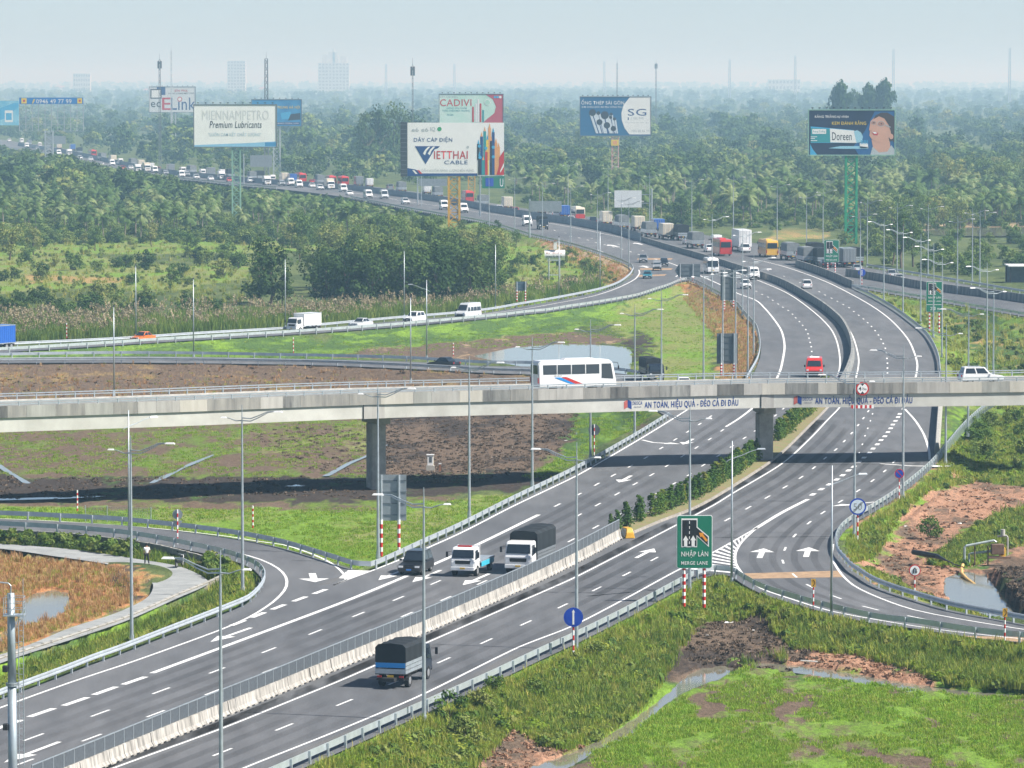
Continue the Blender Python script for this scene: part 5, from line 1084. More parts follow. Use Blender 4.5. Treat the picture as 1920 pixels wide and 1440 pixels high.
for i, (u, v, a, c, rf, lab) in enumerate(((1385, 303, 28, 20, M_TILE, 'red tiled house among palms left of the toothpaste billboard'), (1437, 306, 12, 14, M_TILE, 'small red roof between the palms'), (735, 262, 30, 22, M_TILE, 'red roofed house below the mint billboard'), (1455, 174, 10, 8, M_ZINC, 'tiny white far building left of a pair'), (1425, 168, 9, 6, M_ZINC, 'tiny white far shed nearest the pylon'), (1500, 168, 34, 8, M_ZINC, 'long white far shed right of the pair'), (1310, 180, 12, 5, M_ZINC, 'low white far roof above the woods'), (1735, 160, 20, 6, M_ZINC, 'white far building right of the round trees'), (1865, 160, 10, 5, M_ZINC, 'white far hut near the frame edge'), (66, 174, 16, 9, M_ZINC, 'bright white far house at the far left'), (112, 172, 22, 11, M_TILE, 'far house with orange roof'), (212, 176, 24, 9, M_ZINC, 'white far house right of the orange one'), (274, 176, 10, 10, M_TILE, 'narrow far house with orange roof'), (492, 176, 14, 13, M_TILE, 'gabled white far house beside the chimney mast'), (1248, 172, 14, 10, M_ZINC, 'bright white far villa above the pipe billboard'), (1045, 170, 14, 8, M_ZINC, 'white far house in the middle of the horizon'), (820, 158, 30, 4, M_ZINC, 'long low far roof at the horizon'), (195, 254, 24, 8, M_ZINC, 'white roof amid trees below the number strip'), (305, 366, 54, 10, M_ZINC, 'long pale shed roof above the palms'), (200, 368, 34, 8, M_ZINC, 'pale shed roof left of the long one'))): house(u, v, a, c, lab, rf)
# roofed shed at the right edge
p = G(1905, 530, ZB); t = thing('shed', 'open shed with a white roof at the frame edge', 'shed', p)
MB().box((2.5, 0, 3.6), (9, 9, .25)).build('roof', M_WHITE, t)
for x in (-1.6, 6.6):
    for y in (-4, 4): MB().box((x, y, 1.75), (.3, .3, 3.5)).build('post', M_DARK, t)
MB().box((2.5, 4, 1.7), (8.6, .2, 3.4)).build('wall', M_BACKD, t)
# ---------------------------------------------------------------- vehicles (local +y is forward)
M_GLASS = mat('car_glass', (.018, .026, .036), .08, var=0, spec=.8); M_TYRE = mat('tyre', (.018, .018, .019), .8, var=.1); M_RIM = mat('rim', (.40, .41, .42), .4, .6, .05)
M_HEAD = mat('headlight', (.75, .77, .78), .15, var=0); M_TAIL = mat('tail_light', (.38, .012, .012), .3, var=0); M_PLATE = mat('number_plate', (.70, .45, .05), .5, var=.05); M_PLATEB = mat('number_plate_blue', (.05, .20, .55), .5, var=.05)
M_CHAS = mat('chassis', (.02, .02, .021), .7, var=.2); M_CANV = mat('canvas_dark', (.012, .016, .019), .75, var=.25, vs=1.5, bump=.3, bs=6); M_CANVG = mat('canvas_grey', (.17, .19, .20), .75, var=.2, vs=1.5, bump=.3, bs=6)
PAINT = {}
def paint(c):
    if c not in PAINT:
        rgb = {'white': (.76, .77, .77), 'silver': (.50, .53, .55), 'grey': (.20, .22, .24), 'black': (.010, .011, .013), 'red': (.50, .03, .025), 'blue': (.015, .10, .42), 'navy': (.010, .018, .034), 'yellow': (.70, .42, .06), 'cream': (.66, .60, .48), 'orange': (.62, .16, .03), 'green': (.06, .25, .16), 'teal': (.03, .22, .30)}[c]
        PAINT[c] = mat('paint_' + c, rgb, .32, var=.05, vs=.8, coat=.4)
    return PAINT[c]
def wheels(t, ys, W, r, wd=.22, dual=False):
    for y in ys:
        for s in (-1, 1):
            x = s * (W / 2 - wd / 2 - .02); o = MB().cyl((x - wd / 2, y, r), (x + wd / 2, y, r), r, n=14).build('wheel', M_TYRE, t)
            MB().cyl((x + s * wd / 2, y, r), (x + s * (wd / 2 + .015), y, r), r * .6, r * .5, n=12).build('rim', M_RIM, o)
def quad(t, pts, m, name, off=(0, 0, 0)):
    return MB().poly([Vector(p) + Vector(off) for p in pts]).build(name, m, t)
def car(c, L=4.5, W=1.8, Hh=1.45, kind='sedan', name='car'):
    t = thing(name, 'x', 'car'); pm = paint(c); r = .32 if kind == 'sedan' else .37; h = L / 2; zl = r * .75; belt = Hh * (.60 if kind == 'sedan' else .58); hood = belt * .92
    pr = {'sedan': [(-h, zl), (h, zl), (h + .02, zl + .25), (h - .05, hood * .80), (h * .45, hood), (-h * .62, belt), (-h * .97, belt * .97), (-h - .02, zl + .3)],
          'suv': [(-h, zl), (h, zl), (h + .02, zl + .3), (h - .06, hood * .88), (h * .42, hood), (-h * .95, belt), (-h - .02, zl + .35)],
          'pickup': [(-h, zl), (h, zl), (h + .02, zl + .3), (h - .06, hood * .88), (h * .45, hood), (-h * .98, belt * .95), (-h - .02, zl + .35)]}[kind]
    MB().extr(pr, -W / 2, W / 2).build('body', pm, t, bevel=.07, seg=2, smooth=False)
    gp = {'sedan': [(-h * .68, belt - .03), (h * .42, belt - .06), (h * .08, Hh), (-h * .36, Hh)], 'suv': [(-h * .94, belt - .03), (h * .40, belt - .06), (h * .10, Hh), (-h * .84, Hh)], 'pickup': [(-h * .30, belt - .03), (h * .42, belt - .06), (h * .14, Hh), (-h * .22, Hh)]}[kind]
    sl = .20 / (Hh - belt); ins = lambda z: .04 + max(0, z - belt) * sl
    gr = MB().extr(gp, -W / 2, W / 2, ins).build('cabin', pm, t, bevel=.04)
    def gpt(a, bq, s):   # point on the cabin side, a along, bq up
        z = belt + (Hh - belt) * bq; yb = gp[0][0] + (gp[1][0] - gp[0][0]) * a; yt = gp[3][0] + (gp[2][0] - gp[3][0]) * a; y = yb + (yt - yb) * bq; return (s * (W / 2 - ins(z) + .012), y, z)
    for s in (-1, 1):
        for a0, a1 in ((.08, .47), (.52, .92)) if kind != 'pickup' else ((.12, .9),): quad(t, [gpt(a0, .1, s), gpt(a1, .1, s), gpt(a1, .84, s), gpt(a0, .84, s)], M_GLASS, 'side_window')
        MB().box((s * (W / 2 + .1), h * .38, belt + .08), (.2, .12, .14)).build('mirror', pm, t)
        MB().box((s * W * .36, h - .02, hood * .74), (W * .2, .12, .15)).build('headlight', M_HEAD, t); MB().box((s * W * .40, -h + .0, belt * .82), (.16, .08, .24)).build('tail_light', M_TAIL, t)
    f = lambda e, k: (gp[e][0], gp[e][1])
    for (lo, hi, nm, o) in (((gp[1]), (gp[2]), 'windshield', .02), ((gp[0]), (gp[3]), 'rear_window', -.02)):
        p0, p1 = Vector((0, lo[0], lo[1])), Vector((0, hi[0], hi[1])); a, b_ = p0.lerp(p1, .14), p0.lerp(p1, .90)
        quad(t, [(-W / 2 + ins(a.z) + .08, a.y + o, a.z), (W / 2 - ins(a.z) - .08, a.y + o, a.z), (W / 2 - ins(b_.z) - .08, b_.y + o, b_.z), (-W / 2 + ins(b_.z) + .08, b_.y + o, b_.z)], M_GLASS, nm, (0, 0, .012))
    MB().box((0, h + .0, zl + .18), (W * .9, .14, .26)).build('bumper', pm if kind == 'sedan' else M_CHAS, t, bevel=.03); MB().box((0, h + .02, hood * .70), (W * .42, .06, .14)).build('grille', M_CHAS, t)
    MB().box((0, h + .085, zl + .2), (.42, .02, .12)).build('number_plate', M_PLATEB if c == 'black' else M_PLATE if c == 'x' else M_WHITE, t)
    if kind == 'suv': 
        for s in (-1, 1): MB().tube([(s * W * .37, -h * .7, Hh + .03), (s * W * .37, h * .05, Hh + .03)], .025, 4).build('roof_rail', M_STEEL, t)
    wheels(t, (h * .62, -h * .60), W, r); return t
def van(c, L=5.4, W=1.95, Hh=2.4, name='van'):
    t = thing(name, 'x', 'van'); pm = paint(c); h = L / 2
    MB().extr([(-h, .35), (h, .35), (h + .02, .9), (h - .25, 1.15), (h - .75, 1.35), (h - 1.45, Hh - .25), (h - 1.75, Hh), (-h + .12, Hh), (-h, Hh - .2)], -W / 2, W / 2, lambda z: max(0, z - 1.1) * .12).build('body', pm, t, bevel=.06, seg=2)
    quad(t, [(-W * .40, h - .80, 1.42), (W * .40, h - .80, 1.42), (W * .36, h - 1.38, Hh - .36), (-W * .36, h - 1.38, Hh - .36)], M_GLASS, 'windshield', (0, .05, .04))
    for s in (-1, 1):
        for y0, y1 in ((h - 1.85, h - 1.1), (h - 3.0, h - 2.05), (h - 4.1, h - 3.1), (-h + .3, h - 4.2)): 
            x0, x1 = s * (W / 2 - .035), s * (W / 2 - .10); quad(t, [(x0, y0, 1.32), (x0, y1, 1.32), (x1, y1 - .1, 1.95), (x1, y0, 1.95)], M_GLASS, 'side_window', (s * .012, 0, 0))
        MB().box((s * W * .38, h - .1, .98), (.3, .2, .22)).build('headlight', M_HEAD, t); MB().box((s * W * .44, -h, 1.1), (.12, .05, .5)).build('tail_light', M_TAIL, t); MB().box((s * (W / 2 + .12), h - 1.05, 1.5), (.2, .1, .3)).build('mirror', M_DARK, t)
    MB().box((0, h + .02, .72), (W * .55, .08, .25)).build('grille', M_CHAS, t); quad(t, [(-W * .35, -h - .012, 1.4), (W * .35, -h - .012, 1.4), (W * .33, -h - .012, 1.95), (-W * .33, -h - .012, 1.95)], M_GLASS, 'rear_window'); MB().box((0, h + .03, .5), (W * .92, .1, .2)).build('bumper', M_CHAS, t)
    wheels(t, (h - 1.0, -h + 1.1), W, .36); return t
def bus(c, L=8.6, W=2.4, Hh=3.15, c2=None, stripes=None, name='bus'):
    t = thing(name, 'x', 'bus'); pm = paint(c); h = L / 2
    body = [(-h + .05, .4), (h - .05, .4), (h + .03, 1.0), (h - .08, 1.6), (h - .32, Hh - .35), (h - .75, Hh), (-h + .2, Hh - .05), (-h, Hh - .4)]
    MB().extr(body, -W / 2, W / 2, lambda z: max(0, z - 1.4) * .045).build('body', pm, t, bevel=.10, seg=2)
    MB().box((0, h * .12, Hh + .05), (W * .55, L * .42, .18), 0, .15, .3).build('roof_pod', pm, t, bevel=.04)
    quad(t, [(-W * .45, h - .10, 1.45), (W * .45, h - .10, 1.45), (W * .42, h - .36, Hh - .45), (-W * .42, h - .36, Hh - .45)], M_GLASS, 'windshield', (0, .07, .01))
    quad(t, [(-W * .4, -h, 1.75), (W * .4, -h, 1.75), (W * .38, -h, Hh - .5), (-W * .38, -h, Hh - .5)], M_GLASS, 'rear_window', (0, -.02, 0))
    n = 4
    for s in (-1, 1):
        for i in range(n):
            y0 = -h + .55 + i * (L - 2.3) / n; y1 = y0 + (L - 2.3) / n - .10; x = s * (W / 2 - .02); xt = s * (W / 2 - .065)
            quad(t, [(x, y0, 1.72), (x, y1, 1.72), (xt, y1, 2.68), (xt, y0 - (.0 if i else .05), 2.68)], M_GLASS, 'side_window', (s * .02, 0, 0))
        quad(t, [(s * (W / 2 - .005), h - 1.6, 1.25), (s * (W / 2 - .005), h - .3, 1.15), (s * (W / 2 - .065), h - .55, 2.72), (s * (W / 2 - .065), h - 1.6, 2.72)], M_GLASS, 'side_window', (s * .022, 0, 0))
        MB().tube([(s * W * .40, h - .25, Hh - .32), (s * W * .46, h + .22, Hh - .35), (s * W * .47, h + .30, Hh - .75)], .035, 5).box((s * W * .47, h + .3, Hh - .85), (.16, .10, .36)).build('mirror', M_DARK, t)
        MB().box((s * W * .38, h + .0, .95), (.35, .1, .22)).build('headlight', M_HEAD, t); MB().box((s * W * .45, -h - .01, 1.1), (.15, .06, .55)).build('tail_light', M_TAIL, t)
        if stripes:
            x = s * (W / 2 + .012)
            quad(t, [(x, -h * .42, 1.42), (x, -h * .28, 1.42), (x, h * .18, .62), (x, -h * .02, .62)], paint('red'), 'stripe'); quad(t, [(x, -h * .60, 1.40), (x, -h * .44, 1.40), (x, -h * .02, .62), (x, -h * .14, .62)], mat('stripe_blue', (.02, .25, .62), .4, var=0), 'stripe')
        if c2: quad(t, [(s * (W / 2 + .008), -h + .1, .5), (s * (W / 2 + .008), h * .8, .5), (s * (W / 2 + .008), h * .2, 1.5), (s * (W / 2 + .008), -h + .1, 1.6)], paint(c2), 'livery')
        MB().box((s * (W / 2 - .01), 0, .62), (.04, L * .36, .28)).build('luggage_door', pm, t)
    if c2: quad(t, [(-W * .46, -h - .015, .6), (W * .46, -h - .015, .6), (W * .45, -h - .015, 1.65), (-W * .45, -h - .015, 1.65)], paint(c2), 'livery')
    MB().box((0, h + .03, .62), (W * .9, .12, .34)).build('bumper', pm, t, bevel=.03); MB().box((0, h + .10, .72), (.45, .03, .12)).build('number_plate', M_PLATE, t)
    wheels(t, (h - 1.9, -h + 2.3), W, .48, .28); return t
def truck(cab, box, L=6.5, W=2.1, Hh=3.1, kind='canvas', name='truck', boards=None):
    """cab-over truck; kind: canvas (bowed tarpaulin over side boards), box, container, flat (tow bed)"""
    t = thing(name, 'x', 'truck'); pm = paint(cab); h = L / 2; cl = 1.75; y0 = h - cl; ch = 2.35 if W < 2.3 else 2.65
    k = ch / 2.35
    MB().extr([(y0, .55), (h, .55), (h + .03, 1.25 * k), (h - .06, 1.45 * k), (h - .30, 2.25 * k), (h - .48, ch), (y0, ch)], -W / 2 + .05, W / 2 - .05, lambda z: max(0, z - 1.3 * k) * .06).build('cab', pm, t, bevel=.07, seg=2)
    quad(t, [(-W * .43, h - .06, 1.50 * k), (W * .43, h - .06, 1.50 * k), (W * .40, h - .27, 2.15 * k), (-W * .40, h - .27, 2.15 * k)], M_GLASS, 'windshield', (0, .035, .012))
    for s in (-1, 1):
        x = s * (W / 2 - .05); quad(t, [(x, h - 1.25, 1.45 * k), (x, h - .25, 1.35 * k), (x - s * .05, h - .45, 2.1 * k), (x - s * .05, h - 1.25, 2.1 * k)], M_GLASS, 'side_window', (s * .015, 0, 0))
        MB().box((s * W * .36, h + .02, .98), (W * .13, .1, .24)).build('headlight', M_HEAD, t)
        MB().tube([(s * W * .46, h - .2, 2.0 * k), (s * (W * .5 + .22), h + .05, 2.0 * k)], .02, 4).box((s * (W * .5 + .24), h + .05, 1.80 * k), (.18, .08, .46)).build('mirror', M_DARK, t)
        MB().box((s * W * .36, -h - .02, .78), (.3, .06, .12)).build('tail_light', M_TAIL, t)
    MB().box((0, h + .03, 1.18), (W * .60, .05, .30)).build('grille', M_CHAS, t); MB().box((0, h + .04, .66), (W * .94, .16, .30)).build('bumper', pm if cab == 'white' else M_CHAS, t, bevel=.03); MB().box((0, h + .13, .70), (.42, .02, .15)).build('number_plate', M_PLATE, t)
    MB().box((0, -cl / 2, .62), (W * .42, L - .5, .24)).build('chassis', M_CHAS, t); MB().box((0, -h - .03, .80), (.42, .02, .15)).build('number_plate', M_PLATE, t)
    MB().box((0, -h + .02, .60), (W * .9, .1, .14)).build('rear_bumper', M_CHAS, t)
    by0, by1 = -h, y0 - .12; bl = by1 - by0; yc = (by0 + by1) / 2; fl = .95
    if kind == 'canvas':
        bm_ = M_CANV if box == 'dark' else M_CANVG
        sec = [(-W / 2, fl + .75), (-W / 2, Hh - .30), (-W * .40, Hh - .08), (0, Hh), (W * .40, Hh - .08), (W / 2, Hh - .30), (W / 2, fl + .75)]
        m = MB(); n = len(sec); ns = 7
        for i in range(ns + 1):
            y = by0 + bl * i / ns; sag = 0 if i % 2 == 0 else .05
            for x, z in sec: m.v.append((x * (1 - sag * .35), y, z - (sag if z > Hh - .35 else 0)))
        for i in range(ns):
            for j in range(n - 1): a = i * n + j; m.f.append((a, a + 1, a + n + 1, a + n))
        m.f.append(tuple(range(n))[::-1]); m.f.append(tuple(ns * n + j for j in range(n))); m.build('tarpaulin', bm_, t)
        bd = boards or pm
        for s in (-1, 1): 
            for zz in (0, 1, 2): MB().box((s * (W / 2 - .02), yc, fl + .14 + zz * .26), (.06, bl, .22)).build('side_board', bd, t)
        for zz in (0, 1): MB().box((0, by0 + .02, fl + .18 + zz * .40), (W - .06, .06, .32)).build('tail_board', M_STEEL if zz == 0 or box == 'grey' or L > 8 else mat('stripe_blue', (.02, .25, .62), .4, var=0), t)
        MB().box((0, yc, fl), (W, bl, .10)).build('bed', M_CHAS, t)
    elif kind in ('box', 'container'):
        bm_ = paint(box); o = MB().box((0, yc, (fl + Hh) / 2), (W + .06, bl, Hh - fl)).build('cargo_box', bm_, t, bevel=.03)
        nr = int(bl / .5)
        for s in (-1, 1):
            for i in range(nr): MB().box((s * (W / 2 + .035), by0 + (i + .5) * bl / nr, (fl + Hh) / 2), (.03, bl / nr * .45, Hh - fl - .25)).build('rib', bm_, o) if kind == 'container' else None
            MB().box((s * (W / 2 + .03), yc, Hh - .05), (.05, bl, .10)).build('rail', M_STEEL, o); MB().box((s * (W / 2 + .03), yc, fl + .06), (.05, bl, .12)).build('rail', M_STEEL, o)
            MB().box((s * W * .24, by0 - .02, (fl + Hh) / 2), (W * .46, .03, Hh - fl - .2)).build('rear_door', bm_, o)
        for x in (-.35, -.1, .1, .35): MB().cyl((x * W, by0 - .05, fl + .15), (x * W, by0 - .05, Hh - .15), .025, n=5).build('lock_rod', M_STEEL, o)
    elif kind == 'flat':
        MB().box((0, yc, 1.05), (W, bl, .16)).build('bed', M_STEEL, t); tq = mat('tow_turquoise', (.05, .42, .58), .4, var=.1)
        for s in (-1, 1): MB().box((s * (W / 2 - .02), yc, .84), (.08, bl * .9, .40)).build('side_skirt', tq, t); MB().box((s * W * .42, by1 - .15, 1.75), (.10, .12, 1.3)).build('headboard_post', M_WHITE, t)
        MB().box((0, by1 - .15, 2.3), (W * .9, .1, .14)).build('headboard_rail', M_WHITE, t); MB().box((0, by1 - .8, 1.25), (.7, .5, .3)).build('winch', M_RED, t); MB().box((0, h - .75, ch + .07), (1.15, .28, .14)).build('light_bar', paint('red'), t)
    wheels(t, (h - .95, -h + 1.1) if L < 7 else (h - 1.1, -h + 1.0, -h + 2.2), W, .43 if W < 2.3 else .5, .30); return t
PROTO = {}
VS = 1.0
def vehicle(key, make, p, q, label, z=0., group=None):
    """put a vehicle at pixel p on height z, its nose towards pixel q"""
    a, b_ = (G(p[0], p[1], z), G(q[0], q[1], z)); d = b_ - a; rz = math.atan2(-d.x, d.y); a.z = z + .012
    if key not in PROTO:
        t = make(); t.location = a; t.rotation_euler = (0, 0, rz); t['label'] = label; t.scale = (VS,) * 3
        if group: t['group'] = group
        PROTO[key] = t; return t
    return dup(PROTO[key], a, rz, label, group, VS)
LF = lambda u, v: (u - 100, v + 42)     # nose direction down the near carriageway
vehicle('suvblk', lambda: car('black', 4.8, 1.9, 1.82, 'suv'), (780, 1074), LF(780, 1074), 'dark off-road car driving beside the left slip road')
vehicle('tow', lambda: truck('white', None, 6.6, 2.1, 2.4, 'flat', 'tow_truck'), (886, 1074), LF(886, 1074), 'white flatbed tow truck with turquoise side skirts')
vehicle('wcanvas', lambda: truck('white', 'dark', 8.2, 2.35, 3.45, 'canvas', boards=paint('grey')), (994, 1068), LF(994, 1068), 'white truck with dark canvas cover beside the median fence')
vehicle('dcanvas', lambda: truck('navy', 'dark', 6.4, 2.1, 3.0, 'canvas', boards=M_STEEL), (758, 1280), (858, 1237), 'dark canvas truck seen from behind on the near carriageway')
# on the overpass
def on_deck(u, off, key, make, label):
    pos, d = deck_point(u, off); pos.z = 8.215; rz = math.atan2(-d.x, d.y)
    t = make(); t.location = pos; t.rotation_euler = (0, 0, rz); t['label'] = label; PROTO[key] = t; return t
wb = on_deck(1074, 2.6, 'wbus', lambda: bus('white', 8.6, 2.4, 3.15, stripes=True), 'white bus with red and blue stripes crossing the overpass')
letter('0280.3985.821', (-2.6, 1.50, -1.7, 1.62), 0, PK, wb, 0, 'lettering').rotation_euler = (0, 0, 0)
for o in list(wb.children):
    if o.name.startswith('lettering'): o.rotation_euler = (0, 0, R(90)); o.location = (1.215, 0, 0)
on_deck(1841, 2.6, 'mpv', lambda: car('white', 4.6, 1.8, 1.75, 'suv'), 'white people carrier driving on the overpass near its right end')
# beyond the bridge
V = vehicle
def redvan():
    t = van('red', 6.2, 2.35, 2.5); MB().box((0, -.6, 2.53), (1.3, 2.6, .06)).build('roof_panel', M_WHITE, t); return t
V('rbus', redvan, (1527, 705), (1521, 745), 'red vehicle half hidden behind the bridge railing')
V('dcanvas2', lambda: truck('navy', 'dark', 6.8, 2.2, 3.1, 'canvas'), (1222, 713), (1300, 738), 'dark canvas truck behind the bridge beside the pond')
V('wsedan', lambda: car('white', 4.6, 1.8, 1.46, 'sedan'), (1282, 729), (1340, 755), 'white car almost hidden behind the bridge railing')
V('bsedan', lambda: car('black', 4.6, 1.8, 1.46, 'sedan'), (832, 689), (700, 683), 'dark car on the low slip road left of the bus')
V('bluebox', lambda: truck('white', 'blue', 8.5, 2.4, 3.7, 'container'), (-14, 657), (-60, 661), 'blue container truck cut off by the frame edge')
V('rsedan', lambda: car('orange', 4.3, 1.75, 1.5, 'sedan'), (268, 640), (200, 645), 'orange red car on the slip road below the reeds')
V('wbox', lambda: truck('white', 'white', 6.4, 2.1, 3.0, 'box'), (570, 622), (500, 627), 'white box truck on the far slip road')
V('ssedan', lambda: car('silver', 4.6, 1.8, 1.46, 'sedan'), (677, 613), (600, 619), 'silver saloon behind the white box truck')
V('wsuv', lambda: car('white', 4.7, 1.86, 1.75, 'suv'), (777, 604), (700, 611), 'white car ahead of the silver minibus')
V('svan', lambda: van('silver', 5.8, 2.05, 2.65), (878, 597), (800, 604), 'silver minibus on the far slip road')
V('gsuv', lambda: car('grey', 4.7, 1.86, 1.8, 'suv'), (1206, 492), (1212, 500), 'grey off-road car entering the far slip road first in view')
V('gvan', lambda: van('grey', 4.9, 1.9, 2.0), (1232, 507), (1232, 515), 'grey people carrier at the fork before the arrow board')
V('nsuv', lambda: car('navy', 4.7, 1.86, 1.75, 'suv'), (1245, 499), (1247, 506), 'dark blue car just behind the grey people carrier')
V('tsedan', lambda: car('teal', 4.5, 1.8, 1.5, 'suv'), (1214, 522), (1206, 530), 'blue-grey car leading the group on the slip road bend')
V('wbus2', lambda: bus('white', 9.5, 2.45, 3.2), (1333, 512), (1352, 520), 'plain white coach coming past the arrow board')
V('wvan', lambda: van('white', 5.6, 2.0, 2.5), (1413, 524), (1432, 533), 'white minibus behind lamp posts on the bend')
V('wsuv', None, (1398, 541), (1415, 550), 'white car leading the minibus round the bend')
V('wsuv', None, (1512, 541), (1494, 531), 'white car driving away alone on the far carriageway')
V('spick', lambda: car('silver', 5.2, 1.86, 1.8, 'pickup'), (1607, 511), (1580, 504), 'silver pickup nearest the queue on the joining road')
V('spick', None, (1671, 522), (1650, 518), 'silver pickup on the joining road right of the blue sign')
V('wsedan', None, (1684, 527), (1660, 522), 'white car beside the pickup on the joining road')
# the queue, nearest first
VS = 1.18
Q = lambda u, v: (u - 30, v - 7)
V('redbus', lambda: bus('red', 10.5, 2.45, 3.3), (1353, 479), Q(1353, 479), 'red coach seen from behind in the queue')
V('bigbox', lambda: truck('white', 'white', 11.5, 2.5, 4.3, 'container'), (1389, 470), Q(1389, 470), 'tallest white container lorry in the queue')
V('wsuv', None, (1396, 473), (1375, 467), 'white car under the tail of the tall container lorry')
V('yelbus', lambda: bus('yellow', 10.5, 2.45, 3.3), (1440, 481), Q(1440, 481), 'yellow coach in the queue')
V('gcanvas', lambda: truck('white', 'grey', 9.0, 2.4, 3.4, 'canvas'), (1480, 487), Q(1480, 487), 'grey canvas truck right behind the yellow coach')
V('dcanvas3', lambda: truck('navy', 'dark', 9.0, 2.4, 3.4, 'canvas'), (1526, 487), Q(1526, 487), 'dark canvas truck left of the small merge sign')
V('gcanvas', None, (1511, 496), Q(1511, 496), 'grey canvas truck by the dark wall end')
V('dcanvas3', None, (1537, 498), Q(1537, 498), 'dark truck hidden half behind the small merge sign')
V('tealbox', lambda: truck('teal', 'grey', 9.0, 2.4, 3.5, 'box'), (1585, 500), Q(1585, 500), 'grey box truck right of the small merge sign')
V('bsedan', None, (1547, 502), Q(1547, 502), 'dark car at the foot of the small merge sign')
V('dcanvas3', None, (1600, 497), Q(1600, 497), 'dark truck at the end of the queue on the joining road')
V('gcanvas', None, (1303, 465), Q(1303, 465), 'grey truck ahead of the red coach')
V('wsedan', None, (1330, 472), Q(1330, 472), 'white car ahead of the red coach')
V('wbox2', lambda: truck('white', 'cream', 7.5, 2.3, 3.4, 'box'), (1248, 448), Q(1248, 448), 'cream box truck between two blue-grey trucks in the queue')
V('blubox', lambda: truck('blue', 'blue', 7.5, 2.3, 3.2, 'box'), (1232, 437), Q(1232, 437), 'blue truck above the median screen')
V('gcanvas', None, (1216, 444), Q(1216, 444), 'grey truck left of the cream box truck')
V('dcanvas3', None, (1276, 450), Q(1276, 450), 'dark truck right of the cream box truck')
V('wvan', None, (1342, 463), Q(1342, 463), 'white van in the queue above the red coach')
V('wsuv', None, (1290, 458), Q(1290, 458), 'white car in the queue before the grey truck')
V('wbox2', None, (1195, 433), Q(1195, 433), 'cream box truck in the queue below the blank white sign')
V('wbox2', None, (1135, 423), Q(1135, 423), 'large cream box truck behind the red and cream coach')
V('gcanvas', None, (1165, 430), Q(1165, 430), 'grey truck between the two cream box trucks')
V('nsuv', None, (1110, 420), Q(1110, 420), 'dark blue car behind the red and cream coach')
V('redbus2', lambda: bus('cream', 10.5, 2.45, 3.3, 'red'), (1083, 413), Q(1083, 413), 'red and cream coach in the queue among lamps')
V('wvan', None, (1040, 409), Q(1040, 409), 'white van ahead of the red and cream coach')
V('blubox', None, (1056, 409), Q(1056, 409), 'blue truck just ahead of the red and cream coach')
V('wsedan', None, (1070, 416), Q(1070, 416), 'white car low beside the red and cream coach')
V('dcanvas3', None, (1012, 402), Q(1012, 402), 'dark truck in the queue under the overhead sign back')
V('wvan', None, (988, 424), (1010, 431), 'white van coming towards the overhead sign back')
V('dcanvas2', None, (1017, 430), (1040, 438), 'dark truck coming beside the white van under the overhead sign')
V('wsuv', None, (936, 397), Q(936, 397), 'white car in the queue below the green overhead sign')
V('wbox2', None, (950, 393), Q(950, 393), 'cream truck in the queue below the green overhead sign')
V('redsed', lambda: car('red', 4.4, 1.8, 1.5, 'sedan'), (966, 399), Q(966, 399), 'red car in the queue right of the green overhead sign')
V('gcanvas', None, (905, 388), Q(905, 388), 'grey truck in the queue beside the yellow pillar')
V('redbus', None, (877, 380), Q(877, 380), 'red coach in the queue right of the yellow pillar')
V('wvan', None, (832, 393), (860, 399), 'white van coming just left of the yellow pillar')
V('wvan', None, (868, 399), (900, 404), 'white van coming just right of the yellow pillar')
V('svan', None, (720, 373), (750, 379), 'silver van coming alone on the far motorway')
V('wvan', None, (643, 360), (670, 364), 'white van coming left of the container trucks')
V('wbox', None, (692, 352), Q(692, 352), 'white box truck in the far queue left of the cable billboard')
V('tealbox', None, (672, 351), Q(672, 351), 'grey box truck beside the white one in the far queue')
V('gvan', None, (731, 357), Q(731, 357), 'grey van in the far queue under the cable billboard')
V('gcanvas', None, (752, 361), Q(752, 361), 'grey truck in the far queue under the cable billboard corner')
V('gcanvas', None, (820, 371), Q(820, 371), 'grey truck in the far queue left of the yellow pillar')
V('wbox', None, (800, 365), Q(800, 365), 'white truck in the far queue left of the yellow pillar')
FQ = 'distant vehicles on the hazy motorway'; LQ = 'small distant vehicle on the hazy motorway above the palms'
random.seed(11); kinds = ['wbox', 'wvan', 'wsuv', 'gcanvas', 'tealbox', 'wsedan', 'wbox2', 'redbus', 'dcanvas3', 'wvan', 'redsed', 'blubox']
LBL = {'wbox': 'distant white box truck', 'wvan': 'distant white van', 'wsuv': 'distant white car', 'gcanvas': 'distant grey truck', 'tealbox': 'distant teal cabbed truck', 'wsedan': 'distant white saloon', 'wbox2': 'distant cream truck', 'redbus': 'distant red coach', 'dcanvas3': 'distant dark truck', 'redsed': 'distant red car', 'blubox': 'distant blue truck', 'gvan': 'distant grey van'}
spots = [(a, c) for a, c in zip(np.linspace(640, 20, 34), np.interp(np.linspace(640, 20, 34), [20, 133, 200, 300, 383, 457, 520, 640], [266, 283, 306, 321, 331, 337, 342, 348]))]
for i, (u, v) in enumerate(spots):
    k = random.choice(kinds); V(k, None, (u + random.uniform(-5, 5), v + random.uniform(-1.5, 2.)), (u - 30, v - 4.5), LBL[k] + ' in the hazy queue above the palms', 0, FQ)
for i, (u, v) in enumerate([(600, 356), (560, 352), (528, 349), (500, 347), (430, 341), (395, 338), (368, 336), (340, 333), (310, 329), (258, 323), (230, 318), (190, 311), (150, 299), (110, 291), (70, 283)]):
    k = ('wsuv', 'wvan', 'gvan', 'wbox', 'redsed', 'wsedan')[i % 6]; V(k, None, (u, v), (u + 30, v + 4.5), LBL[k] + ' coming towards us above the palms', 0, FQ)

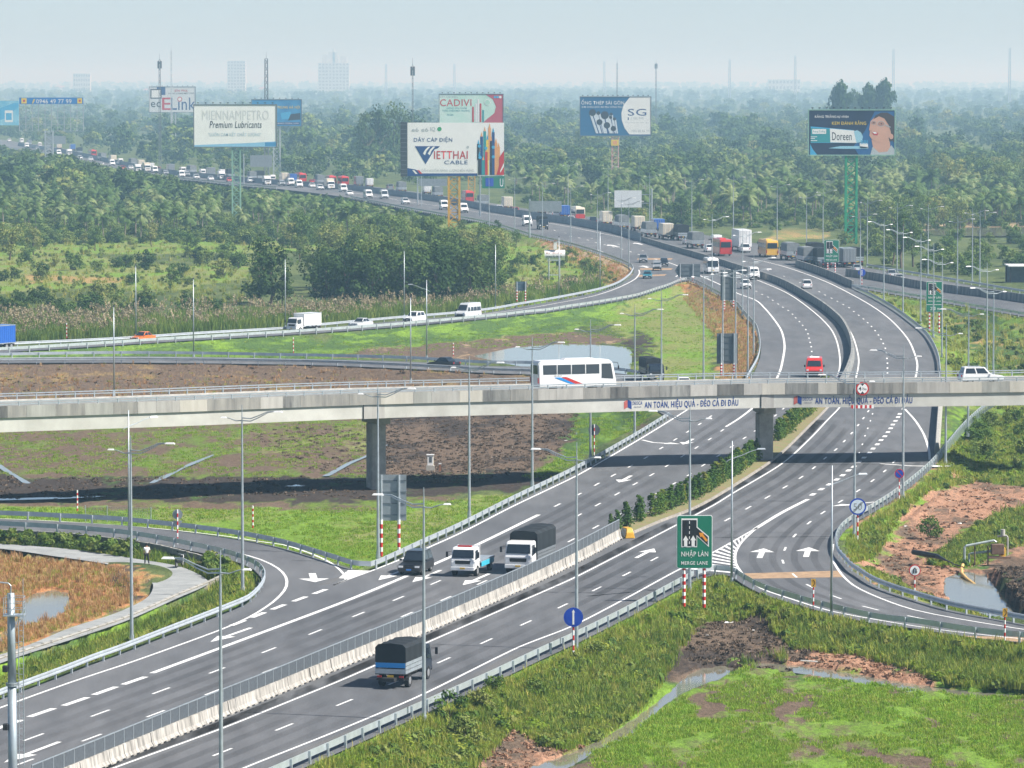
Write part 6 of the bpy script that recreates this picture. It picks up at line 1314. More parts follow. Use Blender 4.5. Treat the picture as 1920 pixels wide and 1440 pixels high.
for i, (u, v) in enumerate([(585, 351.5), (545, 348.5), (470, 342.5), (415, 337), (350, 331.5), (290, 324), (275, 322), (245, 317), (210, 311), (170, 302), (130, 292), (92, 285), (50, 277), (618, 355), (655, 366), (690, 372), (760, 383)]):
    k = ('wsedan', 'wvan', 'wsuv', 'wbox', 'gvan', 'wvan', 'wbox2')[i % 7]; V(k, None, (u, v), (u + 30, v + 4.5), LBL[k] + ' in the outer lane coming towards us above the palms', 0, FQ)
# ---------------------------------------------------------------- plants
nr_ = np.random.default_rng(42)
def leaf_quads(C, N, size, rnd):
    """one small quad per centre, facing roughly along N; size is an array"""
    n = len(C); t = rnd.normal(size=(n, 3)); t -= N * (t * N).sum(1, keepdims=True); t /= np.linalg.norm(t, axis=1, keepdims=True) + 1e-9
    b_ = np.cross(N, t); s = size[:, None]; asp = rnd.uniform(.55, .9, (n, 1))
    return np.stack([C - t * s, C - b_ * s * asp, C + t * s, C + b_ * s * asp], 1).reshape(-1, 3)
def quads_mesh(name, V, m):
    me = bpy.data.meshes.new(name); n = len(V) // 4; me.vertices.add(len(V)); me.vertices.foreach_set('co', V.ravel().astype(np.float32))
    me.loops.add(len(V)); me.loops.foreach_set('vertex_index', np.arange(len(V), dtype=np.int32)); me.polygons.add(n); me.polygons.foreach_set('loop_start', np.arange(0, len(V), 4, dtype=np.int32))
    me.update(calc_edges=True); me.validate(); me.materials.append(m); return me
def crown(name, clumps, per, leaf, m, seed, rad=.55):
    """foliage built of leaf clumps: clumps = [(centre, radius)]"""
    r = np.random.default_rng(seed); VV = []
    for (c, R0) in clumps:
        d = r.normal(size=(per, 3)); d /= np.linalg.norm(d, axis=1, keepdims=True); q = r.uniform(rad, 1.05, (per, 1)); C = np.array(c) + d * q * R0 * np.array([1, 1, .8])
        N = d + r.normal(size=(per, 3)) * .55 + np.array([0, 0, .35]); N /= np.linalg.norm(N, axis=1, keepdims=True)
        VV.append(leaf_quads(C, N, r.uniform(.7, 1.3, per) * leaf, r))
    return quads_mesh(name, np.concatenate(VV), m)
def clump_tree(seed, h, w_, n, low=.25, top=.5):
    r = np.random.default_rng(seed); out = []
    for i in range(n):
        a = r.uniform(0, 2 * math.pi); f = r.uniform(0, 1) ** .6; z = low * h + (h - low * h) * r.uniform(.08, .92); zz = (z / h - low) / (1 - low); prof = math.sin(math.pi * min(1, max(.06, zz * .86 + .12))) ** top
        rr = w_ / 2 * prof; R0 = w_ * r.uniform(.13, .24); out.append(((math.cos(a) * f * rr * .8, math.sin(a) * f * rr * .8, z), R0))
    return out
M_BARK = mat('bark', (.13, .10, .075), .9, var=.25, vs=2., bump=.3, bs=8); M_PTRUNK = mat('palm_trunk', (.22, .19, .15), .9, var=.2, vs=3)
L_DARK = leafmat('leaf_dark', (.026, .058, .020), (.062, .110, .030), (.095, .145, .038)); L_MID = leafmat('leaf_mid', (.052, .108, .028), (.125, .195, .046), (.20, .255, .07)); L_LITE = leafmat('leaf_light', (.095, .145, .036), (.18, .235, .06), (.27, .28, .09)); L_PALM = leafmat('leaf_palm', (.046, .098, .034), (.125, .195, .064), (.26, .31, .14), .28, .35)
L_GRASS = leafmat('grass_fresh', (.13, .22, .03), (.26, .36, .05), (.38, .40, .09), .4); L_GRASSD = leafmat('grass_dark', (.075, .14, .03), (.16, .24, .045), (.27, .31, .075), .4); L_DRY = leafmat('grass_dry', (.26, .15, .07), (.48, .28, .13), (.56, .40, .22), .35); L_YEL = leafmat('grass_yellow', (.18, .22, .045), (.32, .35, .07), (.44, .38, .12), .35); L_PLUME = leafmat('reed_plume', (.24, .20, .12), (.36, .30, .19), (.46, .39, .27), .3)
L_CYP = leafmat('leaf_cypress', (.030, .078, .020), (.095, .165, .034), (.25, .25, .05), .25, 1.2)
def trunk_mesh(h, r, seed, m=M_BARK, limbs=4):
    rr = random.Random(seed); b_ = MB(); P_ = [(0, 0, -.4)]; x = y = 0
    for i in range(1, 5): x += rr.uniform(-.04, .04) * h; y += rr.uniform(-.04, .04) * h; P_.append((x, y, h * i / 4 * .75))
    b_.tube(P_, [r * 1.3, r, r * .8, r * .6, r * .3], 7)
    for i in range(limbs): a = rr.uniform(0, 6.28); z = h * rr.uniform(.25, .55); b_.tube([(x * .4, y * .4, z), (math.cos(a) * h * .14, math.sin(a) * h * .14, z + h * .14), (math.cos(a) * h * .24, math.sin(a) * h * .24, z + h * .3)], [r * .5, r * .35, r * .12], 5)
    return b_.mesh('trunk', m)
TREES = {}
def tree_proto(key, crown_me, trunk_me): TREES[key] = (crown_me, trunk_me)
for i in range(4): tree_proto('dark%d' % i, crown('crown', clump_tree(100 + i, 10, 7.0 + i * .6, 26, .12, .45), 62, .26, L_DARK, 200 + i), trunk_mesh(10, .22, i))
for i in range(4): tree_proto('mid%d' % i, crown('crown', clump_tree(110 + i, 10, 7.5, 22, .18, .5), 58, .27, L_MID, 210 + i), trunk_mesh(10, .2, 10 + i))
for i in range(4): tree_proto('lite%d' % i, crown('crown', clump_tree(120 + i, 10, 8.0, 22, .2, .5), 55, .26, L_LITE, 220 + i), trunk_mesh(10, .18, 20 + i))
for i in range(2): tree_proto('cas%d' % i, crown('crown', clump_tree(130 + i, 10, 4.6, 24, .2, .8), 55, .17, L_MID, 230 + i, .2), trunk_mesh(10, .18, 30 + i))
for i, mt in enumerate((L_DARK, L_MID, L_LITE, L_MID)): tree_proto('bush%d' % i, crown('crown', clump_tree(140 + i, 3, 4.2, 12, -.02, .5), 60, .17, mt, 240 + i), trunk_mesh(2, .08, 40 + i, limbs=3))
def palm_meshes(seed):
    r = random.Random(seed); V_ = []; x, y = r.uniform(-1, 1), r.uniform(-1, 1); T = [(0, 0, -.3), (x * .2, y * .2, 2.5), (x * .6, y * .6, 5.), (x, y, 7.)]; tr = MB().tube(T, [.24, .17, .15, .13], 7).mesh('trunk', M_PTRUNK)
    n = 20
    for k in range(n):
        a = 2 * math.pi * k / n * 2.4 + r.uniform(-.2, .2); el = math.radians(r.uniform(-25, 75)); L = r.uniform(3.0, 4.0); pts = []; d = Vector((math.cos(a) * math.cos(el), math.sin(a) * math.cos(el), math.sin(el))); p = Vector((x, y, 7.)); ns = 9
        for i in range(ns + 1): pts.append(p.copy()); p = p + d * (L / ns); d = (d + Vector((0, 0, -.13 - .02 * i))).normalized()
        for i in range(ns):
            a0, a1 = pts[i], pts[i + 1]; t_ = (a1 - a0).normalized(); s = t_.cross(Vector((0, 0, 1))); s = s.normalized() if s.length > .05 else Vector((1, 0, 0)); lw = 1.0 * math.sin(math.pi * min(.96, (i + 1.2) / (ns + 1))) + .08
            for sg in (-1, 1):
                tip = a0 + s * sg * lw * .85 + t_ * lw * .45 + Vector((0, 0, -lw * r.uniform(.35, .75))); V_ += [tuple(a0), tuple(a1), tuple(tip + t_ * .12), tuple(tip)]
    return quads_mesh('crown', np.array(V_), L_PALM), tr
for i in range(5): tree_proto('palm%d' % i, *palm_meshes(300 + i))
def plant(key, p, h_scale, name, label, cat, group, rz=None, sx=None):
    t = thing(name, label, cat, p, random.uniform(0, 6.28) if rz is None else rz, group); s = sx or h_scale; t.scale = (s, s, h_scale); c, tr = TREES[key]; obj('crown', c, t); obj('trunk', tr, t); return t
DENSE = crown('crown', clump_tree(150, 10, 8.5, 46, .05, .4), 80, .34, L_DARK, 250)
def interp_v(px):
    q = sorted(px); return lambda u: np.interp(u, [a for a, _ in q], [c for _, c in q])
RL = interp_v([(1189, 508)] + RA_F[16:]); RPV = interp_v(RP_F)
def sample_px(poly, n, rnd):
    us = [p[0] for p in poly]; vs = [p[1] for p in poly]; out = []
    while len(out) < n:
        U = rnd.uniform(min(us), max(us), n * 3); W2 = rnd.uniform(min(vs), max(vs), n * 3); k = inpoly(U, W2, poly); out += list(zip(U[k], W2[k]))
    return out[:n]
def clear_of_roads(x, y, mg):
    ok = np.ones(len(x), bool)
    for p in ROADS: ok &= ~inpoly(x, y, p) & (segdist(x, y, p) > mg)
    return ok
def grove(poly, n, keys, hr, base_h, name, label, cat, group, mg=3., hide=True, seed=1, mind=0., wide=None):
    rnd = np.random.default_rng(seed); pts = sample_px(poly, n, rnd); P3 = [G(u, v, ZB) for u, v in pts]; x = np.array([p.x for p in P3]); y = np.array([p.y for p in P3]); ok = clear_of_roads(x, y, mg); z = ground_z(x, y); kept = []; made = 0
    for i, (u, v) in enumerate(pts):
        if not ok[i]: continue
        h = rnd.uniform(*hr)
        if hide and u < 1190:
            rl = float(RL(u))
            if v > rl:
                hmax = 41.6 * (1 - (rl + 2 - 152) / (v - 152))
                if hmax < hr[0] * .6: continue
                h = min(h, hmax)
        if mind and any((x[i] - a) ** 2 + (y[i] - c) ** 2 < mind * mind for a, c in kept): continue
        kept.append((x[i], y[i])); s = h / base_h; plant(keys[int(rnd.integers(len(keys)))], (x[i], y[i], z[i] - .1), s, name, label, cat, group, float(rnd.uniform(0, 6.28)), s * (float(rnd.uniform(*wide)) if wide else 1)); made += 1
    return made
PALMS = ['palm%d' % i for i in range(5)]; DARK = ['dark%d' % i for i in range(4)]; MID = ['mid%d' % i for i in range(4)]; LITE = ['lite%d' % i for i in range(4)]; BUSH = ['bush%d' % i for i in range(4)]
np_ = 0
np_ += grove([(-60, 385), (420, 388), (640, 415), (770, 428), (800, 452), (560, 458), (400, 450), (-60, 455)], 125, PALMS, (7, 9.5), 8.8, 'palm_tree', 'coconut palm in the grove under the white lubricants billboard', 'palm', 'palms on the left plain', seed=1, mind=4)
np_ += grove([(955, 352), (1300, 345), (1920, 350), (1990, 424), (1640, 430), (1430, 426), (1300, 425), (1150, 403), (1000, 385)], 190, PALMS, (8, 11), 8.8, 'palm_tree', 'coconut palm in the long belt behind the queue', 'palm', 'palms behind the queue', seed=2, mind=4)
grove([(590, 560), (600, 572), (700, 578), (930, 574), (930, 525), (860, 505), (640, 508), (590, 530)], 58, DARK + DARK + MID[:2], (5.5, 12.5), 10, 'broadleaf_tree', 'dark leafy tree in the dense thicket behind the reeds', 'tree', 'dark thicket', seed=3, wide=(.9, 1.3))
for u, v, h in ((506, 572, 12.5), (488, 568, 8), (530, 574, 6.5), (612, 574, 9.5), (650, 576, 11), (700, 577, 10), (760, 577, 11), (820, 576, 10.5), (880, 573, 11.5), (915, 568, 9)): q = G(u, v, ZB); plant(random.choice(DARK), q, h / 10, 'broadleaf_tree', 'dark leafy tree in the dense thicket behind the reeds', 'tree', 'dark thicket')
grove([(530, 455), (700, 450), (930, 440), (950, 470), (930, 510), (700, 505), (540, 495)], 75, MID + LITE + DARK[:1], (6, 9.5), 10, 'broadleaf_tree', 'leafy tree in the band between palms and dark thicket', 'tree', 'middle trees', seed=4, wide=(.9, 1.3))
grove([(-60, 455), (470, 450), (540, 470), (470, 545), (-60, 590)], 70, BUSH, (1.4, 4.2), 3, 'shrub', 'low shrub scattered over the left meadow', 'shrub', 'meadow shrubs', seed=5)
grove([(-60, 562), (330, 578), (460, 584), (460, 598), (-60, 608)], 45, ['bush0', 'bush1', 'bush0'], (2.2, 3.8), 3, 'shrub', 'dark shrub in the low thicket behind the reeds', 'shrub', 'dark shrubs', seed=6)
for k, u, v, h, lab in (('lite0', 18, 488, 9.5, 'large pale green tree at the left frame edge'), ('lite2', 62, 478, 7, 'pale green tree just right of the one at the frame edge'), ('lite1', 284, 462, 6.5, 'round pale tree alone in the left meadow'), ('mid1', 178, 470, 6, 'narrow green tree left of the round pale one'), ('lite3', 405, 425, 7, 'pale tree left of the green lattice pillar'), ('lite1', 285, 385, 6, 'small pale tree near the far guardrail'), ('lite0', 185, 382, 7, 'pale tree by the far motorway embankment'), ('dark1', 1278, 428, 9, 'dark tree standing right of the blank white sign'), ('cas0', 1690, 502, 14.5, 'tall feathery tree beside the joining road'), ('cas1', 1672, 498, 11, 'feathery tree left of the tallest one'), ('cas1', 1712, 500, 11.5, 'feathery tree right of the tallest one'), ('dark0', 930, 448, 5, 'small dark round tree by the motorway guardrail'), ('mid0', 968, 460, 4, 'small green tree on the slope by the guardrail')):
    q = G(u, v, ZB); plant(k, q, h / 10, 'broadleaf_tree', lab, 'tree', 'single trees')
for u, Y, h, k, lab in ((1578, 2600, 40.5, 'dark2', 'tall round hazy tree left above the toothpaste billboard'), (1625, 2700, 39, 'dark0', 'middle one of the tall hazy trees above the toothpaste billboard'), (1660, 2700, 41.5, 'dark1', 'tallest hazy tree above the toothpaste billboard'), (1600, 3000, 35, 'dark3', 'low hazy tree between the tall pair')):
    q = at(u, 300, Y); q.z = ZB; plant(k, q, h / 10, 'broadleaf_tree', lab, 'tree', 'tall far trees', sx=h / 10 * .45).children[0].data = DENSE
for i, (u, h) in enumerate(((690, 27), (712, 30), (738, 31), (765, 28))): q = at(u, 300, 2150 + i * 20); q.z = ZB; plant(DARK[i], q, h / 10, 'broadleaf_tree', ('first', 'second', 'third', 'last')[i] + ' from the left of the big hazy trees by the slim mast', 'tree', 'big hazy trees', sx=h / 10 * .7)
grove([(1560, 448), (1990, 448), (1990, 530), (1800, 524), (1640, 494)], 70, BUSH, (2., 5.), 3, 'shrub', 'shrub on the rough ground behind the joining road', 'shrub', 'shrubs behind the joining road', seed=7)
grove([(1640, 400), (1990, 400), (1990, 418), (1640, 440)], 45, MID + LITE, (6, 10), 10, 'broadleaf_tree', 'leafy tree beside the far pond', 'tree', 'trees by the far pond', seed=8)
grove([(900, 470), (1110, 480), (1178, 515), (1150, 535), (905, 588)], 45, BUSH, (1., 3.), 3, 'shrub', 'shrub on the slope round the advertising tank', 'shrub', 'shrubs round the tank', seed=9, mg=2.)
grove([(1790, 800), (1990, 770), (1990, 880), (1850, 872), (1800, 850)], 30, ['bush2', 'bush3', 'bush1'], (1.2, 2.6), 3, 'shrub', 'leafy shrub on the grassy bank past the bridge end', 'shrub', 'bank shrubs', seed=10, mg=2.)
grove([(1790, 600), (1990, 640), (1990, 740), (1800, 730), (1780, 660)], 22, BUSH, (1., 2.2), 3, 'shrub', 'shrub on the slope behind the bridge end', 'shrub', 'slope shrubs', seed=12, mg=2.)
for i, (u, v, h, k) in enumerate(((845, 1372, 2.2, 'bush1'), (870, 1385, 1.8, 'bush2'), (905, 1345, 1.5, 'bush2'), (930, 1325, 1.4, 'bush3'), (1120, 1245, 1.3, 'bush2'), (1000, 1310, 1.2, 'bush3'), (1430, 1150, 1.0, 'bush1'), (1745, 1000, 1.9, 'bush3'))):
    q = G(u, v, -1.); q.z = float(ground_z([q.x], [q.y])[0]) - .05; plant(k, q, h / 3, 'shrub', ('dark rounded shrub low on the near verge', 'leafy shrub just below the dark rounded one', 'small shrub above the bare red earth', 'small shrub right of the bare red earth patch', 'low shrub below the round blue sign', 'low shrub half way down the near verge', 'small dark shrub on the bank of the merge sign', 'thin scraggy shrub on the red earth bank')[i], 'shrub', 'near verge shrubs')
grove([(1700, 335), (1960, 335), (1960, 385), (1700, 375)], 22, LITE + MID[:2], (9, 15), 10, 'broadleaf_tree', 'tall yellowish tree standing out of the palms near the frame edge', 'tree', 'yellowish trees in the palm belt', seed=14, wide=(.7, 1.))
# conical shrubs of the median
for i in range(3):
    r = random.Random(i); cl = []
    for j in range(11): z = .25 + 1.75 * j / 10; w_ = .42 * (1 - (z / 2.25) ** 1.6) + .08; cl.append(((r.uniform(-.12, .12), r.uniform(-.12, .12), z), w_))
    tree_proto('cone%d' % i, crown('crown', cl, 46, .085, L_CYP, 400 + i, .4), trunk_mesh(1.2, .05, 50 + i, limbs=0))
ln = resample(offset(ISL, 1.6), 1.75)
for i, p in enumerate(ln[1:]):
    u = 960 + p.x / p.y * F
    if 1425 < u < 1462: continue
    sp = u < 1300
    if u < 1235 and i % 3 == 2: continue
    s = random.uniform(.8, 1.1) if sp else random.uniform(.95, 1.2)
    plant('cone%d' % (i % 3), p + Vector((random.uniform(-.3, .3), random.uniform(-.4, .4), .14)), s, 'median_shrub', 'small clipped conical shrub near the median barrier end' if sp else 'dense conical shrub in the median hedge by the bridge pier' if u < 1460 else 'conical shrub in the median hedge under the bridge', 'shrub', 'conical median shrubs', sx=s * random.uniform(1.05, 1.5))
# ---------------------------------------------------------------- uncountable growth, instanced
def scatter(name, label, protos, P3, sc, pick, parent=None, tilt=.12):
    col = bpy.data.collections.new(name + '_kinds')
    for i, me in enumerate(protos): o = bpy.data.objects.new('%s_kind_%02d' % (name, i), me); col.objects.link(o)
    me = bpy.data.meshes.new(name); n = len(P3); me.vertices.add(n); me.vertices.foreach_set('co', np.asarray(P3, np.float32).ravel())
    rot = np.stack([nr_.normal(0, tilt, n), nr_.normal(0, tilt, n), nr_.uniform(0, 6.28, n)], 1)
    for nm, ty, arr in (('rot', 'FLOAT_VECTOR', rot), ('sc', 'FLOAT_VECTOR', sc), ('pick', 'INT', pick)):
        a = me.attributes.new(nm, ty, 'POINT'); a.data.foreach_set('vector' if ty == 'FLOAT_VECTOR' else 'value', np.asarray(arr, np.int32 if ty == 'INT' else np.float32).ravel())
    o = obj(name, me); tag(o, label, None, None, 'stuff'); g = bpy.data.node_groups.new(name, 'GeometryNodeTree')
    g.interface.new_socket('Geometry', in_out='INPUT', socket_type='NodeSocketGeometry'); g.interface.new_socket('Geometry', in_out='OUTPUT', socket_type='NodeSocketGeometry')
    gi = g.nodes.new('NodeGroupInput'); go = g.nodes.new('NodeGroupOutput'); ip = g.nodes.new('GeometryNodeInstanceOnPoints'); ci = g.nodes.new('GeometryNodeCollectionInfo')
    ci.inputs['Collection'].default_value = col; ci.inputs['Separate Children'].default_value = True; ci.inputs['Reset Children'].default_value = True
    def na(nm, ty): q = g.nodes.new('GeometryNodeInputNamedAttribute'); q.data_type = ty; q.inputs[0].default_value = nm; return q.outputs[0]
    e2r = g.nodes.new('FunctionNodeEulerToRotation'); g.links.new(na('rot', 'FLOAT_VECTOR'), e2r.inputs[0])
    g.links.new(gi.outputs[0], ip.inputs['Points']); g.links.new(ci.outputs[0], ip.inputs['Instance']); ip.inputs['Pick Instance'].default_value = True
    g.links.new(na('pick', 'INT'), ip.inputs['Instance Index']); g.links.new(e2r.outputs[0], ip.inputs['Rotation']); g.links.new(na('sc', 'FLOAT_VECTOR'), ip.inputs['Scale']); g.links.new(ip.outputs[0], go.inputs[0])
    o.modifiers.new('grow', 'NODES').node_group = g; return o
def tuft(seed, n, h, spread, wd, m, lean=.45):
    r = np.random.default_rng(seed); V_ = []
    for i in range(n):
        a = r.uniform(0, 6.28); b0 = np.array([r.normal(0, spread), r.normal(0, spread), -.03]); hh = h * r.uniform(.55, 1.15); d = np.array([math.cos(a), math.sin(a), 0]) * hh * lean * r.uniform(.2, 1.2); s = np.array([-math.sin(a), math.cos(a), 0]) * wd
        mid = b0 + d * .35 + np.array([0, 0, hh * .62]); tip = b0 + d + np.array([0, 0, hh * .95]); V_ += [b0 - s, b0 + s, mid + s * .8, mid - s * .8, mid - s * .8, mid + s * .8, tip + s * .12, tip - s * .12]
    return quads_mesh('tuft', np.array(V_), m)
def weed(seed, m, w_=.5, h=.55, leaf=.10, n=50):
    return crown('weed', [((0, 0, h * .45), w_ * .6), ((w_ * .3, .1, h * .4), w_ * .4), ((-w_ * .25, -.15, h * .35), w_ * .4)], n, leaf, m, seed, .2)
def clip(poly_list, n_list, seed, mg=.25):
    rnd = np.random.default_rng(seed); pts = []
    for (poly, z), n in zip(poly_list, n_list): pts += [(G(u, v, z)) for u, v in sample_px(poly, n, rnd)]
    x = np.array([p.x for p in pts]); y = np.array([p.y for p in pts]); ok = clear_of_roads(x, y, mg) & ~inpoly(x, y, PATHP)
    for nm, (px, lv) in WATERS.items(): ok &= ~inpoly(x, y, P(px, lv))
    x, y = x[ok], y[ok]; return np.stack([x, y, ground_z(x, y)], 1)
def scl(n, lo, hi, rnd=nr_): s = rnd.uniform(lo, hi, n); return np.stack([s, s, s * rnd.uniform(.8, 1.25, n)], 1)
T_F = [tuft(1, 16, .42, .14, .022, L_GRASS), tuft(2, 16, .36, .16, .022, L_GRASS), tuft(3, 14, .5, .15, .02, L_YEL)]
L_LAWN = leafmat('grass_lawn', (.13, .25, .025), (.22, .38, .04), (.34, .44, .08), .4); T_S = [tuft(4, 12, .17, .13, .02, L_LAWN, .6), tuft(5, 12, .13, .15, .02, L_LAWN, .6), tuft(6, 10, .18, .13, .02, L_GRASS, .6)]
T_T = [tuft(7, 18, .95, .24, .03, L_GRASSD), tuft(8, 18, .8, .26, .03, L_GRASS), tuft(9, 16, 1.05, .22, .03, L_GRASSD), tuft(10, 16, .85, .26, .03, L_YEL)]
W_ALL = [weed(11, L_MID), weed(12, L_GRASSD), weed(13, L_LITE), weed(14, L_GRASS)]
T_D = [tuft(15, 16, .5, .18, .022, L_DRY), tuft(16, 14, .65, .16, .022, L_DRY), tuft(17, 14, .4, .18, .022, L_YEL)]
VERGE = [([(480, 1480), (655, 1404), (1088, 1206), (1310, 1092), (1392, 1102), (1603, 1168), (1990, 1218), (1990, 1294), (1770, 1260), (1690, 1230), (1600, 1208), (1490, 1200), (1430, 1150), (1330, 1150), (1270, 1190), (1240, 1250), (1180, 1330), (1060, 1390), (960, 1345), (860, 1440)], -.7)]
BANKR = [([(1578, 1002), (1690, 935), (1755, 876), (1850, 770), (1990, 740), (1990, 900), (1830, 885), (1740, 922), (1680, 972), (1640, 1032), (1600, 1062)], -.4), ([(1605, 1075), (1660, 1062), (1720, 1100), (1900, 1158), (1700, 1128)], -.5), ([(1740, 1050), (1810, 1000), (1990, 930), (1990, 990), (1850, 1040), (1800, 1065)], -1.2)]
STRIP = [([(-90, 1278), (40, 1234), (240, 1167), (385, 1102), (425, 1082), (400, 1046), (490, 1084), (480, 1116), (435, 1147), (170, 1250), (-90, 1345)], -.7)]
WEDGE = [([(-90, 940), (700, 940), (1010, 908), (1110, 868), (700, 1070), (640, 1060), (440, 1010), (-90, 972)], -.8)]
FIELD = [([(1400, 1252), (1650, 1287), (1990, 1320), (1990, 1480), (1020, 1480), (1100, 1422), (1220, 1347), (1310, 1287)], ZB)]
FIELD2 = [([(-90, 800), (690, 790), (690, 895), (-90, 895)], ZB), ([(1080, 780), (1200, 760), (1240, 778), (1000, 900), (960, 895), (1060, 845)], -1.)]
BACK = [([(-90, 662), (600, 634), (900, 605), (1190, 567), (1270, 541), (1340, 556), (1340, 700), (1200, 715), (1000, 640), (640, 666), (-90, 670)], -.8)]
DRYZ = [([(-90, 1228), (60, 1212), (130, 1182), (217, 1153), (276, 1123), (288, 1103), (284, 1088), (250, 1071), (200, 1056), (-90, 1032)], -.8), ([(1270, 538), (1300, 532), (1345, 554), (1405, 600), (1425, 650), (1400, 716), (1345, 712), (1365, 650)], -.5), ([(-90, 690), (1000, 708), (1180, 745), (-90, 770)], ZB), ([(1000, 446), (1090, 470), (1165, 496), (1187, 510), (1150, 530), (1060, 480)], -.3)]
A = clip(VERGE + BANKR + STRIP, [15000, 4200, 500, 1600, 5000], 51, .7); scatter('verge_grass', 'fresh green grass growing on the near road verges', T_F, A, scl(len(A), .6, 1.5), nr_.integers(0, 3, len(A)))
A = clip(WEDGE + FIELD + FIELD2 + BACK, [9000, 20000, 7000, 2500, 7000], 52); kd = fbm(A[:, 0] / 2.2, A[:, 1] / 7, 77) > np.where(A[:, 1] > 480, .44, .42); A = A[kd]
scatter('field_grass', 'short bright grass growing in patches over the muddy fields', T_S, A, scl(len(A), .7, 1.6), nr_.integers(0, 3, len(A)))
A = clip(VERGE + BANKR + STRIP, [2200, 700, 150, 500, 600], 53, 1.6); scatter('verge_weeds', 'leafy weeds growing among the verge grass', W_ALL, A, scl(len(A), .5, 1.5), nr_.integers(0, 4, len(A)))
TALL = [([(1490, 1170), (1990, 1225), (1990, 1290), (1800, 1262), (1700, 1232), (1600, 1206), (1500, 1198)], -.8), ([(40, 1236), (240, 1170), (385, 1106), (430, 1084), (480, 1090), (440, 1130), (170, 1235), (60, 1280)], -.9), ([(800, 1330), (1240, 1190), (1300, 1190), (1200, 1320), (1060, 1380), (960, 1340), (840, 1400)], -1.2), ([(1740, 1050), (1810, 1000), (1990, 930), (1990, 990), (1850, 1040)], -1.2), ([(-90, 1008), (140, 1014), (280, 1036), (400, 1066), (385, 1085), (330, 1060), (130, 1030), (-90, 1020)], -.5), ([(1380, 1236), (1470, 1232), (1480, 1246), (1400, 1250)], -1.5)]
A = clip(TALL, [2600, 1500, 1500, 500, 900, 60], 54, 2.4); scatter('tall_grass', 'tall dark grass standing on the lower banks', T_T, A, scl(len(A), .5, 1.15), nr_.integers(0, 4, len(A)))
A = clip(DRYZ, [4500, 2600, 1800, 900], 55, .3); A = A[segdist(A[:, 0], A[:, 1], PATHP) > 1.2]; scatter('dry_grass', 'dead orange grass covering the marsh and dry verges', T_D, A, scl(len(A), .45, 1.1), nr_.integers(0, 3, len(A)))
L_MUD = leafmat('mud_clod', (.06, .046, .036), (.13, .098, .072), (.20, .155, .115), .0); L_REDC = leafmat('red_clod', (.22, .125, .08), (.34, .20, .13), (.44, .28, .19), .0)
def clods(seed, m): return crown('clod', [((0, 0, .02), .16), ((.2, .1, .0), .11), ((-.15, .18, .0), .10)], 14, .07, m, seed, .3)
CL = [clods(71, L_MUD), clods(72, L_MUD), tuft(73, 10, .14, .16, .025, L_MUD, .8), clods(74, L_REDC), clods(75, L_REDC)]
A = clip([([(700, 768), (1080, 772), (1085, 800), (1050, 850), (980, 885), (900, 905), (700, 905)], ZB), ([(-90, 690), (1000, 708), (1180, 745), (-90, 770)], ZB), ([(1280, 1180), (1330, 1155), (1430, 1155), (1520, 1172), (1540, 1210), (1480, 1240), (1400, 1235), (1300, 1265)], -1.), ([(1870, 1060), (1990, 1040), (1990, 1190), (1930, 1160), (1890, 1110)], -.6), ([(450, 805), (690, 800), (690, 890), (560, 885)], ZB), ([(-90, 895), (690, 897), (690, 935), (-90, 936)], ZB)], [2000, 700, 500, 400, 250, 500], 62, .6)
scatter('mud_clods', 'dark broken clods covering the bare muddy ground', CL[:3], A, scl(len(A), .6, 1.8), nr_.integers(0, 3, len(A)))
A = clip([([(1620, 1050), (1740, 925), (1850, 890), (1990, 905), (1990, 980), (1800, 1060), (1770, 1120), (1680, 1100)], -.9), ([(1490, 1215), (1600, 1215), (1690, 1235), (1760, 1270), (1640, 1272), (1540, 1250)], -1.2), ([(880, 1430), (900, 1375), (960, 1348), (1050, 1375), (1110, 1385), (1000, 1440)], -1.2)], [700, 240, 200], 63, .6)
scatter('red_clods', 'reddish broken earth lying on the bare banks', [CL[3], CL[4], CL[0]], A, scl(len(A), .5, 1.5), nr_.integers(0, 3, len(A)))
# creepers over the wall
A = clip([([(-90, 1008), (140, 1012), (260, 1028), (250, 1046), (120, 1030), (-90, 1020)], -.4), ([(390, 1050), (425, 1070), (420, 1090), (385, 1085)], -.6)], [200, 60], 56, .4); A[:, 2] = nr_.uniform(-.6, .1, len(A)); scatter('creeper', 'leafy creeper hanging over the old wall', W_ALL[:3], A, scl(len(A), .7, 1.5), nr_.integers(0, 3, len(A)))
# reeds with plumes
def reed(seed):
    a = tuft(seed, 22, 2.3, .55, .05, L_GRASSD, .35); return a
def plume(seed):
    r = np.random.default_rng(seed); C = []; 
    for i in range(7): x, y, z = r.normal(0, .5), r.normal(0, .5), r.uniform(2.0, 2.9); C += [(x + r.normal(0, .06), y + r.normal(0, .06), z + q * .13) for q in range(4)]
    C = np.array(C); N = r.normal(size=C.shape); N /= np.linalg.norm(N, axis=1, keepdims=True); return quads_mesh('plume', leaf_quads(C, N, np.full(len(C), .17), r), L_PLUME)
REED = [([(-90, 606), (300, 600), (560, 590), (760, 578), (930, 566), (930, 580), (850, 588), (600, 610), (360, 627), (-90, 650)], ZB), ([(900, 560), (1050, 548), (1130, 535), (1125, 545), (983, 570), (900, 582)], ZB)]
A = clip(REED, [2600, 300], 57, 2.); scatter('reeds', 'tall reeds with pinkish plumes behind the far slip road', [reed(21), reed(22), plume(23), plume(24), reed(25)], A, scl(len(A), .6, 1.15), np.array([0, 1, 4, 2, 0, 1, 3, 4])[nr_.integers(0, 8, len(A))])
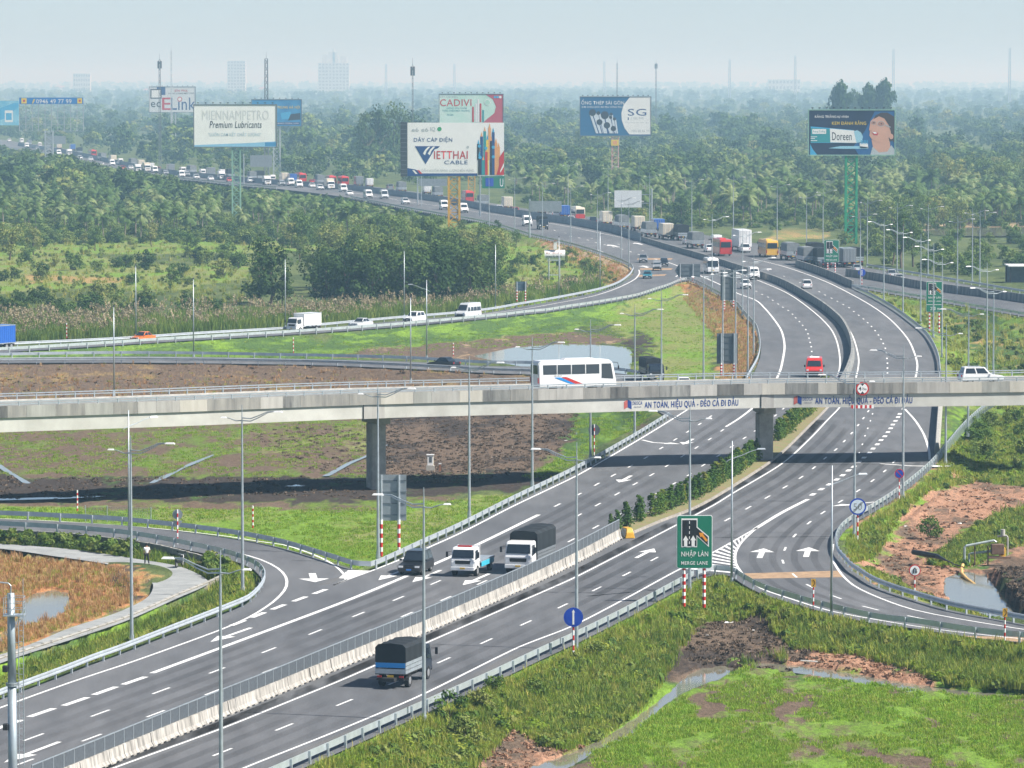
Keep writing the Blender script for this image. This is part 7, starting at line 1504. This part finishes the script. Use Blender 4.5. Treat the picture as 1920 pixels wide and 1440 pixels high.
MEAD = [([(-90, 455), (470, 450), (540, 470), (470, 570), (-90, 600)], ZB), ([(920, 440), (1090, 472), (1178, 515), (1060, 560), (900, 585)], -.8), ([(1600, 545), (1990, 612), (1990, 760), (1790, 755), (1765, 690), (1740, 640)], -.8)]
A = clip(MEAD, [2000, 900, 1200], 58, 1.2); scatter('meadow_growth', 'rough green growth covering the distant meadow', [T_F[0], T_F[1], W_ALL[2], T_F[2], T_T[3]], A, scl(len(A), .8, 1.9), nr_.integers(0, 5, len(A)))
UND = [([(-60, 385), (420, 388), (640, 418), (790, 432), (800, 452), (560, 462), (400, 456), (-60, 462)], ZB), ([(955, 360), (1300, 352), (1920, 352), (1990, 430), (1640, 440), (1430, 430), (1300, 430), (1150, 408), (1000, 390)], ZB)]
A = clip(UND, [750, 800], 61, 4.); k = (960 + A[:, 0] / A[:, 1] * F); vb = 152 + 41.6 * F / A[:, 1]; hm = np.where((k < 1190) & (vb > RL(k)), 41.6 * (1 - (RL(k) + 2 - 152) / (vb - 152)), 9.); hh = np.minimum(nr_.uniform(1.5, 3.6, len(A)), np.maximum(hm, .5))
scatter('undergrowth', 'dense green undergrowth filling the gaps between the palms', [TREES['bush1'][0], TREES['bush2'][0], TREES['bush3'][0], TREES['bush0'][0]], A, np.stack([hh / 3 * 1.25, hh / 3 * 1.25, hh / 3], 1), nr_.integers(0, 4, len(A)))
# woodland to the horizon
FT = []
for i in range(6): FT.append(crown('far_tree', clump_tree(500 + i, 10, 8.5, 14, .0, .5), 26, .55, (L_DARK, L_MID, L_DARK, L_LITE, L_MID, L_DARK)[i], 520 + i))
FT.append(TREES['palm0'][0]); FT.append(TREES['palm1'][0])
rnd = np.random.default_rng(60); pts = []
for (vlo, vhi, n) in ((158.5, 166, 700), (166, 176, 1500), (174, 200, 1900), (198, 250, 1900), (245, 352, 1500)):
    U = rnd.uniform(-120, 2040, n); W2 = rnd.uniform(vlo, vhi, n); ok = W2 < np.minimum(RPV(U) - 3, 347 + (U > 950) * 6); pts += list(zip(U[ok], W2[ok]))
# strips of wood between the far motorway and the palms
for u, v in sample_px([(-100, 300), (120, 312), (260, 338), (420, 352), (640, 378), (760, 398), (640, 415), (420, 386), (-100, 384)], 420, rnd): pts.append((u, v))
P3 = []; S = []; K = []
for u, v in pts:
    q = G(u, v, ZB); h = rnd.uniform(6, 13) * (1.6 if rnd.uniform() < .12 and v < 300 else 1)
    if q.y > 9000: h = rnd.uniform(12, 26)
    if q.y > 20000: h = rnd.uniform(20, 45)
    if u < 1190:
        rl = float(RL(u))
        if v > rl:
            hm = 41.6 * (1 - (rl + (3 if u > 330 else -7) - 152) / (v - 152))
            if hm < 1.0: continue
            h = min(h, hm)
    P3.append((q.x, q.y, ZB)); w_ = h * rnd.uniform(.85, 1.4); S.append((w_ / 10, w_ / 10, h / 10)); K.append(int(rnd.integers(0, 8 if (v > 300) else 6)))
x = np.array([p[0] for p in P3]); y = np.array([p[1] for p in P3]); ok = clear_of_roads(x, y, 5.)
scatter('distant_woodland', 'distant green woodland reaching to the hazy horizon', FT, np.array(P3)[ok], np.array(S)[ok], np.array(K)[ok], tilt=.02)
# ---------------------------------------------------------------- gantry column with ladder in the near corner
p = G(25, 1522); p.z = 0; t = thing('sign_column', 'tall steel column with ladder and caged platform in the near left corner', 'column', p); M_COLM = mat('column_steel', (.36, .42, .45), .45, .4, .12, 1.)
MB().cyl((0, 0, -.5), (-.02, 0, 7.0), .26, .25, 16).build('lower_tube', M_COLM, t, True); MB().cyl((-.02, 0, 7.05), (-.06, 0, 12.05), .235, .20, 16).build('upper_tube', M_COLM, t, True)
MB().cyl((-.02, 0, 6.94), (-.02, 0, 7.02), .34, n=16).cyl((-.02, 0, 7.05), (-.02, 0, 7.12), .34, n=16).build('flange', M_STEEL, t)
MB().box((.12, 0, 10.85), (1.15, 1.0, .07)).build('platform', M_STEEL, t)
for x in (-.42, .1, .66):
    for y in (-.46, .46): MB().cyl((x, y, 10.88), (x, y, 11.85), .022, n=6).build('cage_post', M_STEEL, t)
for z in (11.2, 11.55, 11.85):
    for y in (-.46, .46): MB().cyl((-.42, y, z), (.66, y, z), .018, n=6).build('cage_rail', M_STEEL, t)
    MB().cyl((.66, -.46, z), (.66, .46, z), .018, n=6).build('cage_rail', M_STEEL, t)
for x in (.36, .62): MB().cyl((x, -.1, 2.6), (x, -.1, 10.85), .025, n=6).build('ladder_rail', M_STEEL, t)
for i in range(27): MB().cyl((.36, -.1, 2.8 + i * .3), (.62, -.1, 2.8 + i * .3), .015, n=5).build('ladder_rung', M_STEEL, t)
for i in range(9): MB().cyl((.0, -.05, 3.4 + i * .85), (.36, -.1, 3.4 + i * .85), .02, n=5).build('ladder_bracket', M_STEEL, t)
MB().tube([(.66, -.46, 10.9), (.66, -.46, 12.9)], .02, 6).build('aerial', M_STEEL, t); MB().tube([(-.06, 0, 12.05), (-.06, 0, 12.45), (-.2, 0, 12.6), (-.7, 0, 12.65)], .04, 6).build('cable_neck', M_STEEL, t)
for z in (4.7, 7.9): MB().box((-.38, -.1, z), (.3, .3, .36)).build('camera_box', M_DARK, t, bevel=.04)
# ---------------------------------------------------------------- retaining wall by the cement path
M_OLDW = mat('old_wall', (.34, .30, .25), .9, var=.0, col2=(.17, .16, .12), vs=.9, bump=.3); WT = [(-90, 1262), (40, 1221), (133, 1191), (233, 1158), (333, 1114), (383, 1094), (412, 1081), (420, 1072), (408, 1052), (353, 1036), (283, 1020), (140, 1002), (0, 994), (-90, 991)]
WZ = [-.45] * 6 + [-.40, -.25, -.05, .10, .18, .2, .2, .2]; wl = resample(spline([G(u, v, z) for (u, v), z in zip(WT, WZ)], 1.), 1.9); o = wl[0].copy(); o.z = 0; t = thing('garden_wall', 'low stained concrete wall bending round the cement path', 'wall', o)
for a, c in zip(wl, wl[1:]):
    e = c - a; q = (a + c) / 2 - o; MB().box((q.x, q.y, q.z - .72), (e.length - .03, .12, 1.50), math.atan2(e.y, e.x)).build('wall_panel', M_OLDW, t); MB().box((q.x, q.y, q.z + .03), (e.length, .2, .08), math.atan2(e.y, e.x)).build('coping', M_CONC, t)
    MB().box((a.x - o.x, a.y - o.y, a.z - .70), (.20, .20, 1.58), math.atan2(e.y, e.x)).build('wall_post', M_OLDW, t)
# wire fence
fl_ = [G(u, v, ZB) for u, v in ((160, 978), (201, 979), (242, 980), (283, 982))]; o = fl_[0]; t = thing('wire_fence', 'short run of pale wire fence behind the left slip road', 'fence', o); M_WIRE = mat('wire_grey', (.34, .37, .36), .6, .3, .2)
for q in fl_: MB().cyl(q - o, q - o + Vector((0, 0, 1.55)), .05, n=6).build('fence_post', M_STEEL, t)
for a, c in zip(fl_, fl_[1:]):
    m = MB(); L = (c - a)
    for i in range(9): m.tube([a - o + Vector((0, 0, .1 + i * .17)), c - o + Vector((0, 0, .1 + i * .17))], .012, 3)
    for i in range(14): q = a - o + L * (i / 13); m.tube([q + Vector((0, 0, .1)), q + Vector((0, 0, 1.46))], .012, 3)
    m.build('wire_panel', M_WIRE, t)
# cabinet in the mud field, and a small pedestal
p = G(807, 880, ZB); t = thing('utility_cabinet', 'cream electrical cabinet on a footing in the brown field', 'cabinet', p); MB().box((0, 0, .15), (.9, .8, .5)).build('footing', M_CONC, t); MB().box((0, 0, .95), (.70, .5, 1.15)).build('body', mat('cabinet_cream', (.60, .57, .47), .6, var=.08), t, bevel=.02); MB().box((0, 0, 1.57), (.84, .64, .09)).build('roof', M_WHITE, t); MB().box((.02, -.27, 1.05), (.30, .03, .6)).build('vent', M_BACKD, t); MB().box((0, -.26, .95), (.62, .02, 1.0)).build('door', M_WHITE, t)
p = G(825, 884, ZB); t = thing('cable_pedestal', 'small rusty pedestal beside the cream cabinet', 'post', p); MB().box((0, 0, .4), (.22, .22, .8)).build('body', mat('rust', (.30, .14, .08), .8, var=.2), t); MB().box((0, 0, .83), (.28, .28, .1)).build('cap', M_WHITE, t)
# advert tank on a stand
p = G(1040, 520, -.8); t = thing('water_tank', 'white cylindrical advertising tank on a steel stand', 'tank', p); k = p.y / F; z0 = (520 - 478) * k
MB().cyl((-19 * k, 0, z0), (19 * k, 0, z0), 9.5 * k, n=20).build('tank', M_WHITE, t, False); MB().cyl((19 * k, 0, z0), (19.6 * k, 0, z0), 9.6 * k, n=20).build('end_cap', mat('tank_end', (.70, .71, .68), .5, var=.05), t)
for s, (q, z) in enumerate((('MUA - BÁN BỒN', 2.5), ('0944.73.78.71', -6))): letter(q, (-16 * k, z0 + z * k, 13 * k, z0 + (z + 5) * k), -9.65 * k, mat('tank_red', (.42, .08, .05), .5, var=0) if s == 0 else PK, t, .02)
for x in (-11, 9):
    for y in (-2.2, 2.2): MB().cyl((x * k, y, -.3), (x * k, y, z0 - 5 * k), .13, n=6).build('leg', M_RAIL, t)
MB().box((-1 * k, 0, .5), (26 * k, .2, .2)).box((-1 * k, -2.2, z0 - 9 * k), (26 * k, .2, .25)).build('cross_bar', M_RAIL, t); MB().box((1 * k, 0, z0 + 19 * k), (6 * k, 2, 17 * k)).build('top_panel', M_WHITE, t); MB().box((1 * k, -1.05, z0 + 27 * k), (6.4 * k, .1, 2 * k)).build('panel_cap', mat('rust', (.3, .14, .08)), t)
# ---------------------------------------------------------------- person on the path
def person(u, vb):
    p = G(u, vb, ZPATH); p.z = ZPATH + .03; t = thing('person', 'person in white shirt and dark trousers standing on the cement path', 'person', p, R(12))
    nodes = [((0, 0, .95), .15), ((0, .0, 1.18), .145), ((0, -.01, 1.38), .155), ((0, .0, 1.50), .065), ((0, .01, 1.58), .07), ((0, .02, 1.68), .095),
             ((-.18, 0, 1.42), .07), ((-.25, .02, 1.18), .052), ((-.24, .10, .96), .04), ((-.235, .13, .87), .045),
             ((.18, 0, 1.42), .07), ((.26, -.02, 1.18), .052), ((.27, .06, .96), .04), ((.27, .09, .87), .045),
             ((-.10, 0, .88), .10), ((-.13, .02, .50), .072), ((-.15, -.03, .10), .05), ((-.16, .10, .045), .045),
             ((.10, 0, .88), .10), ((.14, .0, .50), .072), ((.19, -.02, .10), .05), ((.21, .10, .045), .045)]
    ed = [(0, 1), (1, 2), (2, 3), (3, 4), (4, 5), (2, 6), (6, 7), (7, 8), (8, 9), (2, 10), (10, 11), (11, 12), (12, 13), (0, 14), (14, 15), (15, 16), (16, 17), (0, 18), (18, 19), (19, 20), (20, 21)]
    def skin(name, ids, mt, grow=0.):
        m = {q: i for i, q in enumerate(ids)}; me = bpy.data.meshes.new(name); me.from_pydata([nodes[q][0] for q in ids], [(m[a], m[c]) for a, c in ed if a in m and c in m], []); me.materials.append(mt); o = obj(name, me, t)
        md = o.modifiers.new('skin', 'SKIN'); md.use_smooth_shade = True
        for q, i in m.items(): sv = me.skin_vertices[0].data[i]; sv.radius = (nodes[q][1] + grow, (nodes[q][1] + grow) * .8); sv.use_root = (i == 0)
        s_ = o.modifiers.new('sub', 'SUBSURF'); s_.levels = 1; s_.render_levels = 2; return o
    skin('body', list(range(22)), mat('skin_tone', (.40, .24, .17), .6, var=.05)); skin('shirt', [1, 0, 2, 6, 7, 10, 11], M_WHITE, .028); skin('trousers', [0, 14, 15, 16, 18, 19, 20], mat('trousers', (.018, .019, .024), .8, var=.1), .022)
    MB().cyl((-.16, -.06, .0), (-.16, .16, .03), .055, .05, 8).cyl((.2, -.06, .0), (.21, .16, .03), .055, .05, 8).build('shoes', M_DARK, t)
    bm = bmesh.new(); bmesh.ops.create_icosphere(bm, subdivisions=2, radius=.118)
    for v in bm.verts: v.co.z = max(v.co.z, -.02 if v.co.y > 0 else -.08) * 1.08; v.co.y *= 1.1
    me = bpy.data.meshes.new('hair'); bm.to_mesh(me); bm.free(); me.materials.append(mat('hair_black', (.012, .010, .010), .6, var=0)); obj('hair', me, t, (0, .0, 1.71))
person(275, 1059)
# ---------------------------------------------------------------- motorbike against the wall
p = G(337, 1064, ZPATH); p.z = ZPATH + .03; t = thing('motorbike', 'black and white motor scooter parked against the wall', 'motorbike', p, R(-20))
def tor(cy, r): return MB().tube([(0, cy + r * math.cos(a), .30 + r * math.sin(a)) for a in np.linspace(0, 2 * math.pi, 15)], .055, 6)
for cy in (-.62, .62): w_ = tor(cy, .25).build('wheel', M_TYRE, t); MB().cyl((-.03, cy, .30), (.03, cy, .30), .17, n=10).build('rim', M_RIM, w_)
MB().extr([(-.75, .45), (.15, .32), (.35, .35), (.5, .95), (.42, 1.0), (.22, .55), (-.1, .6), (-.8, .72)], -.14, .14).build('body', M_DARK, t, bevel=.05); MB().extr([(-.72, .72), (-.05, .66), (-.1, .78), (-.7, .82)], -.13, .13).build('seat', M_DARK, t, bevel=.03); MB().tube([(-.33, .38, 1.08), (0, .46, 1.02), (.33, .38, 1.08)], .022, 6).build('handlebar', M_STEEL, t); MB().box((0, .56, .88), (.24, .1, .22)).build('headlight', M_WHITE, t, bevel=.03); MB().box((0, .50, .6), (.26, .08, .42)).build('front_shield', M_WHITE, t, bevel=.03)
for s in (-1, 1): MB().tube([(s * .3, .38, 1.08), (s * .34, .36, 1.25)], .012, 4).box((s * .36, .36, 1.28), (.14, .03, .09)).build('mirror', M_DARK, t)
# ---------------------------------------------------------------- pump and pipes by the red bank
p = G(1868, 1050, -1.); t = thing('water_pump', 'rusty pump engine with steel pipes standing over the ditch', 'pump', p); k = p.y / F; M_PIPE = mat('pipe_steel', (.36, .42, .42), .5, .4, .2); M_RUST = mat('rust_dark', (.16, .10, .07), .85, var=.3)
MB().tube([(-60 * k, 0, -1.2), (-60 * k, 0, 1.1), (-57 * k, 0, 1.22), (-4 * k, .3, 1.65), (0, .3, 1.5)], .11, 8).build('suction_pipe', M_PIPE, t); MB().tube([(-50 * k, .6, -1.2), (-50 * k, .6, .45), (-46 * k, .6, .5), (0, .6, .75)], .10, 8).build('discharge_pipe', M_PIPE, t)
MB().box((3 * k, .4, .9), (1.1, .8, .9)).build('pump_body', M_RUST, t, bevel=.05); MB().box((12 * k, .4, .6), (.5, .6, .9)).build('gear_case', M_YEL, t, bevel=.04); MB().tube([(3 * k, .4, 2.0), (20 * k, .4, 2.05), (22 * k, .4, 1.9), (22 * k, .4, .4)], .10, 6).build('frame_pipe', M_CONC, t); MB().cyl((13 * k, .4, 2.05), (13 * k, .4, 2.6), .2, n=10).build('exhaust', M_CONC, t); MB().box((6 * k, .4, .2), (1.9, 1.2, .16)).build('skid', M_RUST, t)
for x in (-40, -15): MB().cyl((x * k, .3, -.8), (x * k, .3, 1.2), .06, n=6).build('stake', M_RUST, t)
a = G(1803, 1072, -1.3); m = MB().tube([a + Vector((.2, 1.0, .5)), a + Vector((0, 0, .25)), a + Vector((-.2, -2.4, .1)), a + Vector((-.1, -5.5, .0)), a + Vector((.3, -8.5, -.2))], .13, 8); tag(m.build('hose', mat('hose_yellow', (.62, .40, .14), .6, var=.1)), 'thick yellow hose hanging into the pond by the pump', 'hose')
a = [G(u, v, z) for u, v, z in ((1712, 1039, -.7), (1735, 1043, -.75), (1757, 1047, -.8), (1775, 1055, -.9), (1790, 1062, -1.), (1808, 1068, -1.1))]
tag(MB().tube([q + Vector((0, 0, .18)) for q in a], [.22, .25, .22, .07, .05, .05], 7).build('plastic_sheeting', M_DARK), 'black rolled plastic sheeting lying on the red earth', 'sheeting')
# litter: individual scraps
M_LIT = mat('litter_white', (.68, .67, .64), .7, var=.15); random.seed(5)
for i, (u, v, z) in enumerate(((1362, 1159, -.9), (1370, 1157, -.9), (1412, 1175, -1.), (1475, 1167, -.9), (1480, 1166, -.9), (1298, 1180, -1.), (1330, 1190, -1.), (1520, 1240, -1.3), (1745, 905, -1.), (1780, 940, -1.), (1800, 985, -1.1), (1760, 995, -1.), (1835, 925, -1.), (1700, 985, -.9), (925, 860, ZB), (960, 842, ZB), (1075, 806, ZB), (1062, 835, ZB), (892, 872, ZB), (1240, 1165, -.5))):
    q = G(u, v, z); q.z = float(ground_z([q.x], [q.y])[0]); o = MB().poly([(random.uniform(.05, .25) * math.cos(a_), random.uniform(.05, .25) * math.sin(a_), random.uniform(.02, .12)) for a_ in (0, 1.2, 2.3, 3.4, 4.6, 5.5)]).build('paper_scrap', M_LIT); o.location = q; o.scale = (1.4, 1.4, 1.4); tag(o, 'scrap of white litter lying on bare earth or mud', 'litter', 'white litter scraps')
o = MB().box((0, 0, 0), (1.2, .16, .06)).build('plank', M_LIT); o.location = G(1517, 1242, -1.2) + Vector((0, 0, .1)); o.rotation_euler = (0, .05, R(-8)); tag(o, 'pale broken plank on the reddish ditch bank', 'plank')
# ---------------------------------------------------------------- haze in the air
hz = bpy.data.materials.new('haze_air'); hz.use_nodes = True; n = hz.node_tree; n.nodes.clear()
out = n.nodes.new('ShaderNodeOutputMaterial'); pv = n.nodes.new('ShaderNodeVolumePrincipled')
pv.inputs['Color'].default_value = (.46, .77, 1, 1); pv.inputs['Absorption Color'].default_value = (.86, .95, .99, 1); pv.inputs['Density'].default_value = 1.65e-4; pv.inputs['Anisotropy'].default_value = .1
n.links.new(pv.outputs[0], out.inputs['Volume'])
tag(MB().box((0, 30900, 59), (260000, 62000, 126)).build('haze', hz), 'pale morning haze filling the air over the plain', None, None, 'stuff')
bpy.data.scenes.remove(TS)
